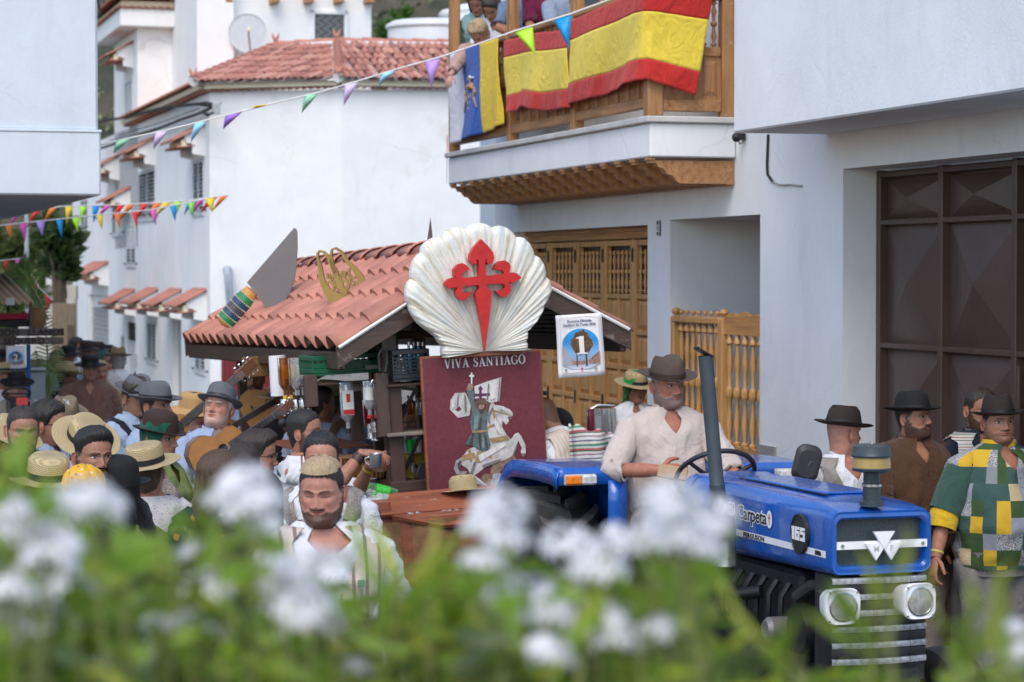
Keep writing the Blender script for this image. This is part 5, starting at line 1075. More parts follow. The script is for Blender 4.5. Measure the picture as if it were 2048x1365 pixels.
def rrect(w, z0, z1, r, crown=0, n_=5, cx=0):
    """rounded rectangle loop, starting bottom left, crowned top"""
    pts = []
    for (x, z, a0) in ((cx-w/2+r, z0+r, PI), (cx+w/2-r, z0+r, 1.5*PI), (cx+w/2-r, z1-r, 0), (cx-w/2+r, z1-r, .5*PI)):
        for k in range(n_+1):
            a = a0+PI/2*k/n_; xx, zz = x+r*math.cos(a), z+r*math.sin(a); pts.append((xx, zz+(crown*(1-(abs(xx-cx)/(w/2))**2) if zz > z1-r-1e-6 and z > (z0+z1)/2 else 0)))
    return pts
def densify(pts, k):
    out = []
    for i, a in enumerate(pts):
        b = pts[(i+1) % len(pts)]
        for j in range(k): out.append((a[0]+(b[0]-a[0])*j/k, a[1]+(b[1]-a[1])*j/k))
    return out
HW = .235
def hood_sec(y, w, z0, z1, cr, r): return [(x, y, z) for x, z in densify(rrect(w, z0, z1, r, 0), 3)]
def crownz(A, cr):
    for s in A:
        for i, (x, y, z) in enumerate(s):
            if z > 1.38: s[i] = (x, y, z+cr*(1-(x/HW)**2)*max(0, min(1, (y+.02)*8)))
    return A
secs = crownz([hood_sec(*a) for a in ((-.028, .455, 1.175, 1.425, 0, .035), (-.030, .465, 1.168, 1.435, 0, .04), (-.015, .472, 1.163, 1.44, 0, .045), (.06, .476, 1.160, 1.445, 0, .05), (.14, .476, 1.155, 1.448, 0, .055), (.5, .47, 1.15, 1.452, 0, .06), (.9, .465, 1.14, 1.455, 0, .06), (1.30, .46, 1.13, 1.455, 0, .06), (1.50, .46, 1.13, 1.46, 0, .06))], .028)
tp('hood', MB().grid(secs, cv=True), BL, ang=40)
mb = MB(); r0 = densify(rrect(.455, 1.175, 1.425, .035), 3); r1 = densify(rrect(.415, 1.20, 1.40, .03), 3); r2 = densify(rrect(.41, 1.203, 1.397, .028), 3)
mb.grid([[(x, -.028, z) for x, z in r0], [(x, -.030, z) for x, z in densify(rrect(.43, 1.19, 1.41, .032), 3)], [(x, -.018, z) for x, z in r1], [(x, .03, z) for x, z in r2]], cv=True); tp('grille_surround', mb, BL)
m, nt, b = new_mat('grille_mesh'); n = N(nt); c = n.co((1, 1, 1)); w = n.n('TexVoronoi'); w.inputs['Scale'].default_value = 190; n.l(c, w.inputs['Vector']); n.l(n.ramp(w.outputs['Distance'], [(.25, (.008, .012, .016)), (.5, (.05, .065, .07))]), b.inputs['Base Color']); b.inputs['Roughness'].default_value = .5
tp('grille_mesh', MB().box(-.206, .206, .025, .03, 1.20, 1.40), m)
mb = MB(); a = [(-.215, 1.272), (-.10, 1.272), (-.05, 1.268), (.05, 1.268), (.10, 1.272), (.215, 1.285), (.215, 1.318), (.10, 1.308), (-.10, 1.302), (-.215, 1.302)]
mb.M = T(0, -.034, 0); mb.prism([(-.213, 1.275), (.213, 1.275), (.213, 1.307), (-.213, 1.307)], .02); tp('grille_bar', mb, WHITEP)
for x in (-.19, .19): tp('bolt', MB().tube([(x, -.04, 1.291), (x, -.03, 1.291)], .008, 10), STEEL)
EMB = empty('badge', parent=TR)
mb = MB(); mb.M = T(0, -.046, 0) 
tri = lambda x, z, s: [(x-s, z), (x, z-s*1.45), (x+s, z)]
for x, z, s_ in ((-.036, 1.298, .05), (.036, 1.298, .05), (0, 1.348, .05)):
    mb = MB(); mb.M = T(0, -.048 if z < 1.3 else -.052, 0); mb.prism(tri(x, z, s_), .016); mb.build('triangle', WHITEP, EMB)
mb = MB(); 
for ch, x in (('M', -.036), ('F', .036)): text_mesh(mb, ch, .036, T(x, -.0485, 1.264), bold=.0008)
mb.build('badge_letters', mat('badge_grey', (.5, .5, .5), .4), EMB)
# side stripe, lettering, number badge (image-left side of the hood: x < 0)
def sideM(y, z, x=-.2415): return Matrix(((0, 1, 0, x), (-1, 0, 0, y), (0, 0, 1, z), (0, 0, 0, 1)))   # local x -> towards the front (-y), y -> into the hood
mb = MB(); A_ = [[(-.2395+dx, y, 1.235+.030*k) for k in (0, 1)] for y, dx in ((.02, .0005), (.06, -.0005), (.14, -.0005), (.5, .002), (.9, .0045), (1.30, .007), (1.48, .007))]
o = tp('white_stripe', mb.grid([[(x-.001, y, z+.0) for x, y, z in r] for r in A_]), mat('stripe_white', (.72, .73, .74), .35, var=.03)); 
def sider(y): return -.2385+ (0 if y < .14 else (y-.14)*.0062)-.003
mb = MB(); yF = tq(1508, 1068, 0, -.24).y; text_mesh(mb, 'FERGUSON', .036, sideM(yF, 1.238, sider(yF)) @ S(1.15, 1, .9), bold=.0009, space=1.15); mb2 = MB(); text_mesh(mb2, '-', .036, sideM(yF+.17, 1.238, sider(yF+.17))); tp('side_dash', mb2, mat('letter_black', (.012, .012, .014), .4), ang=0); tp('side_lettering', mb, mat('letter_black', (.012, .012, .014), .4), ang=0)
NVY = mat('letter_black', (.012, .012, .014), .4)
yC_ = tq(1494, 1026, 0, -.24).y; 
for w_, dy in (('El', .175), ('Carpeta', -.055)): mb = MB(); text_mesh(mb, w_, .088, sideM(yC_+dy, 1.318, sider(.95)-.0006) @ S(1.12, 1, 1), bold=.006, depth=.0004); tp('sticker_outline', mb, WHITEP, ang=0)
for w_, dy in (('El', .175), ('Carpeta', -.055)): mb = MB(); text_mesh(mb, w_, .088, sideM(yC_+dy, 1.318, sider(.95)-.0020) @ S(1.12, 1, 1), bold=.0012, depth=.0004); tp('sticker_lettering', mb, NVY, ang=0)
yO = tq(1540, 1030, 0, -.24).y; mb = MB(); mb.M = sideM(yO, 1.345, sider(.5)-.001); mb.flat([(.028*math.cos(t), .040*math.sin(t)) for t in np.linspace(0, 2*PI, 24)[:-1]]); tp('sticker_oval', mb, WHITEP)
mb = MB(); mb.M = sideM(yO, 1.345, sider(.5)-.0022); mb.flat([(-.003, -.025), (.003, -.025), (.005, .02), (0, .028), (-.005, .02)]); mb.M = sideM(yO, 1.345, sider(.5)-.0026); mb.flat([(-.013, .004), (.013, .004), (.013, .009), (-.013, .009)]); tp('sticker_cross', mb, red)
BD = empty('number_badge', parent=TR); mb = MB(); cB = tq(1605, 1069, 0, -.24); yb_, zb_ = cB.y, cB.z
mb.M = sideM(yb_, zb_, -.2405) @ R(90, 'X'); mb.M = mb.M @ S(.082, .088, 1)
mb.lathe([(0, .012), (.93, .012), (.95, .018), (1, .016), (1, 0)], 40); mb.build('disc', BLKPL, BD)
mb = MB(); mb.M = sideM(yb_, zb_, -.2565) @ S(.052, 1, .058)
def blk(x, z, w, h): mb.box(x, x+w, 0, .003, z, z+h)
blk(-1.25, -.5, .34, 1.0); blk(-1.35, .28, .2, .22)
for x0, segs in ((-.72, ((0, -.5, .28, 1), (.32, -.5, .53, .24), (.32, -.02, .53, .22), (.57, -.24, .28, .20), (.32, .3, .53, .2))), (.32, ((0, -.5, .85, .24), (.57, -.26, .28, .24), (0, -.02, .85, .22), (0, .2, .28, .1), (0, .3, .85, .2)))):
    for a in segs: blk(x0+a[0], a[1], a[2], a[3])
mb.build('digits', WHITEP, BD)
mb = MB(); mb.M = sideM(.09, 1.25, sider(.09)-.0018); mb.flat([(-.03, -.009), (.03, -.009), (.03, .002), (.018, .010), (-.03, .010)]); tp('small_sticker', mb, NVY)
tp('hood_seam', MB().box(-.120, -.112, .25, 1.2, 1.4775, 1.4805), NVY); tp('hood_rib', MB().box(-.11, .11, .30, 1.15, 1.476, 1.489, .006), BL); tp('hood_rib', MB().box(.12, .15, .35, 1.15, 1.470, 1.484, .005), BL)
# cowl / dashboard
secs = [[(x, y, z) for x, z in densify(rrect(w, z0, z1, .06), 3)] for y, w, z0, z1 in ((1.50, .46, 1.10, 1.47), (1.54, .47, 1.05, 1.475), (1.60, .46, 1.0, 1.468), (1.66, .42, 1.0, 1.44), (1.70, .36, 1.02, 1.38))]
mb = MB(); mb.grid(secs, cv=True); mb.add(secs[-1], [tuple(range(len(secs[-1])))]); tp('cowl', mb, BL, ang=45)
# engine bay, radiator sides, front lower grille, headlights
tp('engine_block', MB().box(-.15, .15, .45, 1.5, .62, 1.12, .02), DKB); tp('radiator_side', MB().box(-.205, -.19, .02, .20, .72, 1.155, .004), DKB); tp('radiator_side', MB().box(.19, .205, .02, .20, .72, 1.155, .004), DKB)
tp('gearbox', MB().box(-.17, .17, 1.5, 2.9, .45, .95, .04), DKB); tp('front_beam', MB().box(-.12, .12, .1, .5, .45, .72, .02), DKB)
mb = MB(); 
for i in range(7): mb.tube([(-.16, .55+.13*i, 1.06), (-.20, .55+.13*i, 1.0), (-.2, .56+.13*i, .86), (-.155, .56+.13*i, .8)], .014, 6)
tp('injector_pipes', mb, BLACKM, kind='stuff')
mb = MB(); mb.M = T(-.2, .55, .86) @ R(90, 'Y') @ R(0); mb.lathe([(0, -.08), (.04, -.08), (.055, -.06), (.055, .02), (.045, .06), (0, .06)], 20); tp('oil_filter', mb, mat('filter_grey', (.20, .19, .19), .4, metal=.4))
mb = MB(); mb.M = T(-.16, .35, .88) @ R(90, 'Y'); mb.lathe([(0, -.06), (.10, -.06), (.11, 0), (.10, .04), (0, .05)], 26); tp('pulley', mb, BLACKM)
tp('water_hose', MB().tube([(-.1, .22, 1.1), (-.17, .3, 1.08), (-.18, .42, 1.02), (-.12, .5, 1.0)], .028, 10), RUB)
SIL = mat('scuffed_silver', (.34, .35, .36), .4, metal=.35, var=.55, vs=45, bump=.5, bs=50)
def gx(x): return -.022-.028*max(0, 1-abs(x/.21))*(1) 
seg = ((-.225, -.045), (-.043, .135), (.137, .222))
for k in range(11):
    z1 = 1.152-k*.0345; z0 = z1-(.028 if k % 2 == 0 else .041); z1 = 1.152-(k//2)*.069-(0 if k % 2 == 0 else .028); z0 = z1-(.028 if k % 2 == 0 else .041)
    pr = .006 if k % 2 == 0 else 0
    for (a, b_) in seg:
        mb = MB(); n_ = 8; A = []
        for i in range(n_+1):
            x = a+(b_-a)*i/n_; g = -.030*(1-(x/.23)**2)-.004; A.append([(x, g-pr+.02, z0), (x, g-pr, z0+.002), (x, g-pr-.003, (z0+z1)/2), (x, g-pr, z1-.002), (x, g-pr+.02, z1)])
        mb.grid(A); tp('grille_slat', mb, SIL if k % 2 == 0 else DKB)
tp('grille_backing', MB().box(-.22, .22, .0, .06, .70, 1.15), DKB); tp('bumper_weight', MB().box(-.2, .2, -.02, .12, .55, .76, .02), DKB)
def headlight(px, py, sx):
    c = tq(px, py, 1, -.15); h = empty('headlight', parent=TR); h.matrix_local = Matrix.Translation(c) @ R(-4*sx)
    A = []
    for y, w, k in ((.13, .105, .1), (.10, .125, .1), (.03, .150, .05), (0, .158, .045), (-.008, .150, .045), (-.004, .128, .052)):
        A.append([(x, y, z) for x, z in densify(rrect(w, -w/2*.98, w/2*.98, min(k, w*.32)), 2)])
    mb = MB(); mb.grid(A, cv=True); mb.add(A[-1], [tuple(range(len(A[-1])))[::-1]]); mb.build('housing', WHITEP, h, ang=40)
    mb = MB(); mb.M = R(90, 'X'); mb.lathe([(.0605, .002), (.064, .008), (.058, .010), (.056, .006)], 32); mb.build('bezel', STEEL, h)
    mb = MB(); mb.M = R(90, 'X'); mb.lathe([(0, .016), (.02, .0155), (.04, .0125), (.058, .006)], 32); mb.build('lens', mat('headlamp_glass', (.30, .29, .26), .08, var=.45, vs=25, coat=1, bump=.6, bs=45, bd=.005), h)
    for x, z in ((-.062, .06), (.062, .06), (-.062, -.06), (.062, -.06)): MB().tube([(x, -.011, z), (x, -.006, z)], .005, 8).build('screw', STEEL, h)
    MB().box(-.04, .04, .10, .20, -.05, .05, .01).build('mount', DKB, h)
headlight(1688, 1216, 1); headlight(1842, 1205, -1)
# exhaust
EX = empty('exhaust', parent=TR); xp = -.34
a = tq(1450, 1135, 0, xp); b_ = tq(1450, 1026, 0, xp); ye = a.y
tpx = tq(1411, 712, 1, ye+.0); base_ = tq(1440, 1022, 1, ye)
MB().lathe([(0, a.z), (.052, a.z), (.056, a.z+.006), (.054, a.z+.012), (.054, b_.z-.012), (.058, b_.z-.006), (.052, b_.z), (0, b_.z)], 28, a.x, a.y, 0).build('muffler', mat('brushed_steel', (.36, .36, .35), .32, metal=.85, var=.25, vs=25), EX)
PIPE = mat('pipe_grey', (.045, .06, .07), .45, var=.15, vs=8, metal=.2)
top = Vector((tpx.x, ye, tpx.z)); bs_ = Vector((base_.x, ye, b_.z)); mb = MB(); mb.tube([bs_, bs_.lerp(top, .18)], .036, 20); mb.tube([bs_.lerp(top, .18), bs_.lerp(top, .19), top], [.036, .033, .033], 20, cap=False); mb.build('stack_pipe', PIPE, EX)
mb = MB(); mb.M = Matrix.Translation(top+Vector((-.012, -.0, .018))) @ R(28, 'Y'); mb.box(-.034, .045, -.034, .034, -.006, .004, .003); mb.tube([(-.035, -.02, 0), (-.035, .02, 0)], .008, 8); mb.build('rain_flap', BLACKM, EX)
MB().tube([(-.2, ye-.1, 1.0), (-.28, ye-.02, .98), (a.x, ye, 1.02), (a.x, ye, a.z+.01)], .03, 12).build('elbow', BLACKM, EX)
# air pre-cleaner on the hood
c = tq(1745, 1004, 2, 1.475); AC = empty('air_cleaner', parent=TR); AC.location = c; z_ = lambda py: zat(py, (TM_ @ c).y)-c.z
MB().lathe([(0, -.02), (.052, -.02), (.052, 0), (.038, .006), (.038, z_(975)), (.042, z_(974)), (.042, z_(968)), (.036, z_(966)), (.036, z_(944)), (0, z_(944))], 24).build('intake_pipe', mat('intake_dark', (.03, .045, .055), .35, var=.3), AC)
MB().lathe([(0, z_(946)), (.06, z_(945)), (.083, z_(942)), (.085, z_(938)), (.081, z_(936))], 32).build('bowl_base', mat('intake_dark', (.03, .045, .055), .35), AC)
MB().lathe([(.081, z_(936)), (.080, z_(914))], 32).build('sediment_bowl', mat('amber_bowl', (.38, .27, .10), .2, var=.15, coat=.5), AC)
MB().lathe([(.085, z_(915)), (.087, z_(911)), (.083, z_(907)), (.080, z_(893)), (.06, z_(889)), (.0, z_(888))], 32).build('cap', mat('intake_cap', (.06, .075, .085), .4, metal=.4, var=.2), AC); MB().lathe([(0, z_(889)), (.009, z_(889)), (.009, z_(885)), (0, z_(884))], 10).build('wing_nut', STEEL, AC)
for r_ in ((.040, .97, .0),): MB().lathe([(.0395, z_(974)), (.0425, z_(974)), (.0425, z_(969)), (.0395, z_(969))], 24).build('clamp_ring', STEEL, AC)
# mirror
MR = empty('mirror', parent=TR); c = tq(1615, 928, 1, 1.55); b_ = tq(1584, 978, 1, 1.62)
A = []
for y, k in ((.012, .55), (.016, .9), (.004, 1), (-.012, .96), (-.022, .7)):
    A.append([(x*1, y, z*1) for x, z in densify(rrect(.135*k, -.095*k, .095*k, .05*k), 2)])
mb = MB(); mb.M = Matrix.Translation(c) @ R(-14) @ R(14, 'Y'); mb.grid(A, cv=True); mb.add(A[0], [tuple(range(len(A[0])))]); mb.add(A[-1], [tuple(range(len(A[-1])))[::-1]]); mb.build('mirror_head', BLKPL, MR)
MB().tube([b_, c.lerp(b_, .5)+Vector((0, -.02, 0)), c+Vector((.01, -.03, .01))], .0075, 8).build('stem', mat('stem_grey', (.12, .13, .14), .4, metal=.5), MR)
# steering wheel
c = tq(1435, 955, 0, -.01); SW = empty('steering_wheel', parent=TR); SW.matrix_local = Matrix.Translation((-.02, c.y, c.z+.01)) @ R(-41, 'X') @ R(4, 'Y')
mb = MB(); mb.grid([[((.197+.0125*math.cos(b2))*math.cos(a2), (.197+.0125*math.cos(b2))*math.sin(a2), .0125*math.sin(b2)) for b2 in np.linspace(0, 2*PI, 10)[:-1]] for a2 in np.linspace(0, 2*PI, 61)[:-1]], cu=True, cv=True); mb.build('rim', BLKPL, SW)
for k in range(3): w = PI/2+2*PI*k/3; MB().tube([(0, 0, -.03), (.1*math.cos(w), .1*math.sin(w), -.025), (.195*math.cos(w), .195*math.sin(w), 0)], [.014, .011, .010], 8).build('spoke', BLKPL, SW)
MB().lathe([(0, -.05), (.035, -.05), (.035, -.02), (.02, -.012), (0, -.012)], 18).build('hub', BLKPL, SW); MB().tube([(0, 0, -.03), (0, 0, -.30)], .02, 10).build('column', BLACKM, SW)
# fenders
LAMP_O = mat('lamp_orange', (.75, .20, .01), .15, var=.3, vs=60, coat=.8); LAMP_C = mat('lamp_clear', (.55, .55, .52), .12, var=.4, vs=60, coat=.8)
def fender(s, light=True):
    f = empty('fender', parent=TR); x0, x1 = (-.69, -.325) if s < 0 else (.30, .665)
    def strip(prof, xa, xb, nm, th=.006, crown=0):
        A = [[(x, y, z+crown*(1-((x-(xa+xb)/2)/((xb-xa)/2))**2)) for y, z in prof] for x in np.linspace(xa, xb, 9)]
        o = MB().grid(A).build(nm, BL, f, ang=30); md = o.modifiers.new('thickness', 'SOLIDIFY'); md.thickness = th; md.offset = 0
    top = [(2.13, 1.38), (2.14, 1.445), (2.16, 1.462), (2.45, 1.468), (2.85, 1.455), (2.98, 1.42), (3.15, 1.26), (3.27, 1.05), (3.3, .9)]
    strip(top, x0, x1, 'top_plate')
    xo = x0 if s < 0 else x1; xi = x1 if s < 0 else x0
    mb = MB(); yy = np.linspace(2.13, 3.25, 16); zt2 = np.interp(yy, [a for a, _ in top][1:], [b for _, b in top][1:]); A = [[(xo, y, z), (xo+s*.012, y, z-.03), (xo+s*.01, y, z-.085)] for y, z in zip(yy, zt2)]
    o = mb.grid(A).build('outer_skirt', BL, f, ang=30); md = o.modifiers.new('thickness', 'SOLIDIFY'); md.thickness = .006
    A = [[(xi, y, zz) for zz in np.linspace(z, .62+.0*y, 6)] for y, z in zip(yy, zt2)]; o = MB().grid(A).build('inner_panel', BL, f, ang=30); md = o.modifiers.new('thickness', 'SOLIDIFY'); md.thickness = .006
    A = [[(xi-s*.0+s*t*.10, 2.13+.0*t, zz) for t in (0, 1)] for zz in np.linspace(1.40, .62, 8)]; o = MB().grid(A).build('front_flange', BL, f, ang=30); md = o.modifiers.new('thickness', 'SOLIDIFY'); md.thickness = .006
    l = empty('lamp', parent=f) if False else None
    xa = (x0+.03 if s < 0 else x1-.17)
    MB().box(xa-.004, xa+.167, 2.108, 2.13, 1.380, 1.436, .006).build('lamp_base', mat('lamp_base', (.4, .4, .4), .4), f)
    MB().box(xa, xa+.082, 2.088, 2.109, 1.384, 1.432, .008).build('orange_lens', LAMP_O if s < 0 else LAMP_C, f); MB().box(xa+.084, xa+.163, 2.088, 2.109, 1.384, 1.432, .008).build('clear_lens', LAMP_C, f)
fender(-1); fender(1)
# rear wheels with lugs; front wheels
def wheel(x, y, R_, w, lug, s):
    o = empty('wheel', parent=TR); o.matrix_local = T(x, y, R_-.0) @ R(90, 'Y')
    t = lug
    MB().lathe([(R_*.52, -w*.42), (R_*.60, -w*.5), (R_*.80, -w*.52), (R_*.93, -w*.44), (R_*.955, -w*.2), (R_*.96, 0), (R_*.955, w*.2), (R_*.93, w*.44), (R_*.80, w*.52), (R_*.60, w*.5), (R_*.52, w*.42)], 60).build('tyre', RUB, o, ang=50)
    MB().lathe([(0, .02), (R_*.12, .02), (R_*.14, -.02), (R_*.40, -.04), (R_*.46, -w*.34), (R_*.54, -w*.42), (R_*.54, w*.42), (R_*.46, w*.34), (R_*.40, .0), (0, .05)], 40).build('rim', mat('rim_silver', (.45, .45, .45), .4, metal=.4, var=.2), o, ang=40)
    MB().lathe([(0, -.06), (R_*.1, -.06), (R_*.12, .06), (0, .08)], 16).build('hub', BL, o)
    if lug:
        mb = MB(); nl = 22; GRY = mat('dusty_lug', (.05, .048, .045), .85, var=.4, vs=10, bump=.4)
        for k in range(nl):
            for sd_ in (-1, 1):
                a0 = 2*PI*(k+(.5 if sd_ > 0 else 0))/nl; v = []
                for j, (u, da) in enumerate(((.02, 0), (.30, -.12), (.50, -.26), (.53, -.30))):
                    a = a0+da; rr = R_*(.955 if j < 2 else (.93 if j == 2 else .80)); hh = lug*(1 if j < 3 else .5)
                    for (dr, dw) in ((-.02, -.035), (hh, -.024), (hh, .024), (-.02, .035)):
                        aa = a+dw*1.2/R_; v.append(((rr+dr)*math.cos(aa), (rr+dr)*math.sin(aa), sd_*u*w))
                f = grid_faces(4, 4, cv=True)+[(0, 1, 2, 3), (15, 14, 13, 12)]; mb.add(v, f)
        mb.build('tread_lugs', GRY, o, ang=30, kind='stuff')
wheel(-.56, 2.66, .66, .34, .04, -1); wheel(.54, 2.66, .66, .34, .04, 1); wheel(-.66, .62, .37, .18, 0, -1); wheel(.66, .62, .37, .18, 0, 1)
tp('front_axle', MB().tube([(-.62, .62, .40), (-.2, .62, .52), (.2, .62, .52), (.62, .62, .40)], .045, 10), DKB); tp('rear_axle', MB().tube([(-.5, 2.66, .66), (.5, 2.66, .66)], .11, 14), DKB)
# seat
SE = empty('seat', parent=TR); MB().box(-.22, .2, 2.28, 2.72, .93, 1.02, .04).build('cushion', BLKPL, SE); MB().box(-.22, .2, 2.74, 2.82, 1.0, 1.32, .035).build('seat_back', BLKPL, SE)
tp('footplate', MB().box(-.5, -.2, 1.55, 2.3, .55, .58, .005), DKB); tp('footplate', MB().box(.2, .5, 1.55, 2.3, .55, .58, .005), DKB)
# ================================================================ people
def attr_mat(name, rough, coat=0, sss=0):
    m, nt, b = new_mat(name); n = N(nt); a = n.n('Attribute'); a.attribute_name = 'col'; c = n.co()
    f = n.ramp(n.noise(c, 38, 4, .6), [(.3, (.80, .75, .73)), (.7, (1.12, 1.10, 1.08))]); n.l(n.mix(1, a.outputs['Color'], f, 'MULTIPLY'), b.inputs['Base Color'])
    b.inputs['Roughness'].default_value = rough; b.inputs['Coat Weight'].default_value = coat; b.inputs['Specular IOR Level'].default_value = .35
    if sss: b.inputs['Subsurface Weight'].default_value = sss; b.inputs['Subsurface Radius'].default_value = (.012, .005, .003); b.inputs['Subsurface Scale'].default_value = .6
    n.bump(n.noise(c, 160, 3), .12, .003, b); return m
SKINM = attr_mat('skin', .5, sss=.12); EYEM = attr_mat('eyes', .15, .5)
def sstep(x, a, b): t = np.clip((x-a)/(b-a), 0, 1); return t*t*(3-2*t)
def G(x, z, cx, cz, sx, sz): return np.exp(-((x-cx)/sx)**2-((z-cz)/sz)**2)
HZt = [-.03, -.012, 0, .012, .03, .045, .06, .08, .10, .118, .135, .155]
HWt = [.057, .058, .060, .063, .0665, .0685, .070, .0725, .0745, .0755, .0765, .077]
HFt = [.046, .056, .078, .091, .0945, .091, .092, .0915, .090, .088, .093, .094]
HBt = [.068, .068, .070, .072, .074, .076, .079, .084, .090, .095, .099, .100]
def hprof(z):
    w, f, b = (np.interp(z, HZt, t) for t in (HWt, HFt, HBt)); s = np.sqrt(np.clip(1-((z-.155)/.0805)**2, 0, 1)); up = z > .155
    return np.where(up, .077*s**.92, w), np.where(up, .094*s, f), np.where(up, .100*s, b)
def head_pts(th, z, beard=0, wide=1., fem=0):
    th = np.asarray(th, float); z = np.asarray(z, float); w, f, b = hprof(z); c = np.cos(th); s_ = np.sin(th)
    jaw = 1-(.10+.10*fem)*(1-sstep(z, .0, .06))*np.abs(s_)*(c > -.2)
    x = w*s_*jaw*(1+(wide-1)*(1-sstep(z, .1, .16))); y = -np.where(c > 0, f, b)*c*np.where(c > 0, 1, 1)
    fr = sstep(c, .05, .35); ax = np.abs(x); d = np.zeros_like(x)
    na = np.interp(z, [.070, .076, .084, .105, .128, .14], [0, .013, .027, .016, .006, 0]); sg = np.interp(z, [.075, .088, .13], [.0125, .0105, .008])
    d += na*np.exp(-(x/sg)**2) + .008*G(ax, z, .0135, .080, .006, .006)
    d += -.0135*G(ax, z, .032, .120, .016, .010)+.005*G(ax, z, .032, .117, .011, .006)+.006*G(ax, z, .028, .1365, .022, .006)*(1-.5*fem)
    d += .005*G(ax, z, .045, .093, .017, .014)+.0055*G(x, z, 0, .0625, .018, .0038)+.0060*G(x, z, 0, .0535, .016, .0042)-.003*G(x, z, 0, .0580, .022, .0018)
    d += .006*G(x, z, 0, .024, .017, .012)-.004*G(x, z, 0, .0435, .018, .005)-.002*G(x, z, 0, .070, .004, .005)-.003*G(ax, z, .030, .075, .004, .012)
    bm = beard_mask(th, z); rr = np.maximum(1e-4, np.hypot(x, y)); x = x+x/rr*bm*beard; y = y-fr*d+y/rr*bm*beard
    return np.stack([x, y, z-bm*beard*.35*(z < .02)], -1), bm
def beard_mask(th, z):
    a = np.abs(th); zt = np.interp(a, [0, .16, .30, .42, .8, 1.15, 1.38, 1.5, 1.68, 1.75], [.046, .047, .056, .064, .054, .070, .112, .128, .12, .0])
    m = (1-sstep(z, zt-.003, zt+.004))*(1-sstep(a, 1.66, 1.78)); mo = sstep(z, .064, .068)*(1-sstep(z, .0755, .080))*(1-sstep(a, .34, .42)); return np.clip(np.maximum(m, mo), 0, 1)
def hairline(a, kind):
    h = np.interp(a, [0, .5, .8, 1.1, 1.28, 1.5, 1.62, 1.85, 2.3, PI], [.192, .190, .180, .166, .125, .112, .145, .075, .035, .022])
    if kind == 'woman': h = np.interp(a, [0, .4, .9, 1.2, 1.5, 1.8, 2.4, PI], [.196, .190, .165, .12, .07, .04, .02, .015])
    return h
THN = 64
TH0 = np.array([u-.42*math.sin(u) for u in np.linspace(-PI, PI, THN+1)[:-1]])
ZR = np.concatenate([np.linspace(-.012, .036, 9), np.linspace(.040, .142, 35), np.linspace(.148, .205, 10), [.2135, .2205, .2265, .2310, .2338, .2352]])
def face_patch(mb, cols, pts, faces, col, Mh, mi):
    k = mb.M; mb.M = k @ Mh; m0 = mb.mi; mb.mi = mi; mb.add(pts, faces); mb.mi = m0; mb.M = k; cols.append(np.tile(col, (len(pts), 1)))
def surf(x, z, off, wide, beard=0, fem=0):
    w, _, _ = hprof(np.array(z)); th = math.asin(max(-.98, min(.98, x/float(w)))); p, _ = head_pts(np.array([th]), np.array([z]), beard, wide, fem); return (p[0][0], p[0][1]-off, z)
def tube_np(pts, rad, seg=12, flat=1.):
    mb = MB(); mb.tube(pts, rad, seg, sq=(1, flat) if flat != 1 else None); return mb.V[0], mb.F
def ik(S, W, l1, l2, pole):
    S, W = Vector(S), Vector(W); d = W-S; L = min(d.length, (l1+l2)*.995); d = d.normalized(); W = S+d*L
    a = (l1*l1-l2*l2+L*L)/(2*L); h = math.sqrt(max(0, l1*l1-a*a)); p = Vector(pole); p = (p-d*p.dot(d)).normalized(); return S+d*a+p*h, W
def hand(mb, cols, W, d, nrm, side, curl, col, s_=1.):
    """W wrist, d direction of the fingers, nrm palm normal, thumb side follows from the hand"""
    d = Vector(d).normalized(); nrm = Vector(nrm); nrm = (nrm-d*nrm.dot(d)).normalized(); t = d.cross(nrm)*side; k = mb.M
    mb.M = k @ Matrix(((t.x, d.x, nrm.x, W.x), (t.y, d.y, nrm.y, W.y), (t.z, d.z, nrm.z, W.z), (0, 0, 0, 1))) @ S(s_)
    n0 = mb.n
    A = []
    for y, w, th, x in ((-.02, .024, .018, 0), (.0, .026, .018, 0), (.03, .036, .017, .002), (.065, .041, .015, .0), (.09, .040, .012, -.001), (.10, .034, .008, -.001)):
        A.append([(x+w*math.cos(a), y, th*math.sin(a)) for a in np.linspace(0, 2*PI, 13)[:-1]])
    mb.grid(A, cv=True); mb.add(A[-1], [tuple(range(12))])
    for i, (x, L) in enumerate(((.030, .072), (.010, .080), (-.010, .074), (-.030, .058))):
        p = Vector((x, .088, 0)); a = .25+curl*.25; pts = [p-Vector((0, .015, 0)), p]
        for j, l in enumerate((.45, .30, .25)):
            p = p+Vector((x*.05*(1-curl), math.cos(a), math.sin(a)))*L*l; pts.append(p); a += curl*(.9 if j == 0 else .7)+.08
        mb.tube(pts, [.0095, .0095, .0088, .0080, .0062], 8)
    a = .2; p = Vector((.024, .012, .0)); pts = [p]
    for l, dx, dy, dz in ((.04, .75, .6, .25), (.032, .35, .9, .35), (.026, .1, .95, .4+.3*curl)): p = p+Vector((dx, dy, dz)).normalized()*l; pts.append(p)
    mb.tube(pts, [.013, .0125, .010, .0075], 8)
    mb.M = k; cols.append(np.tile(col, (mb.n-n0, 1)))
FOLDV = [(rng.normal(size=3)*14, rng.uniform(0, 6), .0050) for _ in range(3)]+[(rng.normal(size=3)*26, rng.uniform(0, 6), .0040) for _ in range(4)]+[(rng.normal(size=3)*55, rng.uniform(0, 6), .0017) for _ in range(3)]
def folds(p, sd=0):
    d = 0
    for k, ph, a in FOLDV: d = d+a*np.sin(p @ k+ph+sd*1.7+1.2*np.sin(p @ (k[[1, 2, 0]]*.6)+sd))
    return d
def felt(nm, c): return mat('felt_'+nm, c, .85, var=.12, vs=9, bump=.25, bs=120)
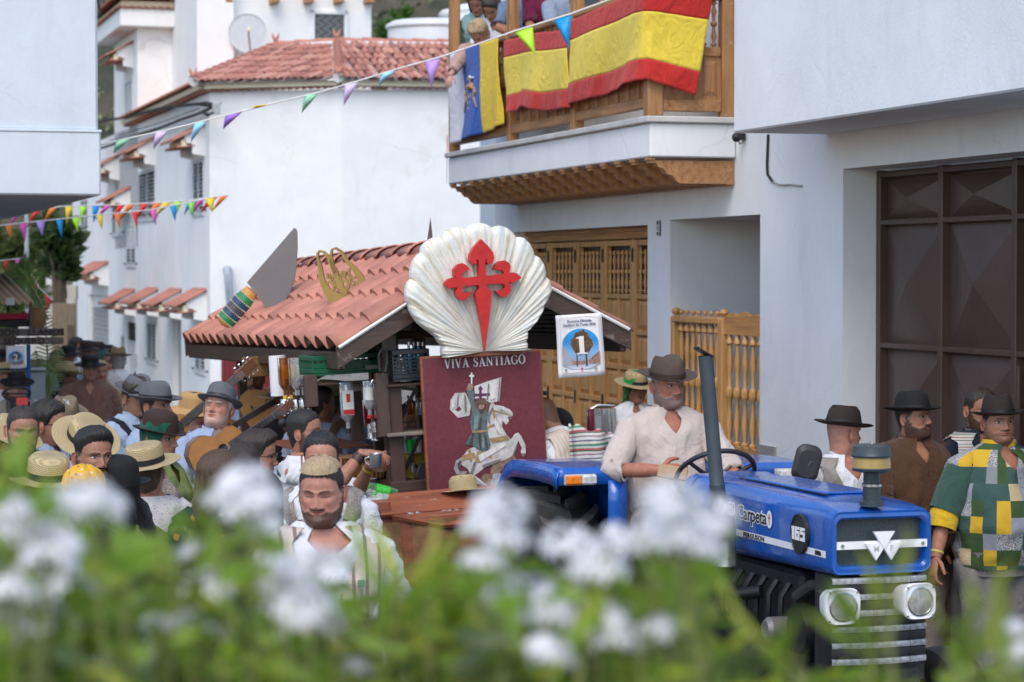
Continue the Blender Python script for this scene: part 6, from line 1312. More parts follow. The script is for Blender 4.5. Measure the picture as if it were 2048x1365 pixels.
def straw(nm, c):
    k = 'straw_'+nm
    if k in MATS: return MATS[k]
    m, nt, b = new_mat(k); n = N(nt); t = n.n('TexCoord'); x = n.n('SeparateXYZ'); n.l(t.outputs['Object'], x.inputs[0])
    r = n.math('ADD', n.math('POWER', n.math('ADD', n.math('MULTIPLY', x.outputs[0], x.outputs[0]), n.math('MULTIPLY', x.outputs[1], x.outputs[1])), .5), x.outputs[2])
    w = n.math('SINE', n.math('MULTIPLY', r, 900)); a = n.math('ARCTAN2', x.outputs[0], x.outputs[1]); w2 = n.math('SINE', n.math('ADD', n.math('MULTIPLY', a, 95), n.math('MULTIPLY', r, 450)))
    h = n.math('ADD', w, w2); h = n.math('ADD', h, n.math('MULTIPLY', n.noise(t.outputs['Object'], 120, 3), 1.5))
    n.l(n.ramp(n.math('MULTIPLY', n.math('ADD', h, 1.5), .25), [(.1, sc(c, .5)), (.5, c), (.9, sc(c, 1.25))]), b.inputs['Base Color']); b.inputs['Roughness'].default_value = .75
    n.bump(h, .7, .004, b); MATS[k] = m; return m
HATC = dict(brown=felt('brown', (.075, .052, .042)), dark=felt('dark', (.022, .014, .012)), black=felt('black', (.008, .008, .009)), grey=felt('grey', (.10, .105, .115)), olive=felt('olive', (.15, .115, .075)), tan=felt('tan', (.42, .25, .10)), maroon=felt('maroon', (.035, .017, .015)),
            straw=straw('pale', (.60, .47, .25)), woven=straw('brown', (.33, .24, .13)))
def make_hat(style, m, band, parent, Mx, sx=1.):
    ns = 56; th = np.linspace(0, 2*PI, ns+1)[:-1]; fr = np.cos(th); sd_ = np.sin(th)     # fr>0: front (-y)
    P_ = dict(fedora=(.112, .062, .020, .012, .22), straw=(.082, .078, .004, -.004, .05), bowler=(.115, .045, .016, .0, .30), bucket=(.095, .065, -.022, -.030, .16), round=(.095, .075, .004, -.006, .16), cowboy=(.11, .085, .035, .0, .2))[style]
    ch, bw, curl, droop, taper = P_; rx, ry = .084*sx, .102*sx; mb = MB(); A = []
    prof = [(1.0, 0)]+[(1-taper*t**1.6*(.55 if style != 'fedora' else 1), ch*t) for t in (.15, .35, .55, .75)]+([(1-taper, ch*.88), (.72, ch*.97), (.45, ch*.99), (.2, ch*.98), (.0, ch*.98)] if style != 'bowler' else [(.80, ch*.86), (.6, ch*.96), (.35, ch*1.02), (.15, ch*1.04), (0, ch*1.045)])
    if style == 'straw': prof = [(1, 0), (.985, .03), (.97, .06), (.95, ch*.93), (.90, ch), (.6, ch*1.02), (.3, ch*1.03), (0, ch*1.03)]
    for k, z in prof:
        X = rx*k*sd_; Y = -ry*k*fr; Z = np.full(ns, z)
        if style in ('fedora', 'cowboy'):
            t = z/ch; X = X*(1-.30*t*t*np.clip(fr, 0, 1)); Z = Z-.030*t**6*np.exp(-(X/.028)**2)+.008*t*(-fr)*-1*.5-.010*t*t*np.clip(fr-.6, 0, 1)
        A.append(np.stack([X, Y, Z], 1))
    mb.grid(A, cv=True)
    B = []
    for t in (0, .2, .45, .7, .9, 1.0, 1.0, .9, .45, 0):
        pass
    up = [(t, 0) for t in (0, .15, .35, .6, .85, 1.0)]; lo = [(t, -.0035) for t in (1.0, .6, .2, -.05)]
    for t, dz in up+lo:
        q_ = t*bw; Z = dz+t**1.6*(curl*np.abs(sd_)**2+droop*np.clip(fr, 0, 1)+curl*.6*np.clip(-fr, 0, 1)); B.append(np.stack([(rx+q_)*sd_, -(ry+q_*(1 if style != 'cowboy' else .9))*fr, Z], 1))
    mb.grid(B, cv=True)
    h = mb.build('hat', m, parent, ang=60, M=Mx)
    if band:
        mb = MB(); mb.grid([np.stack([(rx*(1-.02*t)+.0025)*sd_, -(ry*(1-.02*t)+.0025)*fr, np.full(ns, .002+.026*t)], 1) for t in (0, .5, 1)], cv=True); mb.build('hat_band', band, h, ang=60)
    return h
BANDS = dict(dark=mat('ribbon_dark', (.012, .012, .016), .5), brown=mat('ribbon_brown', (.035, .02, .015), .5), navy=mat('ribbon_navy', (.012, .018, .035), .5))
HAIRC = dict(black=(.012, .010, .009), dark=(.026, .017, .012), brown=(.06, .035, .02), grey=(.30, .29, .28), white=(.55, .53, .50), blond=(.33, .24, .14), pink=(.50, .42, .38))
def hairmat(c):
    k = 'hair_'+c
    if k in MATS: return MATS[k]
    m, nt, b = new_mat(k); n = N(nt); cc = n.co((60, 60, 7)); f = n.noise(cc, 3, 5, .7); q_ = HAIRC[c]
    n.l(n.ramp(f, [(.3, sc(q_, .55)), (.7, sc(q_, 1.9))]), b.inputs['Base Color']); b.inputs['Roughness'].default_value = .5; n.bump(f, .8, .006, b); MATS[k] = m; return m
SHOE = mat('shoe_leather', (.03, .02, .015), .5); GLB = mat('sunglass_black', (.01, .01, .011), .08, coat=1); 
PID = [0]
PEOPLE = []
def person(label, px, ytop, H=1.74, yaw=0, head=None, hp=0, hr=0, fat=.3, skin=(.35, .175, .11), hair='dark', style='short', beard=0, bcol=None, stub=0, fem=0, hat=None, band='dark', hat_tilt=0,
           shirt=None, sleeve=1.6, opn=.10, vest=None, trousers=None, arms=None, lean=0, D=None, z0=None, glasses=None, group=None, lids=0, look=0, mouth=0, scarf=None, legs=None, cat='person', hatscale=1., tee=False, hem=.80, xoff=0, wide=1., legs_on=True, bside=0, hatM=None):
    PID[0] += 1; sd = PID[0]
    if not fem and not beard and not stub: stub = .22
    if D is None:
        D = 12.
        for _ in range(8): D = (CAMZ-H-gz(D))*F/(ytop-HZ)
    z0 = gz(D) if z0 is None else z0
    ztop = zat(ytop, D); s = (ztop-z0-.235)/1.490
    X = (px-1024)/F*D+xoff
    root = empty('person', T(X, D, z0) @ R(yaw), label=label, cat=cat, group=group)
    skin = np.array(skin); k = fat; hy = (yaw if head is None else head)-yaw
    LM = T(0, 0, .92*s) @ R(lean, 'X') @ T(0, 0, -.92*s)        # forward lean about the hips
    hpiv = Vector((0, -.006, 1.490*s)); Mh = LM @ T(*hpiv) @ R(hy) @ R(hp, 'X') @ R(hr, 'Y') @ T(0, -.004, 0)
    # ---- body: one loft from the hips over the shoulders and neck to the crown
    prof = [(.80, .165+.03*k, .10+.05*k, .115+.02*k), (.92, .172+.05*k, .11+.09*k, .125+.02*k), (1.05, .150+.075*k, .105+.13*k, .105+.03*k), (1.18, .158+.055*k, .113+.10*k, .112+.02*k), (1.30, .172+.035*k, .122+.05*k, .118+.02*k), (1.38, .186+.025*k, .116+.03*k, .112+.01*k), (1.428, .184+.02*k, .095+.01*k, .10), (1.452, .160+.012*k, .080, .088), (1.470, .120+.008*k, .068+.006*k, .078), (1.484, .090+.006*k, .060+.008*k, .072), (1.496, .070+.009*k, .055+.009*k, .066), (1.506, .061+.009*k, .052+.009*k, .063)]
    if fem: prof = [(z, w*(.90 if z > 1.1 else 1.0), f*(1.0 if not (1.2 < z < 1.36) else 1.22), b*.95) for z, w, f, b in prof]
    def trunk(z, off=0., sdd=0, th=TH0, foldk=0):
        zs = [p[0] for p in prof]; w, f, b = (np.interp(z, zs, [p[i] for p in prof]) for i in (1, 2, 3)); bw = min(1., s) if s > .9 else s
        c, sn = np.cos(th), np.sin(th); e = .82 if z < 1.44 else 1.
        p = np.stack([(w*bw+off)*np.sign(sn)*np.abs(sn)**e, -np.where(c > 0, f*bw+off, b*bw+off)*np.sign(c)*np.abs(c)**(.9 if z < 1.44 else 1), np.full(len(th), z*s)], 1)
        if foldk: 
            dd = np.maximum(folds(p, sd+sdd)*foldk, -.011); rr = np.hypot(p[:, 0], p[:, 1])[:, None]+1e-6; p[:, :2] += p[:, :2]/rr*dd[:, None]
        return p
    def tm(M_, p): m = np.array(M_); return p @ m[:3, :3].T+m[:3, 3]
    rows = [tm(LM, trunk(z, (-.024 if z < 1.40 else -.016 if z < 1.45 else -.004) if shirt is not None else 0)) for z in (.80, .86, .92, 1.0, 1.08, 1.16, 1.24, 1.32, 1.38, 1.41, 1.428, 1.44, 1.452, 1.462, 1.470, 1.484, 1.496)]
    rc = [np.tile(skin*(.97, .93, .92), (THN, 1)) for _ in rows]
    bc = np.array(HAIRC.get(bcol or hair, HAIRC['dark']))*(1.1 if (bcol or hair) != 'grey' else .5)
    for z in ZR:
        p, bm = head_pts(TH0, np.full(THN, z), beard, wide, fem); c = np.tile(skin, (THN, 1)); x, zz = p[:, 0], p[:, 2]; fr = sstep(np.cos(TH0), .0, .3)
        red_ = (.5*G(np.abs(x), z, .042, .088, .018, .014)+.55*G(x, z, 0, .086, .014, .012))*fr; c = c*(1-red_[:, None]*np.array((.0, .22, .20)))
        lip = np.clip(1.3*G(x, z, 0, .058, .021, .0075), 0, 1)*fr*(z > .05)*(z < .067); lc = skin*np.array((.85, .52, .50)) if not fem else skin*np.array((.95, .42, .42)); c = c*(1-lip[:, None])+lc*lip[:, None]
        ml = G(x, z, 0, .0585, .022, .0014)*fr; c = c*(1-.6*ml[:, None])
        nos = G(np.abs(x), z, .007, .0745, .004, .0025)*fr; c = c*(1-.6*nos[:, None])
        bd = bm*(min(1, .55+stub) if beard else stub); 
        if beard: bd = bm*np.clip(.86+.14*np.sin(x*900+z*700)*np.sin(z*1100), 0, 1)*(.93 if hair != 'grey' else .85)
        if lids == 0: pass
        c = c*(1-bd[:, None])+bc*bd[:, None]
        hl = hairline(np.abs(TH0), 'man'); sm = sstep(np.full(THN, z), hl-.004, hl+.006)
        sh = {'bald': .12, 'shaved': .62}.get(style, .9); c = c*(1-(sm*sh)[:, None])+np.array(HAIRC[hair])*(1.3 if hair not in ('grey', 'white') else .5)*(sm*sh)[:, None]
        rows.append(tm(Mh, p)); rc.append(c)
    mb = MB(); mb.grid(rows, cv=True); mb.F.append(tuple(range(len(rows)*THN-THN, len(rows)*THN))); mb.m.append(0); cols = [np.concatenate(rc)]
    # ears, eyes, brows
    for sx in (-1, 1):
        k0 = mb.M; A = []
        for i in range(9):
            a = PI*i/8; A.append([((.0745+.006*math.sin(a)*(1+.8*max(0, math.cos(t+.4))))*sx+sx*.010*max(0, math.sin(t*.5))*math.sin(a), .012+.019*math.sin(a)*math.cos(t)+.004*math.cos(a), .103+.032*math.cos(a)*1.0+.0*math.sin(t)) if math.sin(t) < 0 else ((.084+.010*max(0, math.cos(t)))*sx*1., .012+.019*math.sin(a)*math.cos(t)+.004*math.cos(a), .103+.032*math.cos(a)) for t in np.linspace(0, 2*PI, 11)[:-1]])
        mb.M = Mh; mb.grid(A, cv=True); mb.M = k0; cols.append(np.tile(skin*(1, .86, .84), (90, 1)))
        ex, ez = sx*.0320, .1185; pts, fs = [], []; nn = 8; op = .0052*(1-.85*lids)+(.0008 if fem else 0)
        for i in range(nn+1):
            u = -1+2*i/nn; x = ex+.0148*u; top = op*(1-u*u)**.7; bot = -.0036*(1-.0*lids)*(1-u*u)**.7
            for zz in (top, (top+bot)/2, bot): pts.append(surf(x, ez+zz-.0015*0, .0022+.0012*(1-u*u), wide, 0, fem))
        fs = [(i*3+j, (i+1)*3+j, (i+1)*3+j+1, i*3+j+1) for i in range(nn) for j in range(2)]
        if sx < 0: fs = [q_[::-1] for q_ in fs]
        if lids < .9:
            face_patch(mb, cols, pts, fs, (.46, .43, .41), Mh, 1)
            lx = ex+look*.004; ip = [surf(lx+.0056*math.cos(t), ez+.0004+min(op*.9, .0056*math.sin(t)) if math.sin(t) > 0 else ez+.0004+max(-.0036, .0056*math.sin(t)), .0042, wide, 0, fem) for t in np.linspace(0, 2*PI, 11)[:-1]]
            face_patch(mb, cols, ip, [tuple(range(10))], (.018, .011, .008), Mh, 1)
        for up_, th_ in ((1, .0026 if fem or lids else .0018), (0, .0008)):
            pts = []
            for i in range(nn+1):
                u = -1+2*i/nn; x = ex+.0155*u; zz = (op*(1-u*u)**.7 if up_ else -.0036*(1-u*u)**.7)
                if lids > .8 and up_: zz = -.002-.002*(1-u*u)
                pts += [surf(x, ez+zz, .0036, wide, 0, fem), surf(x, ez+zz+th_*(1.1-abs(u)*.6), .0030, wide, 0, fem)]
            face_patch(mb, cols, pts, [(2*i, 2*i+2, 2*i+3, 2*i+1) for i in range(nn)], skin*.12, Mh, 0)
        pts = []
        for i in range(8):
            u = i/7; x = sx*(.0125+.036*u); zz = .1345+.0045*math.sin(u*PI*.85)+.001*u; hh = (.0042 if not fem else .0022)*(1-.55*u**2)
            pts += [surf(x, zz-hh*.5, .0022, wide, 0, fem), surf(x, zz+hh, .0024, wide, 0, fem)]
        face_patch(mb, cols, pts, [(2*i, 2*i+2, 2*i+3, 2*i+1) for i in range(7)], np.array(HAIRC[bcol or hair if hair not in ('blond', 'pink') else 'dark'])*1.2+skin*.06, Mh, 0)
    # arms and hands
    aw = (.178+.02*k)*(1 if not fem else .9); J = {}
    L1, L2 = .285*s, .25*s
    arms = arms or {}
    for sx, nm in ((-1, 'R'), (1, 'L')):
        A_ = arms.get(nm, {}); w_ = A_.get('w', (sx*(.27+.06*k), -.03, .86)); pole = A_.get('pole', (sx*.5, .8, -.5)); S0 = LM @ Vector((sx*aw, .005, 1.392*s)); Wt = Vector((w_[0], w_[1], w_[2]*s if not A_.get('abs') else w_[2]))
        if A_.get('lm', 1) and not A_.get('abs'): Wt = LM @ Wt
        E, Wr = ik(S0, Wt, L1, L2, pole); J[nm] = (S0, E, Wr)
        r0, r1, r2, r3 = .056+.014*k, .046+.012*k, .040+.008*k, .0255+.003*k
        if fem: r0, r1, r2, r3 = r0*.85, r1*.82, r2*.85, r3*.9
        ins = Vector((-sx*.07, 0, -.03)); pts = [S0+ins, S0, S0.lerp(E, .35), S0.lerp(E, .8), E, E.lerp(Wr, .25), E.lerp(Wr, .6), Wr]
        cv = lambda t: .74 if shirt is not None and t < sleeve+.03 else 1.
        v, f_ = tube_np(pts, [q1*cv(t_) for q1, t_ in ((r0*.3, 0), (r0*.55, 0), (r1*.80, .35), (r1*.88, .8), (r2, 1), (r2*1.06, 1.25), (r2*.82, 1.6), (r3, 2))], 14); mb.add(v, f_); cols.append(np.tile(skin*(.97, .92, .9), (len(v), 1)))
        fd = (Wr-E).normalized(); dd = Vector(A_['d']) if 'd' in A_ else fd; nn_ = Vector(A_.get('n', (-sx, 0, 0))) 
        if abs(nn_.normalized().dot(dd.normalized())) > .95: nn_ = Vector((0, -1, 0))
        hand(mb, cols, Wr, dd, nn_, sx*(-1), A_.get('curl', .5), skin*(.98, .9, .86), (.92 if fem else 1.05)*min(1, s+.05))
    me = mb.mesh('body', [SKINM, EYEM], 60); C_ = np.concatenate(cols); ca = me.color_attributes.new('col', 'FLOAT_COLOR', 'POINT'); ca.data.foreach_set('color', np.concatenate([C_, np.ones((len(C_), 1))], 1).ravel()); link_mesh('body', me, root)
    # ---- shirt
    def shell(off, z0_, z1_, a0, a1, foldk=1., sdd=0, nz=26, na=56, nu_=1.):
        """cloth over the trunk between the angles a0(z) and a1(z): smooth edges"""
        out = []
        for z in np.linspace(z0_, z1_, nz):
            th = a0(z)+(a1(z)-a0(z))*np.linspace(0, 1, na); out.append(tm(LM, trunk(z, off+(.008*max(0, (1.0-z)/.2) if z < 1 else 0), sdd, th=th, foldk=foldk)))
        return out
    if shirt is not None:
        zt = 1.492 if not tee else 1.480
        a0 = (lambda z: -.02+(opn*1.9)*float(sstep(np.array(z), 1.335, 1.47))) if not tee else (lambda z: -.01)
        b_ = MB(); b_.grid(shell(.013, hem, zt, a0, lambda z: 2*PI-a0(z)+(.02 if a0(z) < 0 else 0), 1.15, nz=34, na=72))
        for nm in 'RL':
            S0, E, Wr = J[nm]; sx = -1 if nm == 'R' else 1; r0, r1, r2, r3 = .056+.014*k, .046+.012*k, .040+.008*k, .026
            if fem: r0, r1, r2 = r0*.88, r1*.85, r2*.88
            tot = [(0, r0*.95), (.001, r0)] ; ts = np.linspace(0, sleeve, int(26)); V_ = []; P_ = []; Rr = []
            P_.append(S0+Vector((-sx*.07, 0, -.035))); Rr.append(r0*.55)
            for t in ts:
                P_.append(S0.lerp(E, t) if t <= 1 else E.lerp(Wr, t-1)); Rr.append(np.interp(t, [0, .4, 1, 1.3, 2], [r0+.010, r1+.016, r2+.019, r2+.017, r3+.016]))
            v, f_ = tube_np(P_, Rr, 20); n_ = len(P_); f_ = f_[:-1]
            cen = np.repeat(np.array([tuple(p) for p in P_]), 20, 0); dr = v-cen; dr /= np.linalg.norm(dr, axis=1)[:, None]
            tt = np.repeat(np.concatenate([[0], ts]), 20); bunch = np.exp(-((tt-1)/.18)**2)+.8*np.exp(-((tt-sleeve)/.12)**2)+.3
            v = v+dr*(np.maximum(folds(v, sd+3)*.75, -.008)+.0065*bunch*np.sin(tt*46+2.5*np.sin(dr[:, 0]*3+dr[:, 2]*2)+sd))[:, None]
            if sleeve < 1.95: last = v[-20:]; v = np.concatenate([v, last-dr[-20:]*.016]); f_ = f_+grid_faces(2, 20, cv=True, off=len(v)-40)
            b_.add(v, f_)
        o = b_.build('shirt', shirt, root, ang=70)
        if not tee:     # band collar and button placket
            A = []; cz = 1.484
            for a in np.linspace(opn*1.9, 2*PI-opn*1.9, 34):
                w_, f_ = .066+.008*k, .060+.010*k; x = w_*math.sin(a); y = -f_*math.cos(a) if math.cos(a) > 0 else -.068*math.cos(a); dz = -.012*max(0, math.cos(a)); A.append(tm(LM, np.array([(x*1.10, y*1.10, (cz+dz-.006)*s), (x*1.02, y*1.02, (cz+dz+.024)*s), (x*.97, y*.97, (cz+dz+.022)*s)])))
            MB().grid(A).build('collar', shirt, root, ang=70)
    if shirt is not None and not tee and vest is None:
        mb = MB(); mb.grid([tm(LM, trunk(z, .0185, 0, th=np.linspace(.015, .135, 5), foldk=.5)) for z in np.linspace(1.20, 1.365, 9)])
        for z in (1.23, 1.275, 1.32): p_ = tm(LM, trunk(z, .0195, 0, th=np.array([.075])))[0]; mb.ell(tuple(p_), (.0055, .003, .0055), 5, 8)
        mb.build('placket', shirt, root, ang=60)
    if vest is not None:
        ah = lambda z: .62*float(sstep(np.array(z), 1.22, 1.36))*(1-float(sstep(np.array(z), 1.425, 1.455)))
        v0 = lambda z: .05+.50*float(sstep(np.array(z), 1.16, 1.46)); b_ = MB()
        for f0, f1 in ((v0, lambda z: PI/2-ah(z)), (lambda z: 2*PI-PI/2+ah(z), lambda z: 2*PI-v0(z)), (lambda z: PI/2+ah(z), lambda z: 1.5*PI-ah(z))): b_.grid(shell(.027, .93, 1.474, f0, f1, .9, 2, nz=36, na=22))
        o = b_.build('vest', vest, root, ang=70); md = o.modifiers.new('thickness', 'SOLIDIFY'); md.thickness = .005
    # ---- trousers and shoes
    if legs_on:
        tr_ = trousers or fabric('trouser_beige', (.32, .27, .22)); b_ = MB(); lg = legs or {}
        A = [tm(LM if z > .9 else Matrix(), trunk(z, .012 if z < hem else .004, 5, foldk=.3)) for z in (.80, .84, .88, .93)]; b_.grid(A, cv=True)
        for sx, nm in ((-1, 'R'), (1, 'L')):
            hip, kn, an = (Vector(v) for v in lg.get(nm, ((sx*.088*(1+.3*k), 0, .86*s), (sx*.10*(1+.2*k), -.01, .48*s), (sx*.11, .01, .09*s)))); P_ = [hip+Vector((0, 0, .03)), hip]+[hip.lerp(kn, t) for t in (.25, .5, .75, 1)]+[kn.lerp(an, t) for t in (.2, .4, .6, .8, .95, 1)]
            r_ = [.09+.03*k, .098+.035*k, .095+.03*k, .085+.025*k, .075+.02*k, .068+.015*k, .064+.01*k, .062+.01*k, .060, .058, .060, .060]; v, f_ = tube_np(P_, r_, 20); cen = np.repeat(np.array([tuple(p) for p in P_]), 20, 0); dr = v-cen; v = v+dr*(folds(v, sd+7)*14)[:, None]; b_.add(v, f_)
            mb = MB(); mb.M = T(an.x, an.y-.05, an.z-.045*s); mb.ell((0, 0, 0), (.048, .13, .045), 8, 14); mb.build('shoe', SHOE, root)
        b_.build('trousers', tr_, root, ang=70)
    # ---- hair
    hm = hairmat(hair)
    if style not in ('bald', 'shaved', 'none'):
        wom = style in ('long', 'bun_w', 'scarf_under'); TH = np.linspace(-PI, PI, 97)[:-1]; a = np.abs(TH); hl = hairline(a, 'woman' if wom else 'man')+.003*np.sin(TH*23+sd)+.002*np.sin(TH*41); rowsH = []
        for v in np.linspace(0, 1, 18):
            z = .2354-(.2354-hl)*(1-v)**1.8; p, _ = head_pts(TH, z, 0, 1, 0); side = sstep(.19-z, 0, .05)
            t = dict(short=.010-.005*side, fade=.020-.0185*side, quiff=.016-.012*side, curly=.022-.004*side, long=.014+.004*side, manbun=.009-.006*side, crop=.006, back=.012-.005*side).get(style, .010)
            t = t*min(1, v*4+.15); frn = np.clip(np.cos(TH), 0, 1)*(v > .0)
            if style in ('quiff', 'fade'): t = t+.016*frn**2*sstep(z, .188, .20)*(1-sstep(z, .228, .236))
            d = p-np.array((0, .005, .11)); d /= np.linalg.norm(d, axis=1)[:, None]
            nz_ = np.sin(p @ np.array((310, 140, 90))+sd)*np.sin(p @ np.array((90, -260, 170))+2*sd)
            t = t+(.007 if style == 'curly' else .0022)*nz_*min(1, v*3)+.0012*np.sin(TH*60+v*5)*min(1, v*3); rowsH.append(tm(Mh, p+d*np.array(t)[:, None] if hasattr(t, '__len__') else p+d*t))
        mb = MB(); mb.grid(rowsH, cv=True)
        if style == 'long':
            for sgn in (1,):
                A = []
                for u in np.linspace(-1, 1, 34):
                    a_ = PI+u*1.95; col = []
                    for v in np.linspace(0, 1, 16):
                        z = .13-.40*v; r_ = .088+.03*v+.006*math.sin(u*40+v*3)+.004*math.sin(u*90); col.append(((r_)*math.sin(a_)*(1.0), .01-(r_*1.12)*math.cos(a_)*(1-.25*v)+.02*v, z))
                    A.append(tm(Mh, np.array(col)))
                mb.grid(A)
        if style in ('manbun', 'bun_w'): k0 = mb.M; mb.M = Mh; mb.ell((0, .125, .17 if style == 'manbun' else .12), (.026, .024, .026)); mb.M = k0
        mb.build('hair', hm, root, ang=75)
    if hat:
        st, cn = hat; hz_ = {'fedora': .170, 'straw': .176, 'bowler': .168, 'bucket': .165, 'round': .170, 'cowboy': .172}[st]
        make_hat(st, HATC[cn], BANDS.get(band) if band else None, root, Mh @ T(0, .004, hz_-.014) @ R(hat_tilt+4, 'X') @ S(hatscale), 1.03)
    if scarf is not None:
        TH = np.linspace(-PI, PI, 65)[:-1]; A = []
        for v in np.linspace(0, 1, 16):
            a = np.abs(TH); hl = np.interp(a, [0, .7, 1.1, 1.6, PI], [.205, .18, .11, .01, -.04]); z = .2354-(.2354-hl)*(1-v)**1.8; p, _ = head_pts(TH, np.clip(z, -.02, .3), 0, 1, 0); p[:, 2] = z
            d = p-np.array((0, .005, .11)); d /= np.linalg.norm(d, axis=1)[:, None]; A.append(tm(Mh, p+d*(.017+.004*np.sin(TH*9+v*9))[:, None]))
        mb = MB(); mb.grid(A, cv=True); B_ = []
        for u in np.linspace(-1, 1, 30):
            a_ = PI+u*1.5; col = []
            for v in np.linspace(0, 1, 14): z = .03-.30*v; r_ = .085+.055*v+.008*math.sin(u*14+v*6); col.append((r_*math.sin(a_), .0-(r_*1.05)*math.cos(a_)*(1-.3*v), z))
            B_.append(tm(Mh, np.array(col)))
        mb.grid(B_); mb.build('headscarf', scarf, root, ang=75)
    if glasses:
        mb = MB(); mb.M = Mh; up = .075 if glasses == 'top' else 0; r_ = .024
        for sx in (-1, 1):
            p = surf(sx*.032, .117, .016, wide); c_ = Vector((sx*.033, -.104 if not up else -.085, .117+up)); n_ = 14; ring_ = [(c_.x+r_*math.cos(t)*1.05, c_.y+.10*abs(c_.x+r_*math.cos(t)-0)*.3, c_.z+r_*.80*math.sin(t)) for t in np.linspace(0, 2*PI, n_+1)[:-1]]
            if glasses != 'clear': mb.add(ring_, [tuple(range(n_))])
            mb.tube(ring_+[ring_[0]], .0018, 5); mb.tube([(sx*.057, c_.y+.018, .122+up), (sx*.078, -.03, .122+up), (sx*.083, .02, .118+up)], .002, 5)
        mb.tube([(-.010, -.104 if not up else -.085, .12+up), (.010, -.104 if not up else -.085, .12+up)], .002, 5); mb.build('glasses', GLB, root)
    root['_h'] = 0; del root['_h']; PEOPLE.append(root)
    return root, dict(J=J, Mh=Mh, LM=LM, s=s, D=D, trunk=trunk, tm=tm)
def FB(nm, c, v=.08): return fabric('cloth_'+nm, c, v)
CREAMS = FB('cream', (.52, .44, .40)); WHS = FB('white', (.66, .67, .70)); BLS = FB('pale_blue', (.30, .38, .52)); BRS = FB('brown', (.075, .035, .018)); NAVS = FB('navy', (.008, .014, .030)); GRYB = FB('grey_blue', (.30, .32, .40)); BLKS = FB('black', (.014, .014, .016)); BRN2 = FB('chocolate', (.085, .045, .035)); OLV = FB('olive', (.06, .055, .03))
TRB = FB('beige', (.30, .25, .215)); TRG = FB('grey_trouser', (.22, .205, .20)); TRD = FB('dark_trouser', (.02, .02, .024)); VGR = FB('grey_vest', (.27, .245, .215)); LINEN = stripes('linen_stripe', [(0, (.50, .42, .37)), (.62, (.16, .10, .09)), (.88, (.50, .42, .37))], 'X', .052)
TWEED = spots('tweed', (.20, .17, .15), [(.08, .06, .05), (.42, .38, .34), (.12, .10, .09)], 220, .5); FLOR = spots('floral_white', (.60, .58, .58), [(.35, .08, .25), (.15, .15, .35), (.40, .12, .20), (.6, .58, .55)], 75, .32); FLORD = spots('floral_dark', (.010, .03, .025), [(.02, .16, .10), (.5, .28, .04), (.45, .45, .38), (.02, .05, .12)], 17, .42); YFL = spots('floral_yellow', (.62, .35, .02), [(.45, .04, .05), (.60, .50, .40), (.10, .12, .30), (.62, .35, .02)], 45, .36)
GSC = FB('green_scarf', (.01, .26, .05), .2); DGS = FB('dark_green_scarf', (.008, .075, .045), .2); BSC = FB('blue_scarf', (.12, .28, .38), .15); OSC = FB('olive_scarf', (.16, .20, .06), .2); VSTR = stripes('vest_cream_stripe', [(0, (.58, .50, .42)), (.8, (.40, .33, .27))], 'X', .022); VRUG = stripes('vest_rug', [(0, (.50, .48, .45)), (.2, (.06, .06, .07)), (.3, (.55, .52, .48)), (.48, (.28, .10, .08)), (.58, (.5, .5, .46)), (.8, (.18, .2, .2)), (.9, (.5, .5, .46))], 'Z', .05)
RSTR = stripes('white_red_shirt', [(0, (.62, .60, .60)), (1, (.6, .6, .6))], 'X', 1)
def patchwork():
    m, nt, b = new_mat('patchwork'); n = N(nt); c = n.co(); x = n.n('SeparateXYZ'); n.l(c, x.inputs[0])
    a = n.math('ARCTAN2', x.outputs[0], n.math('MULTIPLY', x.outputs[1], -1)); u = n.math('DIVIDE', n.math('ADD', n.math('MULTIPLY', a, .30), 5), .088); w = n.math('DIVIDE', x.outputs[2], .088)
    cb = n.n('CombineXYZ'); n.l(n.math('FLOOR', u), cb.inputs[0]); n.l(n.math('FLOOR', w), cb.inputs[1]); wn_ = n.n('TexWhiteNoise', noise_dimensions='3D'); n.l(cb.outputs[0], wn_.inputs[0])
    ck = n.n('TexChecker'); ck.inputs['Scale'].default_value = 130; n.l(c, ck.inputs[0]); spk = n.ramp(n.noise(c, 170, 3, .7), [(.45, (.08, .09, .12)), (.55, (.45, .46, .45))])
    chk = n.mix(ck.outputs[1], (.50, .42, .28), (.40, .30, .14)); pal = n.ramp(wn_.outputs['Value'], [(0, (.55, .34, .02)), (.20, (.035, .075, .02)), (.40, (.03, .075, .065)), (.60, (.5, .4, .25)), (.72, (.2, .22, .22)), (.86, (.24, .26, .30))], 'CONSTANT')
    def band(lo, hi): return n.math('MULTIPLY', n.math('GREATER_THAN', wn_.outputs['Value'], lo), n.math('LESS_THAN', wn_.outputs['Value'], hi))
    col = n.mix(band(.60, .72), pal, chk); col = n.mix(band(.72, .86), col, spk)
    n.l(col, b.inputs['Base Color']); b.inputs['Roughness'].default_value = .85; n.bump(n.noise(c, 12, 5), .6, .02, b); return m
PATCH = patchwork()
# ---------------------------------------------------------------- the crowd
def Pd(o, a='R', **kw): pass
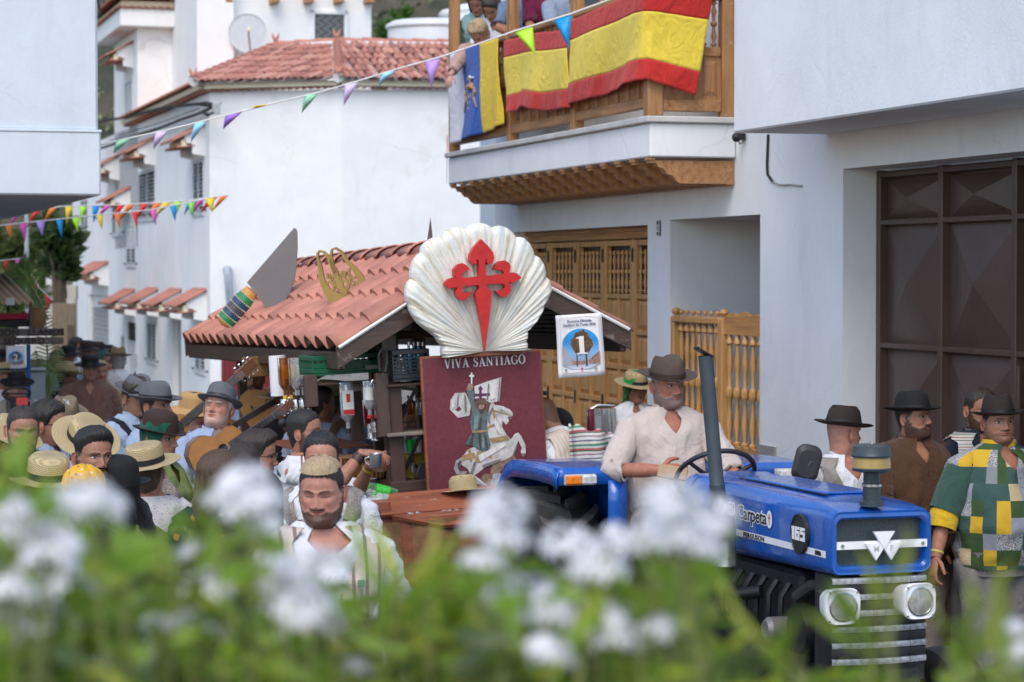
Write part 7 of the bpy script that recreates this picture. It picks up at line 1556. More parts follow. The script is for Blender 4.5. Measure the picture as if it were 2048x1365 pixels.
# driver of the tractor
drv, di = person('man in brown fedora and cream shirt driving the blue tractor, phone in hand', 1334, 722, D=12.45, z0=.20, H=1.78, yaw=14, head=30, hp=5, hr=-3, fat=.72, skin=(.38, .165, .11), hair='grey', style='shaved', beard=.004, bcol='grey', hat=('fedora', 'brown'), band='brown', hat_tilt=0, shirt=CREAMS, sleeve=1.25, opn=.12, hem=.86, wide=1.07,
    arms={'R': dict(w=(-.13, -.32, 1.20), pole=(-1, .1, -.55), d=(1, -.05, -.12), n=(0, 1, -.1), curl=.55), 'L': dict(w=(.30, -.50, 1.03), pole=(.7, .2, -.7), d=(-.5, -.8, .1), n=(-.2, 0, -1), curl=.9)},
    trousers=TRB, legs={'R': ((-.12, -.02, .92), (-.19, -.40, 1.04), (-.17, -.52, .56)), 'L': ((.12, -.02, .92), (.17, -.42, 1.0), (.16, -.54, .54))}, look=1.)
W_ = drv.matrix_world; bpy.context.view_layer.update()
wr = drv.matrix_world @ di['J']['R'][2]
PH = MB(); ph = P(1346, 946, wr.y-.075); PHM = Matrix.Translation(ph) @ R(4) @ R(8, 'Y') @ R(-14, 'X'); PH.box(-.075, .075, -.006, .006, -.034, .034, .005); PH.build('phone', mat('phone_tan', (.42, .28, .16), .35, var=.05), M=PHM, label='tan smartphone held flat in the tractor driver\'s right hand', cat='phone')
mb = MB()
for i, z in enumerate((1.40, 1.345, 1.29)):
    t = di['tm'](di['LM'], di['trunk'](z, .017, th=np.array([0.0]))); mb.ell(tuple(t[0]), (.006, .004, .006), 5, 8)
# woman behind the driver
person('woman in straw hat with dark band and bright green headscarf behind the tractor driver', 1268, 745, H=1.66, yaw=10, head=25, hp=8, fat=.3, fem=1, hair='dark', style='scarf_under', hat=('round', 'straw'), band='navy', shirt=WHS, scarf=GSC, D=19.0)
person('bald man in cream striped vest leaning at the right side of the float', 1168, 776, H=1.72, yaw=-125, head=-110, hp=12, lean=22, fat=.5, hair='dark', style='shaved', shirt=WHS, sleeve=1.9, vest=VSTR, D=14.7, arms={'L': dict(w=(.10, -.45, 1.15)), 'R': dict(w=(-.15, -.45, 1.15))})
person('black haired woman with sunglasses pushed up on her head beside the cream vest man', 1120, 812, H=1.62, yaw=200, head=150, hp=30, fem=1, hair='black', style='long', shirt=BLKS, glasses='top', D=15.8, lean=10)
person('person with short brown hair behind the bottles at the float side', 1208, 812, H=1.60, yaw=180, hair='brown', style='short', hp=15, shirt=WHS, D=16.2)
# right-hand group
person('man in grey vest, white shirt and dark brown fedora looking away behind the tractor', 1684, 822, H=1.70, yaw=28, head=118, hp=3, fat=.1, skin=(.46, .22, .16), hair='grey', style='bald', hat=('fedora', 'dark'), band='dark', shirt=WHS, sleeve=1.5, opn=.16, vest=VGR, trousers=TRG, arms={'L': dict(w=(.34, .05, 1.0)), 'R': dict(w=(-.36, .10, 1.02), pole=(-1, .5, 0))})
person('stout bearded man in brown shirt and black fedora looking to the right', 1826, 792, H=1.76, yaw=20, head=52, hp=-2, fat=.95, hair='black', style='short', beard=.009, hat=('fedora', 'black'), band='dark', hat_tilt=-4, shirt=BRS, sleeve=1.45, opn=.10, trousers=TRB, arms={'R': dict(w=(-.20, -.30, .98), pole=(-1, .2, -.2)), 'L': dict(w=(.36, .0, .86))}, look=1, wide=1.08)
person('smiling bearded man with shaved hair, navy shirt and striped vest behind two men', 1958, 776, H=1.80, yaw=25, head=25, fat=.3, hair='dark', style='crop', beard=.004, hp=4, shirt=NAVS, sleeve=1.95, opn=.18, vest=VRUG, trousers=TRG)
pt, pi_ = person('heavy man in yellow and green patchwork shirt and dark fedora walking at the right edge', 1998, 800, H=1.76, yaw=18, head=14, hp=0, hr=-2, fat=1.15, skin=(.36, .18, .12), hair='black', style='short', stub=.35, hat=('fedora', 'dark'), band='dark', hat_tilt=-6, shirt=PATCH, sleeve=1.35, opn=.12, hem=.84, trousers=TRG, arms={'R': dict(w=(-.42, -.06, .86), curl=.6, pole=(-.6, .8, 0)), 'L': dict(w=(.42, -.05, .86))}, wide=1.14)
def cuff(root, inf, nm, t0, t1, r, m, part='cuff'):
    S0, E, Wr = inf['J'][nm]; g = lambda t: S0.lerp(E, t) if t <= 1 else E.lerp(Wr, t-1)
    MB().tube([g(t0), g((t0+t1)/2), g(t1)], [r, r*1.04, r*.98], 18, cap=False).build(part, m, root, ang=70)
YEC = FB('yellow_cuff', (.60, .38, .02)); cuff(pt, pi_, 'R', 1.0, 1.38, .078, YEC, 'yellow_cuff'); cuff(pt, pi_, 'L', 1.0, 1.38, .078, YEC, 'yellow_cuff'); cuff(pt, pi_, 'R', .15, 1.0, .089, FB('teal_sleeve', (.035, .085, .065)), 'green_sleeve'); cuff(pt, pi_, 'R', 1.85, 1.9, .036, mat('bracelet', (.5, .4, .1), .6), 'bracelet')
A = []
for a in np.linspace(.28, 2*PI-.28, 30): w_ = .088; x = w_*math.sin(a); y = -.080*math.cos(a); A.append([(x*1.12, y*1.12, 1.475*pi_['s']), (x*.98, y*.98, 1.512*pi_['s'])])
MB().grid(A).build('yellow_collar', YEC, pt, ang=70)
# in front of the float
def vest_pin(root, inf): pass
p1, i1 = person('bearded man with blond top and dark sides in brown and cream striped vest, looking down', 645, 918, H=1.75, yaw=12, head=-8, hp=10, fat=.7, skin=(.46, .23, .17), hair='dark', style='crop', beard=.007, bcol='dark', lids=.9, shirt=WHS, sleeve=.95, opn=.22, vest=LINEN, wide=1.05, arms={'R': dict(w=(-.05, -.34, 1.0), pole=(-1, .3, -.3), d=(.8, -.2, .6), n=(0, .9, 0), curl=.6), 'L': dict(w=(.36, -.05, .92))})
TH = np.linspace(-PI, PI, 65)[:-1]; A = []
for v in np.linspace(0, 1, 12):
    z = .2354-(.2354-np.where(np.abs(TH) < 1.2, .192, .200))*(1-v)**1.7; p, _ = head_pts(TH, z); d = p-np.array((0, .005, .11)); d /= np.linalg.norm(d, axis=1)[:, None]
    A.append(i1['tm'](i1['Mh'], p+d*(.016+.014*np.clip(np.cos(TH-.5), 0, 1)*min(1, 3*v)+.003*np.sin(TH*30+v*12))[:, None]))
MB().grid(A, cv=True).build('blond_top', hairmat('blond'), p1, ang=75)
mb = MB(); mb.M = T(.115, -.195, 1.30) @ R(15); mb.box(-.014, .014, -.004, .0, -.012, .014, .003); mb.tube([(0, -.002, -.015), (.004, -.002, -.06)], .005, 6); mb.build('badge_pin', mat('badge_green', (.12, .22, .12), .4), p1)
mb = MB(); mb.M = T(.125, -.200, 1.225) @ R(15); mb.lathe([(0, .03), (.006, .03), (.006, 0), (.014, -.03), (0, -.03)], 10); mb.build('tassel_pin', mat('tassel', (.45, .36, .20), .7), p1)
person('young man with slicked dark hair in brown tweed vest behind the striped vest man', 642, 866, H=1.72, yaw=4, head=4, hp=2, fat=.2, skin=(.44, .22, .155), hair='black', style='back', shirt=WHS, sleeve=.9, vest=TWEED, trousers=TRD)
pb, ib = person('man with small hair bun reaching up to the spirit tap, cup in hand', 606, 822, H=1.74, yaw=70, head=78, hp=-2, fat=.4, skin=(.36, .18, .12), hair='black', style='manbun', stub=.75, shirt=WHS, tee=True, sleeve=.92, vest=None, trousers=TRB, D=13.45,
    arms={'R': dict(w=(.0, -.36, 1.50), pole=(-.5, 0, -1), d=(.15, -1, -.1), n=(.3, 0, -1), curl=.55), 'L': dict(w=(.10, -.36, 1.42), pole=(.5, 0, -1), d=(-.1, -1, 0), n=(-.6, 0, .5), curl=.9)})
cuff(pb, ib, 'R', 1.72, 1.92, .034, mat('leather_cuff', (.05, .025, .018), .5), 'leather_wristband'); cuff(pb, ib, 'L', 1.86, 1.93, .033, mat('yellow_band', (.6, .5, .02), .5), 'yellow_wristband')
p = P(751, 922, 13.25); mb = MB(); mb.M = Matrix.Translation(p); mb.lathe([(0, -.038), (.034, -.038), (.036, -.034), (.036, .034), (.039, .037), (.037, .04), (.034, .034), (.033, -.03), (0, -.03)], 28); mb.tube([(-.035, 0, .02), (-.058, 0, .01), (-.055, 0, -.015), (-.034, 0, -.025)], .005, 8); mb.build('tin_cup', mat('tin', (.42, .43, .44), .3, metal=.9, var=.25), label='tin cup held under the spirit tap at the float', cat='cup')
# musicians under and beside the roof
def guitar(root_inf, M_, label, big=1., dark=False, bowl=False):
    g = empty('guitar' if not bowl else 'lute', M_, label=label, cat='guitar'); top = mat('guitar_top', (.42, .19, .055), .3, var=.2, coat=.4) if not dark else mat('guitar_dark', (.20, .08, .03), .3, coat=.4); sidem = mat('guitar_side', (.12, .045, .02), .3, coat=.4)
    if not bowl: out = [(0, -.235), (.10, -.225), (.165, -.17), (.185, -.09), (.155, -.02), (.115, .03), (.12, .09), (.135, .14), (.11, .20), (.05, .235)]
    else: out = [(0, -.17), (.08, -.155), (.13, -.10), (.14, -.03), (.115, .05), (.07, .12), (.03, .16)]
    loop = out+[(-x, z) for x, z in out[::-1] if x]; loop = [(x*big, z*big) for x, z in loop]
    mb = MB(); mb.M = T(0, 0, 0); mb.prism(loop, .085); mb.build('sound_box', sidem, g, ang=40); mb = MB(); mb.M = T(0, -.004, 0); mb.prism([(x*.985, z*.985) for x, z in loop], .0035); mb.build('soundboard', top, g)
    mb = MB(); mb.M = T(0, -.006, .04*big) @ R(90, 'X'); mb.lathe([(0, 0), (.043, 0), (.043, .001), (0, .001)], 28); mb.build('sound_hole', mat('hole_black', (.008, .006, .005), .8), g)
    MB().box(-.026, .026, -.022, -.007, .10*big, .235+.36*(1 if not bowl else .75), .003).build('neck', mat('fretboard', (.03, .02, .016), .4, var=.2), g); MB().box(-.05, .05, -.016, -.006, -.135*big, -.12*big, .003).build('bridge', mat('fretboard', (.03, .02, .016), .4), g)
    zt_ = .235+.36*(1 if not bowl else .75); mb = MB(); mb.M = T(0, -.005, zt_) @ R(-10, 'X'); mb.box(-.032, .032, -.012, .006, 0, .16, .005); mb.build('headstock', sidem, g)
    for i in range(4):
        for sx in (-1, 1): MB().tube([(sx*.034, 0, zt_+.025+.034*i), (sx*.052, .0, zt_+.025+.034*i), (sx*.052, -.001, zt_+.035+.034*i)], .0055, 6).build('tuning_peg', STEEL, g)
    for i in range(10): MB().box(-.026, .026, -.0235, -.022, .26+.03*i, .262+.03*i).build('fret', STEEL, g) if not bowl and .26+.03*i < zt_ else None
    mb = MB()
    for i in range(6): x = -.018+.0072*i; mb.tube([(x, -.026, -.127*big), (x, -.027, zt_+.05)], .0008, 3)
    mb.build('strings', STEEL, g, kind='stuff'); return g
def place(px, py, D, ry, yaw=0, tilt=0): return Matrix.Translation(P(px, py, D)) @ R(yaw) @ R(ry, 'Y') @ R(tilt, 'X')
person('bearded guitarist in pale blue shirt standing under the hanging board', 507, 728, H=1.72, yaw=2, fat=.5, hair='dark', style='short', beard=.009, hp=4, hat=('fedora', 'grey'), shirt=BLS, opn=.14, sleeve=1.6, D=19.6, trousers=TRD, arms={'R': dict(w=(-.10, -.32, 1.19), pole=(-1, .2, -.3), d=(.9, -.1, -.3), n=(0, 1, 0), curl=.5), 'L': dict(w=(.42, -.30, 1.24), pole=(.5, 0, -1), d=(-.2, -.3, .8), n=(0, 1, 0), curl=.9)})
guitar(None, place(532, 808, 19.0, 62, 4) @ S(.9), 'honey coloured guitar played by the bearded man under the board', 1.0)
person('elderly singing guitarist in grey trilby with his chin raised, pale blue shirt', 428, 776, H=1.72, yaw=25, head=-12, hp=-16, hr=6, fat=.35, skin=(.47, .24, .18), hair='white', style='crop', hat=('bowler', 'grey'), hat_tilt=-10, lids=.9, shirt=BLS, opn=.16, sleeve=1.55, D=14.0, arms={'R': dict(w=(-.08, -.34, 1.08), pole=(-1, .2, -.3), d=(.9, -.1, -.2), n=(0, 1, 0), curl=.5), 'L': dict(w=(.44, -.30, 1.26), pole=(.5, 0, -1), d=(-.2, -.3, .8), n=(0, 1, 0), curl=.9)})
guitar(None, place(436, 905, 13.6, 60, 30) @ S(.72), 'big honey guitar held by the singing elderly man', 1.05)
guitar(None, place(448, 862, 17.2, 62, 25) @ S(.85), 'small dark lute with many pegs beside the bearded guitarist', .8, True, True)
person('woman in tan bucket hat and black sunglasses holding a small string instrument', 384, 788, H=1.66, yaw=35, head=40, hp=2, fem=1, fat=.4, skin=(.46, .24, .18), hair='brown', style='short', hat=('bucket', 'tan'), band=None, glasses='dark', shirt=BLS, sleeve=1.6, D=15.2, arms={'L': dict(w=(-.05, -.36, 1.30), pole=(.6, 0, -1), d=(0, -.3, .8), curl=.9)}, trousers=FB('red_skirt', (.45, .02, .02)))
guitar(None, place(345, 862, 14.5, 52, 25), 'small lute with pale tuning pegs behind the green headscarf', .75, False, True)
person('moustached man in grey fedora and blue shirt in profile playing', 308, 772, H=1.74, yaw=62, head=68, hp=0, fat=.5, skin=(.34, .17, .115), hair='black', style='short', stub=.55, hat=('fedora', 'grey'), shirt=BLS, sleeve=1.1, D=14.6, arms={'R': dict(w=(-.10, -.38, 1.12), pole=(-.8, .2, -.6), curl=.7), 'L': dict(w=(.0, -.50, 1.30), pole=(.5, 0, -1), curl=.9)})
pp, ii = person('man in grey fedora with a black backpack strap looking down, further left', 266, 757, H=1.77, yaw=50, head=45, hp=14, fat=.6, hair='dark', style='curly', hat=('fedora', 'grey'), shirt=BLS, sleeve=1.0, D=15.9)
def strap(root, inf, m, sx=1, w=.022, nm='strap', full=False):
    t = inf['trunk']; pts = []
    for z, a in ((1.02, 2.4), (1.2, 2.45), (1.34, 2.5), (1.43, 2.3), (1.455, 1.65), (1.43, .85), (1.36, .62), (1.25, .7), (1.12, .95), (1.05, 1.3)): pts.append(tuple(inf['tm'](inf['LM'], t(z, .026, th=np.array([a*sx])))[0]))
    A = []
    for i, p in enumerate(pts):
        q1, q2 = Vector(pts[max(0, i-1)]), Vector(pts[min(len(pts)-1, i+1)]); tt = (q2-q1).normalized(); out = Vector((p[0], p[1], 0)).normalized(); sdv = tt.cross(out).normalized()*w
        A.append([tuple(Vector(p)+sdv), tuple(Vector(p)+out*.008), tuple(Vector(p)-sdv)])
    MB().grid(A).build(nm, m, root, ang=60)
strap(pp, ii, BLKS, -1, .03)
person('woman in dark brown bowler hat with dark green headscarf', 312, 832, H=1.60, yaw=70, head=68, hp=4, fem=1, fat=.3, hair='dark', style='scarf_under', hat=('bowler', 'maroon'), band=None, shirt=OSC, scarf=DGS, vest=TWEED, D=12.9)
person('woman in straw boater with black band, blue scarf and floral blouse, seen from behind', 300, 892, H=1.60, yaw=205, head=170, hr=4, hp=-14, fem=1, fat=.8, skin=(.42, .21, .15), hair='brown', style='short', hat=('straw', 'straw'), band='dark', shirt=FLOR, sleeve=1.2, tee=True, hatscale=1.05)
person('person in black bowler hat seen from behind beside the straw boater', 236, 930, H=1.58, yaw=215, head=200, hp=-8, fem=1, hair='black', style='long', hat=('bowler', 'black'), band=None, shirt=OSC, hatscale=1.08)
person('dark bearded man with short black hair looking right among the crowd', 184, 860, H=1.74, yaw=12, head=34, hp=2, fat=.3, skin=(.33, .165, .11), hair='black', style='fade', beard=.011, shirt=BLKS, opn=.12, look=1, wide=1.04)
person('person in straw sun hat behind the black bearded man', 160, 836, H=1.64, yaw=30, head=30, hp=28, fem=1, hair='brown', hat=('round', 'straw'), band='dark', shirt=WHS, hatscale=1.1, D=12.6)
pk, ik_ = person('man with receding dark hair, goatee and dark open vest at the left edge', 42, 812, H=1.75, yaw=18, head=22, hp=10, fat=.6, skin=(.38, .19, .135), hair='dark', style='crop', beard=.006, shirt=FB('dark_vest', (.03, .03, .035)), opn=.34, D=12.6, lids=.5)
person('curly haired man in profile with black sunglasses near the left edge', 88, 806, H=1.74, yaw=70, head=82, hp=5, fat=.2, skin=(.36, .18, .12), hair='black', style='curly', glasses='dark', shirt=BLS, D=13.5, stub=.3)
person('elderly man in olive brown fedora and glasses looking down at the left', 122, 800, H=1.70, yaw=30, head=30, hp=18, fat=.4, skin=(.45, .23, .17), hair='grey', hat=('fedora', 'olive'), glasses='clear', shirt=BLS, D=14.8)
person('person in straw hat cut by the left edge of the photo', 6, 838, H=1.66, yaw=60, head=60, hp=18, hair='dark', hat=('straw', 'straw'), band=None, shirt=BLKS, D=13.2)
person('person in flat straw hat in the foreground, seen from behind', 92, 915, H=1.60, yaw=190, head=200, hp=-14, fem=1, hair='dark', style='long', hat=('round', 'straw'), band='dark', shirt=BLKS, hatscale=1.08, D=10.6)
person('woman in yellow flowered headscarf behind the leaves at the left', 158, 938, H=1.60, yaw=170, head=160, hp=10, fem=1, hair='dark', scarf=YFL, shirt=BLKS, style='short')
person('dark long haired person behind the leaves at the left edge', 22, 905, H=1.66, yaw=185, head=190, fem=1, hair='black', style='long', shirt=BLKS)
person('dark haired woman low among the leaves in a dark flowered dress', 150, 985, H=1.56, yaw=180, head=190, fem=1, hair='black', style='long', shirt=FLORD, tee=True, D=9.9)
person('brown haired woman in dark flowered dress right of the floral blouse', 432, 905, H=1.58, yaw=170, head=120, hp=5, fem=1, hair='brown', style='long', shirt=FLORD, tee=True, sleeve=.7, D=11.4)
person('man with short dark hair and glasses turned right behind the blurred white flower', 504, 866, H=1.68, yaw=95, head=95, hp=5, hair='dark', style='fade', glasses='clear', shirt=WHS, D=12.3)
person('man with cropped grey dark hair seen from behind near the white blur', 484, 888, H=1.66, yaw=180, head=180, hair='dark', style='crop', shirt=WHS, D=11.6)
person('dark haired person in dark clothes hidden behind the white blossom', 520, 948, H=1.60, yaw=180, head=170, fem=1, hair='black', style='long', shirt=BLKS, D=10.2)
person('man in grey blue tee with tan leather guitar strap, seen from behind', 640, 775, H=1.74, yaw=160, head=120, fat=.5, hair='dark', style='short', shirt=GRYB, tee=True, sleeve=.6, D=16.9)
o = PEOPLE[-1]
strap(o, dict(trunk=lambda z, off, th: np.array([[(.19+off)*math.sin(th[0])*(1 if z < 1.44 else .75), -(.14+off)*math.cos(th[0]), z]]), tm=lambda M_, p: p, LM=Matrix()), mat('tan_strap', (.25, .13, .06), .6), -1, .035, 'guitar_strap')
person('woman in wide woven hat with dark green scarf seen past the bottles', 660, 768, H=1.66, yaw=120, head=110, fem=1, hair='dark', style='scarf_under', scarf=DGS, hat=('round', 'woven'), band=None, shirt=FB('pinkish', (.45, .30, .26)), D=18.0, hatscale=1.15)
person('grey haired man seen through the float between the bottles', 712, 768, H=1.72, yaw=170, head=150, hair='pink', style='short', shirt=BLS, D=18.6, fat=.5)
person('man in brown hat partly hidden behind the amber bottles', 560, 772, H=1.70, yaw=30, head=30, hair='dark', hat=('round', 'woven'), shirt=BLKS, D=17.6)
person('person in white shirt eating behind the float shelves', 828, 802, H=1.60, yaw=-20, head=-20, hp=20, fem=1, hair='dark', style='short', shirt=WHS, D=17.4, arms={'L': dict(w=(.05, -.3, 1.3), pole=(1, 0, -.5), curl=.7)})
# far street group
G_ = [('man in brown shirt and black hat holding a glass in the street', 180, 714, 1.74, 8, 12, dict(fat=.9, hair='black', hat=('round', 'black'), skin=(.42, .22, .15), shirt=FB('russet', (.19, .10, .075)), sleeve=.9, trousers=FB('pale_trouser', (.42, .38, .34)), arms={'R': dict(w=(-.22, -.36, 1.10), pole=(-1, 0, -.3), curl=.7)}, D=24)),
      ('man in straw fedora with black backpack walking away', 236, 698, 1.76, 185, 180, dict(fat=.5, hair='grey', hat=('fedora', 'woven'), shirt=WHS, sleeve=1.5, trousers=FB('pale_trouser', (.42, .38, .34)), D=26)),
      ('laughing woman with blond hair behind the brown shirt man', 200, 722, 1.62, -10, 20, dict(fem=1, hair='blond', style='short', shirt=FB('ochre', (.35, .25, .1)), D=25.5)),
      ('man in dark hat and grey vest standing at the white doorway', 173, 684, 1.74, 10, 10, dict(hair='dark', hat=('round', 'maroon'), shirt=WHS, vest=VGR, D=28)),
      ('man with dark hair in profile at the white doorway', 151, 676, 1.78, 80, 80, dict(hair='dark', shirt=WHS, D=29)),
      ('man in black hat and light shirt behind the palm', 136, 694, 1.72, -10, 0, dict(hair='dark', hat=('round', 'black'), shirt=FB('dull_blue', (.26, .30, .34)), D=27)),
      ('man in dark hat farthest by the house wall', 194, 686, 1.72, 30, 40, dict(hair='dark', hat=('round', 'dark'), shirt=WHS, D=30)),
      ('man in black hat by the wall corner', 213, 692, 1.70, 60, 60, dict(hair='dark', hat=('round', 'black'), shirt=FB('dull_blue', (.26, .30, .34)), D=30.5)),
      ('woman with patterned dark headscarf in the street group', 204, 705, 1.60, 60, 60, dict(fem=1, hair='dark', style='short', scarf=spots('scarf_pattern', (.03, .06, .06), [(.3, .3, .28), (.02, .08, .08)], 60), shirt=WHS, D=27)),
      ('small boy in straw hat, white shirt and black vest by the palm', 131, 732, 1.30, 120, 100, dict(hair='brown', hat=('cowboy', 'straw'), shirt=WHS, vest=BLKS, trousers=TRD, D=24.5, hatscale=1.15)),
      ('dark haired man behind the blond woman', 216, 716, 1.64, 30, 30, dict(hair='dark', shirt=WHS, D=28.5)),
      ('person in pale cap at the far left edge looking up', 3, 728, 1.64, 40, 40, dict(hair='brown', hp=-10, hat=('straw', 'straw'), shirt=WHS, D=22)),
      ('man in brown hat in the crowd left of the number 2 sheet', 8, 700, 1.72, 20, 20, dict(hair='dark', hat=('round', 'maroon'), shirt=WHS, D=29)),
      ('man in white shirt behind the blue pole of the second float', 112, 702, 1.66, 20, 20, dict(hair='dark', shirt=GRYB, D=28))]
for lb, px, yt, H, yw, hd, kw in G_:
    D_ = kw.pop('D'); r_, inf = person(lb, px, yt, H=H, yaw=yw, head=hd, D=D_, **kw)
    if 'backpack' in lb:
        mb = MB(); mb.box(-.15, .15, .13, .30, 1.02, 1.42, .05); mb.box(-.11, .11, .30, .36, 1.06, 1.26, .03); mb.build('backpack', BLKS, M=r_.matrix_world if False else T((px-1024)/F*D_, D_, gz(D_)) @ R(yw), label='black backpack on the back of the man in straw fedora', cat='backpack'); strap(r_, inf, BLKS, 1, .03); strap(r_, inf, BLKS, -1, .03)
    if 'glass in' in lb:
        bpy.context.view_layer.update(); w_ = T((px-1024)/F*D_, D_, gz(D_)) @ R(yw) @ inf['J']['R'][2]; mb = MB(); mb.M = Matrix.Translation(w_+Vector((.03, -.10, .03))); mb.lathe([(0, -.05), (.028, -.05), (.034, .05), (.031, .05), (.026, -.04), (0, -.04)], 16); mb.build('drinking_glass', mat('glass_pale', (.55, .55, .52), .1, trans=.5), label='clear cup in the hand of the brown shirt man', cat='cup')
    if lb.startswith('small boy'): pass
# balcony people (standing on the balcony floor)
ZB = 3.56
def bal(label, px, yt, yaw, D, **kw):
    z = kw.pop('z', ZB); zt = zat(yt, D); return person(label, px, yt, yaw=yaw, D=D, z0=z, legs_on=False, **kw)
armr = lambda a, b, c=.5: {'R': dict(w=(a[0], a[1], a[2]), curl=c, pole=(-1, .3, 0), d=(.1, -.7, -.7), n=(0, .7, -.7)), 'L': dict(w=(b[0], b[1], b[2]), curl=c, pole=(1, .3, 0), d=(-.1, -.7, -.7), n=(0, .7, -.7))}
bal('woman with long dark hair in white blouse leaning on the balcony rail', 996, -14, -10, 23.0, fem=1, head=-25, hp=30, hair='dark', style='long', shirt=WHS, lean=16, arms=armr((-.12, -.40, 1.02), (.12, -.42, 1.02)))
bal('curly fair haired child leaning over the balcony rail', 978, 32, -20, 22.7, head=-30, hp=40, hair='blond', style='curly', shirt=FB('pinkish', (.45, .30, .26)), lean=16, skin=(.50, .30, .24), arms=armr((-.28, -.42, 1.02), (.10, -.42, 1.05)))
bal('woman with brown hair behind the curly child on the balcony', 968, -22, -20, 23.4, fem=1, head=-20, hp=30, hair='brown', style='long', shirt=FB('teal_print', (.2, .33, .33)), lean=10)
bal('man in denim blue shirt with a wristwatch on the balcony', 1056, -58, 0, 22.2, hair='dark', shirt=FB('denim', (.13, .20, .30)), sleeve=.9, lean=14, fat=.5, arms={'R': dict(w=(-.08, -.33, 1.16), pole=(-1, .3, 0)), 'L': dict(w=(.18, -.40, 1.00), pole=(1, .3, 0))})
bal('person in maroon shirt leaning on the balcony rail', 1098, -66, 5, 21.8, hair='dark', shirt=FB('maroon_cloth', (.14, .01, .045)), sleeve=.95, lean=14, fat=.5, arms=armr((-.16, -.42, 1.02), (.10, -.42, 1.02)))
bal('person in small blue check shirt on the balcony', 1140, -62, 5, 21.4, hair='dark', shirt=spots('check_blue', (.2, .26, .36), [(.5, .52, .56)], 120), sleeve=.9, lean=14, fat=.4, arms=armr((-.14, -.42, 1.02), (.10, -.40, 1.02)))
bal('person in dark grey shirt whose hands rest over the big flag', 1196, -76, 5, 20.6, hair='grey', shirt=FB('dark_grey_cloth', (.07, .08, .09)), sleeve=.95, lean=16, fat=.6, skin=(.50, .30, .24), arms=armr((-.10, -.46, 1.08), (.16, -.47, 1.08), .4))
# ================================================================ bunting, cables
PC = {k: mat('pennant_'+k, c, .45, var=.06, vs=8) for k, c in dict(mint=(.28, .62, .42), lilac=(.62, .52, .80), sky=(.30, .62, .85), purple=(.32, .16, .62), yellow=(.85, .62, .02), violet=(.45, .28, .70), lime=(.42, .80, .03), blue=(.0, .28, .66), orange=(.85, .20, .02), red=(.75, .03, .03), pink=(.72, .10, .42), green=(.25, .62, .10), white=(.75, .78, .80)).items()}
def pennant(root, a, b, t, m):
    a, b, t = Vector(a), Vector(b), Vector(t); A = []
    for i in range(7):
        v = i/6; l = a.lerp(t, v); r = b.lerp(t, v); bow = Vector((0, -.03*math.sin(v*PI), 0)); A.append([tuple(l+bow), tuple(l.lerp(r, .33)+bow*1.8), tuple(l.lerp(r, .67)+bow*.3), tuple(r-bow*.3)])
    o = MB().grid(A).build('pennant', m, root, ang=180); md = o.modifiers.new('thickness', 'SOLIDIFY'); md.thickness = .0015
b1 = empty('bunting', label='long string of pastel pennants from the left house across to the balcony rail', cat='bunting')
LN = [(180, 296), (262, 277), (340, 260), (417, 241), (500, 220), (551, 207), (640, 186), (719, 163), (797, 139), (881, 116), (910, 106), (1030, 64), (1142, 30), (1240, -6), (1290, -24)]
def D1(px): return 20.3-(px-198)/1092*2.6
MB().tube([P(a, b, D1(a)) for a, b in LN], .0065, 6).build('string', ROPE, b1)
for a, b, t, c in (((235, 281), (268, 275), (228, 308), 'mint'), ((312, 266), (340, 260), (308, 300), 'lilac'), ((390, 247), (417, 241), (382, 287), 'sky'), ((453, 232), (488, 223), (447, 260), 'purple'), ((503, 214), (551, 207), (515, 217), 'yellow'), ((611, 192), (640, 186), (604, 228), 'mint'), ((690, 171), (719, 163), (688, 213), 'lilac'), ((765, 148), (797, 139), (757, 175), 'sky'), ((850, 125), (881, 116), (863, 178), 'violet'), ((1030, 67), (1065, 56), (1071, 114), 'lime'), ((1107, 43), (1142, 30), (1138, 99), 'blue')):
    pennant(b1, P(*a, D1(a[0])), P(*b, D1(b[0])), P(*t, D1(t[0])-.02), PC[c])
def string(pts, D, pens, label, w=32, h=38, lean=-9):
    s = empty('bunting', label=label, cat='bunting'); X = [p[0] for p in pts]; Y = [p[1] for p in pts]
    o_ = np.argsort(X); f = lambda x: float(np.interp(x, np.array(X)[o_], np.array(Y)[o_]))
    MB().tube([P(a, b, D) for a, b in pts], .008, 5).build('string', ROPE, s)
    for x, c in pens:
        ww = w*random.uniform(.35, .6); hh = h*random.uniform(.75, 1.05); l = lean*random.uniform(.3, 1.8); pennant(s, P(x-ww/2, f(x-ww/2), D), P(x+ww/2, f(x+ww/2), D), P(x+l, f(x)+hh, D-.05), PC[c])
string([(0, 434), (120, 414), (250, 410), (380, 402), (458, 391)], 31, [(450, 'orange'), (428, 'red'), (404, 'pink'), (383, 'blue'), (357, 'lime'), (337, 'yellow'), (316, 'orange'), (291, 'red'), (264, 'orange'), (245, 'red'), (218, 'pink'), (193, 'blue'), (168, 'lime'), (140, 'yellow'), (108, 'orange'), (76, 'red'), (38, 'pink')], 'upper string of small bright pennants in front of the corner house shutters', lean=-16)
string([(0, 452), (60, 445), (130, 438), (200, 430), (300, 421), (385, 404), (430, 394)], 30, [(421, 'yellow'), (383, 'green'), (347, 'blue'), (307, 'pink'), (270, 'red'), (235, 'orange'), (201, 'yellow'), (153, 'lime'), (120, 'blue'), (82, 'violet'), (47, 'pink'), (18, 'orange')], 'lower string of small bright pennants in front of the corner house shutters', lean=4)
string([(-20, 524), (0, 522), (54, 516)], 30, [(13, 'red'), (37, 'pink')], 'short string with red and pink pennants at the left of the lamp pole', lean=1)
string([(56, 522), (63, 548), (78, 575), (104, 600)], 30, [(58, 'yellow'), (71, 'orange'), (96, 'red')], 'string with three pennants drooping right of the lamp pole', lean=-2)
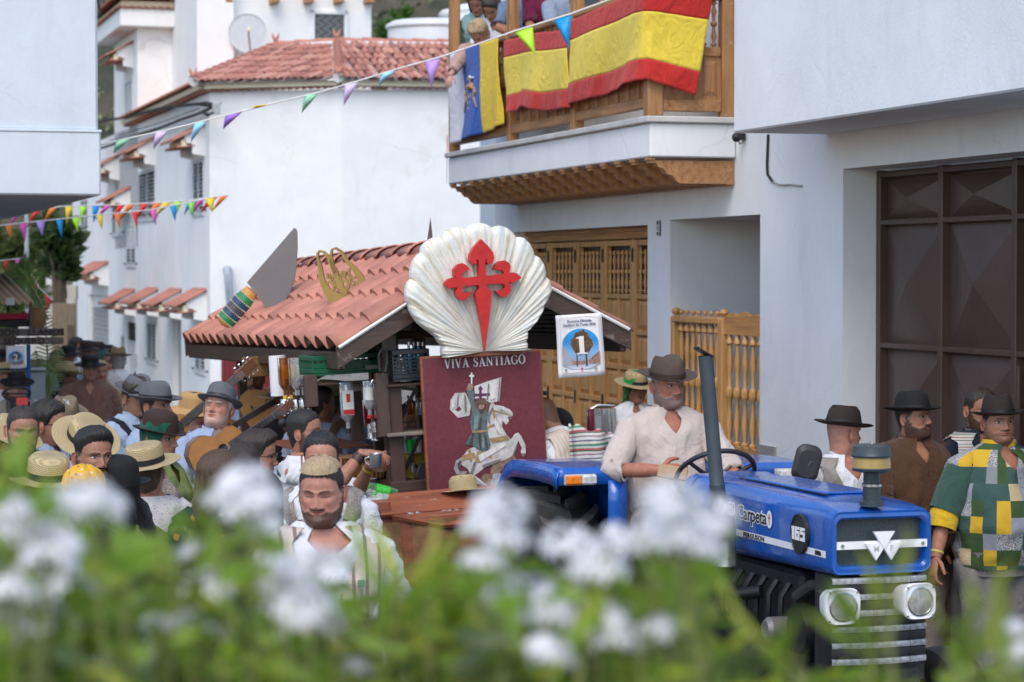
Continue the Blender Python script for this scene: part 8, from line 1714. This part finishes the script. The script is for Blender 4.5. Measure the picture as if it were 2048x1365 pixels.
CB = empty('power_cable', label='black power cables along the corner house under its eave', cat='cable')
Dk = lambda px: F2.hit(px, -.25)[1] if px < 420 else 37.6*K
for pts, r in (([(192, 246), (240, 238), (280, 229), (320, 219), (360, 213), (400, 209), (420, 212), (428, 218)], .035), ([(196, 300), (240, 286), (262, 278), (320, 258), (365, 240), (400, 228), (426, 216)], .03), ([(400, 209), (415, 207), (425, 209), (430, 225), (418, 232), (408, 226)], .03), ([(428, 214), (445, 207)], .012), ([(240, 272), (330, 244), (400, 218)], .010), ([(222, 282), (300, 262), (420, 222)], .010)): MB().tube([P(a, b, Dk(a)) for a, b in pts], r, 6).build('cable', BLKPL, CB)
p = P(434, 216, 37.4*K); MB().box(p.x-.08, p.x+.06, p.y, p.y+.1, p.z-.12, p.z+.08, .01).build('junction_box', mat('grey_box', (.4, .42, .42), .5), CB)
p = P(446, 392, 37.5*K); MB().tube([P(458, 391, 31), p], .006, 4).build('tie_cord', ROPE, CB)
# ================================================================ background left: trees, walls, lamp pole, second float
def leafmat(nm, c, trl=.35):
    if nm in MATS: return MATS[nm]
    m, nt, b = new_mat(nm); n = N(nt); t = n.n('TexCoord'); f = n.noise(t.outputs['Object'], 3.5, 4)
    g = n.n('ObjectInfo'); col = n.ramp(f, [(.3, sc(c, .6)), (.55, c), (.75, sc(c, 1.55))]); n.l(col, b.inputs['Base Color']); b.inputs['Roughness'].default_value = .45
    tr = n.n('BsdfTranslucent'); mx = n.n('MixShader'); mx.inputs[0].default_value = trl; n.l(n.mix(1, col, (1.5, 1.7, .6), 'MULTIPLY'), tr.inputs[0]); n.l(b.outputs[0], mx.inputs[1]); n.l(tr.outputs[0], mx.inputs[2]); n.l(mx.outputs[0], nt.nodes['Material Output'].inputs['Surface']); MATS[nm] = m; return m
def leaves(n_, centre, lsize, asp=.35):
    """centre(): point; returns verts, faces of folded leaves"""
    V_, F_ = [], []
    for i in range(n_):
        c = centre(); d = rng.normal(size=3); d[2] = abs(d[2])*.6; d /= np.linalg.norm(d); s_ = np.cross(d, rng.normal(size=3)); s_ /= np.linalg.norm(s_); nn = np.cross(d, s_); L = lsize*rng.uniform(.6, 1.25); o = len(V_)
        for t, w in ((0, .02), (.3, .8), (.6, 1), (.85, .55), (1, .02)):
            b_ = c+d*L*t+nn*L*.18*math.sin(t*2.4)
            V_ += [b_-s_*w*L*asp*.5+nn*L*.05, b_, b_+s_*w*L*asp*.5+nn*L*.05]
        for k in range(4):
            for j in (0, 1): F_.append((o+3*k+j, o+3*k+j+1, o+3*k+j+4, o+3*k+j+3))
    return V_, F_
def tree(px, py, D, rx, rz, label, m, ls=.3, n_=900, asp=.35, clumps=16):
    c = P(px, py, D); g = gz(D)-.5; t = empty('tree', T(c.x, D, g), label=label, cat='tree', group=None); h = c.z-g
    MB().tube([(0, 0, 0), (.1, 0, h*.5), (0, .1, h)], [.22, .16, .08], 8).build('trunk', mat('bark', (.10, .075, .05), .9, bump=.6), t)
    cl = [(np.array((rng.uniform(-1, 1)*rx, rng.uniform(-1, 1)*rx, h+rng.uniform(-1, 1)*rz)), rng.uniform(.25, .5)) for _ in range(clumps)]
    for i in range(5): q_ = cl[i][0]; MB().tube([(0, 0, h*.55), tuple(q_*.5+np.array((0, 0, h*.4))), tuple(q_)], [.09, .05, .02], 6).build('branch', MATS['bark'], t)
    def cen(): c_, r_ = cl[rng.integers(clumps)]; d = rng.normal(size=3); return c_+d/np.linalg.norm(d)*r_*rx*rng.uniform(.5, 1.1)
    mb = MB(); mb.add(*leaves(n_, cen, ls, asp)); mb.build('crown', m, t, ang=0)
LG = leafmat('leaf_willow', (.125, .165, .06)); LD = leafmat('leaf_dark', (.05, .095, .03)); LP = leafmat('leaf_palm', (.17, .25, .10))
tree(8, 530, 52, .55, .7, 'pale green feathery tree at the left behind the street crowd', LG, .28, 2600, .16, 22); tree(58, 540, 55, .42, .6, 'pale green bushy tree right of the lamp pole', LG, .28, 2200, .16, 22); tree(118, 500, 50, .26, .6, 'dark green broadleaf tree beside the corner house', LD, .34, 900, .5, 14)
tree(10, 600, 48, .55, .4, 'low green thicket under the feathery trees', LG, .25, 2000, .2, 20)
tree(788, 82, 62, .45, .5, 'bright green shrub left of the round water tank', leafmat('leaf_bright', (.09, .17, .04)), .22, 900, .3, 12); tree(806, 48, 63, .25, .3, 'small bright green tree top above the round water tank', leafmat('leaf_bright', (.09, .17, .04)), .2, 400, .3, 8)
tree(925, 18, 70, .3, .3, 'yellowish green shrub top on the hillside by the balcony post', leafmat('leaf_ochre', (.22, .20, .04)), .2, 400, .3, 8)
def slab(nm, px0, px1, py0, py1, D, th, m, label, cat='wall'):
    a, b = P(px0, py1, D), P(px1, py0, D); return MB().box(a.x, b.x, D, D+th, a.z if py1 else a.z, b.z, .01).build(nm, m, label=label, cat=cat)
slab('garden_wall', -30, 150, 597, 720, 50, .3, plaster('old_plaster', (.55, .53, .48), amt=1.2), 'old whitish garden wall with stained plaster behind the palm'); slab('upper_wall', 88, 152, 571, 600, 53, .3, MATS['old_plaster'], 'higher stained wall behind the garden wall left of the corner house')
slab('reed_fence', 104, 150, 607, 740, 46, .08, wood('dry_reed', (.19, .14, .085), (.10, .07, .045), scale=2), 'dry brown reed fence beside the corner house', 'fence')
slab('brown_door', 134, 146, 650, 740, 45.8, .05, mat('brown_door', (.09, .05, .035), .6), 'dark brown door in the reed fence by the corner house', 'door')
p = P(54, 430, 47); g = gz(47); LPo = empty('lamp_pole', T(p.x, 47, g), label='thin grey metal pole carrying the pennant strings at the left', cat='pole'); MB().tube([(0, 0, 0), (0, 0, p.z-g+.8)], [.05, .04], 10).build('pole_shaft', mat('galvanised', (.4, .42, .43), .4, metal=.5), LPo); MB().box(-.09, .09, -.09, .09, 0, .04, .01).build('base_plate', MATS['galvanised'], LPo)
slab('white_bollard_wall', 92, 104, 554, 572, 52, .2, WALLC, 'small white chimney block on the stained wall', 'chimney')
# second float
F3 = basis(60, 23.5, 10); S2 = empty('second_float', F3, label='second float with weathered sign board, number 2 sheet and palm leaves', cat='float')
def q3(px, py, y=0): return pl(F3, px, py, 1, y)
def f3(nm, px0, px1, py0, py1, y, dy, m, parent=S2): a, b = q3(px0, py1, y), q3(px1, py0, y); return MB().box(a.x, b.x, y, y+dy, a.z, b.z, .006).build(nm, m, parent)
GW = wood('weathered_board', (.13, .11, .095), (.06, .05, .045), axis=0, worn=.3)
f3('sign_board', -60, 128, 657, 674, -.05, .03, GW); f3('sign_board', -60, 127, 674.6, 691, -.052, .03, GW)
mb = MB()
for s_, px, py, k in (('CION   LLANOS', 58, 671, .085), ('SEQUERO', 48, 688, .08)): p = q3(px, py, -.05); text_mesh(mb, s_, k, T(p.x, -.0545, p.z) @ S(1.15, 1, 1), bold=.002)
mb.build('sign_lettering', mat('letter_burnt', (.03, .02, .018), .7), S2, ang=0)
BP = mat('blue_pole', (.01, .10, .35), .4); f3('frame_pole', 54, 61, 690, 900, .0, .04, BP); f3('frame_pole', 22, 27, 736, 900, .3, .04, BP); f3('frame_bar', -40, 60, 736, 742, .05, .03, BP)
f3('counter', 48, 92, 736, 742, .25, .4, mat('pale_box', (.55, .58, .6), .5)); f3('counter_side', 50, 90, 744, 860, .3, .35, mat('pale_box_side', (.35, .40, .42), .6)); f3('bed', -80, 96, 850, 960, .1, 2.2, REDW)
f3('shelf_box', -60, 62, 640, 655, .1, .5, BLACKM); f3('red_cushion', -60, 58, 628, 640, .12, .4, mat('cushion_red', (.35, .02, .05), .8)); f3('corner_post', 60, 65, 600, 660, .05, .05, GW)
A = []; a, b = q3(-60, 608, 0), q3(62, 608, 0)
for i in range(91): u = i/90; A.append([(a.x+(b.x-a.x)*u, y, a.z+dz+.05*abs(math.sin(u*PI*8))) for y, dz in ((-.12, 0), (.9, .25))])
o = MB().grid(A).build('roof_tiles', mat('tile_sand', (.50, .36, .24), .7), S2); md = o.modifiers.new('thickness', 'SOLIDIFY'); md.thickness = .02
p = q3(24, 630, .2); MB().tube([(p.x-.05, .2, p.z+.05), (p.x, .2, p.z+.13), (p.x+.05, .2, p.z+.05)], .01, 6).build('hanging_frame', BLACKM, S2)
mb = MB(); p = q3(48, 632, .2); mb.ell((p.x, .2, p.z), (.05, .05, .045)); mb.build('copper_pot', mat('copper', (.45, .12, .04), .35, metal=.5), M=F3, label='round copper coloured pot on the red shelf of the second float', cat='pot')
mb = MB(); p = q3(74, 640, .1); mb.lathe([(.05, -.13), (.075, -.05), (.085, .05), (.06, .12)], 20, p.x, .1, p.z); o = mb.build('wicker_basket', WK, M=F3, label='tall wicker basket hanging at the end of the second float shelf', cat='basket')
sheet_poster(12, 692, 49, 738, F3, -.08, '2', 'white sheet with a 2 hanging below the weathered sign board', full=False)
p = q3(22, 596, -.1); f3('small_placard', 12, 30, 596, 611, -.12, .01, mat('placard', (.5, .55, .55), .5))
def frond(base, tip, sag, label=None, n_=44, L0=.28):
    base, tip = Vector(base), Vector(tip); r = empty('palm_frond', label=label, cat='palm frond'); pts = []
    for t in np.linspace(0, 1, 16): q_ = base.lerp(tip, t); q_ = q_+Vector((0, 0, sag*math.sin(t*PI))); pts.append(q_)
    MB().tube(pts, [.014*(1-.7*i/15) for i in range(16)], 6).build('rachis', mat('palm_rachis', (.22, .24, .08), .6), r); V_, F_ = [], []
    ax = (tip-base).normalized(); sd_ = ax.cross(Vector((0, 1, 0))).normalized()
    for i in range(n_):
        t = .12+.88*i/n_; k = t*15; a = pts[int(k)].lerp(pts[min(15, int(k)+1)], k-int(k))
        for s_ in (-1, 1):
            L = L0*math.sin(PI*(.12+.8*t))*random.uniform(.85, 1.1); d = (sd_*s_+ax*.9+Vector((0, random.uniform(-.35, .1), -.1))).normalized(); w = ax*.007; o = len(V_)
            V_ += [a-w, a+w, a+d*L*.6+w*.9-Vector((0, 0, .03)), a+d*L*.6-w*.9-Vector((0, 0, .03)), a+d*L-Vector((0, 0, .07))]; F_ += [(o, o+1, o+2, o+3), (o+3, o+2, o+4)]
    mb = MB(); mb.add([tuple(v) for v in V_], F_); mb.build('leaflets', LP, r, ang=0, kind='stuff')
frond(P(100, 812, 24.0), P(88, 588, 24.0), .0, 'upright dark palm frond tied to the end of the second float', 26, .17); frond(P(92, 800, 23.9), P(70, 700, 23.9), 0, 'shorter palm frond left of the upright one', 18, .16); frond(P(96, 800, 23.9), P(118, 690, 23.9), 0, 'palm frond leaning right below the sign board', 18, .16)
frond(P(96, 640, 26), P(-10, 600, 26), .35, 'long arching palm frond over the second float roof', 60, .3); frond(P(80, 640, 27), P(20, 560, 27), .3, 'pale palm frond rising behind the second float roof', 50, .3)
# small ride-on tractor with a child
RM_ = basis(34, 21.2, 0); RT = empty('toy_tractor', RM_, label='small dark ride-on tractor under the number 2 sheet', cat='tractor')
def q4(px, py, y=0): return pl(RM_, px, py, 1, y)
a, b = q4(20, 840), q4(60, 798); mb = MB(); mb.box(a.x, b.x, 0, .6, .25, b.z, .03); mb.build('hood', mat('toy_body', (.02, .02, .03), .4), RT); mb = MB(); p = q4(43, 800); mb.box(p.x-.05, p.x+.05, -.012, 0, p.z-.05, p.z+.02, .003); mb.build('red_grille', mat('toy_red', (.5, .05, .04), .5), RT)
mb = MB(); p = q4(32, 788, .1); mb.M = T(p.x, .1, p.z) @ R(-30, 'X'); mb.grid([[((.12+.009*math.cos(b2))*math.cos(a2), (.12+.009*math.cos(b2))*math.sin(a2), .009*math.sin(b2)) for b2 in np.linspace(0, 2*PI, 7)[:-1]] for a2 in np.linspace(0, 2*PI, 31)[:-1]], cu=True, cv=True); mb.tube([(-.12, 0, 0), (.12, 0, 0)], .008, 6); mb.build('steering_wheel', BLKPL, RT)
for x, y, r in ((-.22, .7, .3), (.35, .7, .3), (-.15, .0, .18), (.3, .0, .18)):
    w = empty('wheel', parent=RT); w.matrix_local = T(x, y, r+gz(21)) @ R(90, 'Y'); MB().lathe([(r*.5, -.06), (r, -.06), (r, .06), (r*.5, .06)], 22).build('tyre', RUB, w); MB().lathe([(0, -.03), (r*.5, -.05), (r*.5, .05), (0, .03)], 16).build('rim', mat('toy_red', (.5, .05, .04), .5), w)
MB().box(-.15, .15, .45, .75, .3, .55, .03).build('seat', BLKPL, RT)
p = P(33, 744, 21.8); person('toddler in dark hat and grey vest sitting at a small steering wheel', 33, 746, H=1.05, yaw=10, head=15, hp=8, hat=('round', 'black'), shirt=WHS, vest=VGR, D=21.75, z0=.10, legs_on=True, hatscale=.95, skin=(.5, .28, .2), hair='brown', arms={'R': dict(w=(-.14, -.30, 1.15), pole=(-1, .3, -.5)), 'L': dict(w=(.22, -.30, 1.15), pole=(1, .3, -.5))})
# straw hat on the float edge by the banner
make_hat('round', HATC['straw'], None, None, FM @ T(*q(927, 984, -.42)) @ R(-10, 'X')).name = 'straw_hat'
o = bpy.data.objects['straw_hat']; tag(o, 'straw hat behind the raised lid below the banner', 'hat')
# ================================================================ foreground planter with flowering shrubs
PL = empty('planter', label='long low planter wall in front of the camera', cat='planter')
MB().box(-1.5, 1.5, 1.75, 3.5, 0, 1.65, .02).build('planter_box', WALLG, PL); MB().box(-1.44, 1.44, 1.82, 3.43, 1.651, 1.71, .01).build('soil', mat('dark_soil', (.04, .03, .02), .95, bump=.6), PL)
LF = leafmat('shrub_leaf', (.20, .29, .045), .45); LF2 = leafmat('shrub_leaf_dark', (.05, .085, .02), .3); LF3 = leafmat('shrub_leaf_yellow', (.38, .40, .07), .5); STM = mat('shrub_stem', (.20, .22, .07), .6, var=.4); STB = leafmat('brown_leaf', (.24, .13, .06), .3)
FLW = None
m, nt, b = new_mat('white_petal'); n = N(nt); b.inputs['Base Color'].default_value = (.80, .80, .82, 1); b.inputs['Roughness'].default_value = .6; tr = n.n('BsdfTranslucent'); tr.inputs[0].default_value = (.8, .82, .85, 1); mx = n.n('MixShader'); mx.inputs[0].default_value = .3; n.l(b.outputs[0], mx.inputs[1]); n.l(tr.outputs[0], mx.inputs[2]); n.l(mx.outputs[0], nt.nodes['Material Output'].inputs['Surface']); PET = m
def floret(mb, c, d, r):
    d = np.array(d)/np.linalg.norm(d); a = np.cross(d, (.3, .5, .8)); a /= np.linalg.norm(a); b_ = np.cross(d, a); V_, F_ = [c], []
    for k in range(5):
        w = 2*PI*k/5+rng.uniform(-.1, .1)
        for dw, rr, up in ((-.42, .55, .1), (-.30, .98, .02), (0, 1.08, -.06), (.30, .98, .02), (.42, .55, .1)): V_.append(c+r*rr*(a*math.cos(w+dw)+b_*math.sin(w+dw))+d*r*(up))
        o = 1+5*k; F_.append((0, o, o+1, o+2, o+3, o+4))
    mb.add(V_, F_)
def cluster_mesh(i):
    mb = MB(); 
    for k in range(13):
        d = rng.normal(size=3); d[2] = abs(d[2])*.9+.1; d /= np.linalg.norm(d); floret(mb, d*np.array((.026, .026, .020)), d+np.array((0, -.35, .15)), .0125)
    me = mb.mesh('flower_cluster', PET, 0); return me
CLM = [cluster_mesh(i) for i in range(7)]
TOPX = [-100, 0, 80, 180, 260, 330, 400, 470, 560, 600, 640, 740, 790, 850, 930, 1010, 1100, 1200, 1320, 1420, 1500, 1560, 1650, 1750, 1830, 1930, 2000, 2150]
TOPY = [930, 950, 1010, 1050, 1060, 1050, 1020, 1030, 1060, 1140, 1170, 1180, 1170, 1150, 1140, 1120, 1150, 1120, 1140, 1230, 1330, 1350, 1355, 1340, 1345, 1300, 1320, 1290]
def topy(px): return float(np.interp(px, TOPX, TOPY))
shr = [empty('flowering_shrub', T(x, 2.5, 1.705), label=l, cat='shrub', group='white flowering shrubs in the foreground planter') for x, l in ((-.36, 'blurred shrub with white blossoms at the lower left of the foreground'), (-.12, 'blurred shrub with white blossoms below the float'), (.12, 'blurred shrub with white blossoms in front of the tractor wheel'), (.38, 'blurred shrub with few blossoms and thin shoots at the lower right'))]
def which(x): return 0 if x < -.27 else 1 if x < 0 else 2 if x < .27 else 3
LV = [[MB() for _ in range(4)] for _ in shr]; ST = [MB() for _ in shr]
def stem(tip, si, r=.0022):
    b_ = Vector((tip.x+random.uniform(-.06, .06), tip.y+random.uniform(-.1, .1), 1.71)); m_ = b_.lerp(tip, .5)+Vector((random.uniform(-.03, .03), random.uniform(-.03, .03), .02)); ST[si].tube([b_, m_, tip], [r*1.5, r, r*.6], 4)
def leaf_at(c, L, mi, up=.2, w=.44):
    si = which(c[0]); d = rng.normal(size=3); d[2] = d[2]*.5+up; d /= np.linalg.norm(d); s_ = np.cross(d, rng.normal(size=3)); s_ /= np.linalg.norm(s_); nn = np.cross(d, s_); V_, F_ = [], []
    for t, ww in ((0, .05), (.25, .7), (.5, 1), (.75, .75), (1, .03)):
        b_ = np.array(c)+d*L*t+nn*L*.2*math.sin(t*2.2); V_ += [b_-s_*ww*L*w*.5+nn*L*.04, b_, b_+s_*ww*L*w*.5+nn*L*.04]
    for k in range(4):
        for j in (0, 1): F_.append((3*k+j, 3*k+j+1, 3*k+j+4, 3*k+j+3))
    LV[si][mi].add(V_, F_)
nst = 0
for i in range(560):      # sprigs: a stem with leaves along its upper part
    px = rng.uniform(-90, 2130); D = rng.uniform(2.0, 2.8); ty = topy(px)
    py = ty+abs(rng.normal())*120+rng.uniform(0, 420)*(rng.random() < .6); py = max(py, ty+rng.uniform(-12, 40))
    tip = P(px, py, D)
    if tip.z < 1.85: continue
    si = which(tip.x); stem(tip, si)
    n_ = rng.integers(4, 9) if py > 1150 or px < 700 else rng.integers(3, 6); dpt = (py-ty)/300
    for k in range(n_):
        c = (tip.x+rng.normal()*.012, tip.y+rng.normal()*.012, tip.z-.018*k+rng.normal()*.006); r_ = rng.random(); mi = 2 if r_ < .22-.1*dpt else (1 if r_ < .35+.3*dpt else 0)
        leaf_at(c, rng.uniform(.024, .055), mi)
for i in range(1500):      # inner mass so that the lower edge closes up
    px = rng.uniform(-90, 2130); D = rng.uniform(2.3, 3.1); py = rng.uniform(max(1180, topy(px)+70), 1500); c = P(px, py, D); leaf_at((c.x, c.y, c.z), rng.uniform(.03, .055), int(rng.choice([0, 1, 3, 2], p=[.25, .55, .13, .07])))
for px, py, D, L in ((800, 1170, 2.2, .09), (790, 1210, 2.2, .09), (850, 1220, 2.2, .09), (930, 1290, 2.2, .09), (1765, 1260, 2.0, .07), (1780, 1200, 2.0, .06), (1745, 1300, 2.0, .07), (1925, 1280, 2.0, .08), (1945, 1220, 2.0, .06), (1905, 1330, 2.0, .07), (2010, 1340, 1.8, .08), (1600, 1330, 1.8, .08), (780, 1280, 2.2, .10), (40, 980, 2.2, .05), (10, 960, 2.2, .05), (400, 1020, 2.3, .05)):
    c = P(px, py, D); stem(c+Vector((0, 0, .01)), which(c.x))
    for k in range(3): leaf_at((c.x+rng.normal()*.006, c.y, c.z-.01*k), L, 0 if k else 2, up=1.6, w=.16)
FLP = [(20, 1100, 4), (60, 1150, 4), (100, 1110, 3), (20, 1230, 4), (80, 1230, 4), (130, 1200, 2), (460, 1040, 2), (1390, 1080, 3), (1060, 1250, 2), (30, 1060, 3), (70, 1110, 4), (10, 1180, 4), (90, 1190, 3), (40, 1250, 4), (110, 1240, 3), (150, 1270, 2), (180, 1010, 3), (215, 1030, 2), (150, 1025, 2), (290, 1265, 2), (380, 1265, 2), (215, 1340, 2), (480, 990, 3), (515, 1010, 3), (500, 1055, 2), (450, 1000, 2), (550, 1130, 2), (605, 1145, 2), (650, 1130, 2), (560, 1205, 3), (600, 1240, 3), (640, 1255, 2), (300, 1330, 1), (400, 1110, 1), (990, 1050, 3), (1030, 1065, 2), (960, 1075, 2), (1150, 1110, 3), (1180, 1140, 3), (1230, 1085, 2), (1270, 1095, 2), (1330, 1040, 3), (1370, 1060, 4), (1400, 1100, 4), (1420, 1040, 3), (1350, 1110, 3), (1310, 1075, 2), (1040, 1220, 3), (1075, 1240, 3), (1010, 1200, 2), (1100, 1300, 2), (1130, 1330, 2), (1215, 1250, 3), (1250, 1270, 3), (1290, 1280, 2), (1180, 1280, 2), (2030, 1270, 2), (2040, 1320, 2), (430, 1180, 1), (700, 1320, 1), (1150, 1180, 1), (950, 1130, 1)]
for px, py, k in FLP:
    for j in range(k):
        D = rng.uniform(2.0, 2.4); c = P(px+rng.normal()*16, py+rng.normal()*14, D); si = which(c.x); r = shr[si]
        o = link_mesh('flower_cluster', CLM[rng.integers(7)], r, r.matrix_basis.inverted() @ Matrix.Translation(c) @ R(rng.uniform(0, 360)) @ S(rng.uniform(.52, .82)*(1.15 if k > 2 else 1))); stem(c-Vector((0, 0, .012)), si, .0018)
        for q_ in range(3): leaf_at((c.x+rng.normal()*.01, c.y+.02, c.z-.03-.01*q_), rng.uniform(.025, .04), 0)
for si, r in enumerate(shr):
    Mi_ = r.matrix_basis.inverted()
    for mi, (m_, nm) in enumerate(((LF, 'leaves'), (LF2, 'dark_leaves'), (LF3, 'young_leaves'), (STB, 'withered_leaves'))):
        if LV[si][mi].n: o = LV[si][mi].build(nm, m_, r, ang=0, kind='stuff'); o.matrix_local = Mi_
    o = ST[si].build('stems', STM, r, kind='stuff'); o.matrix_local = Mi_
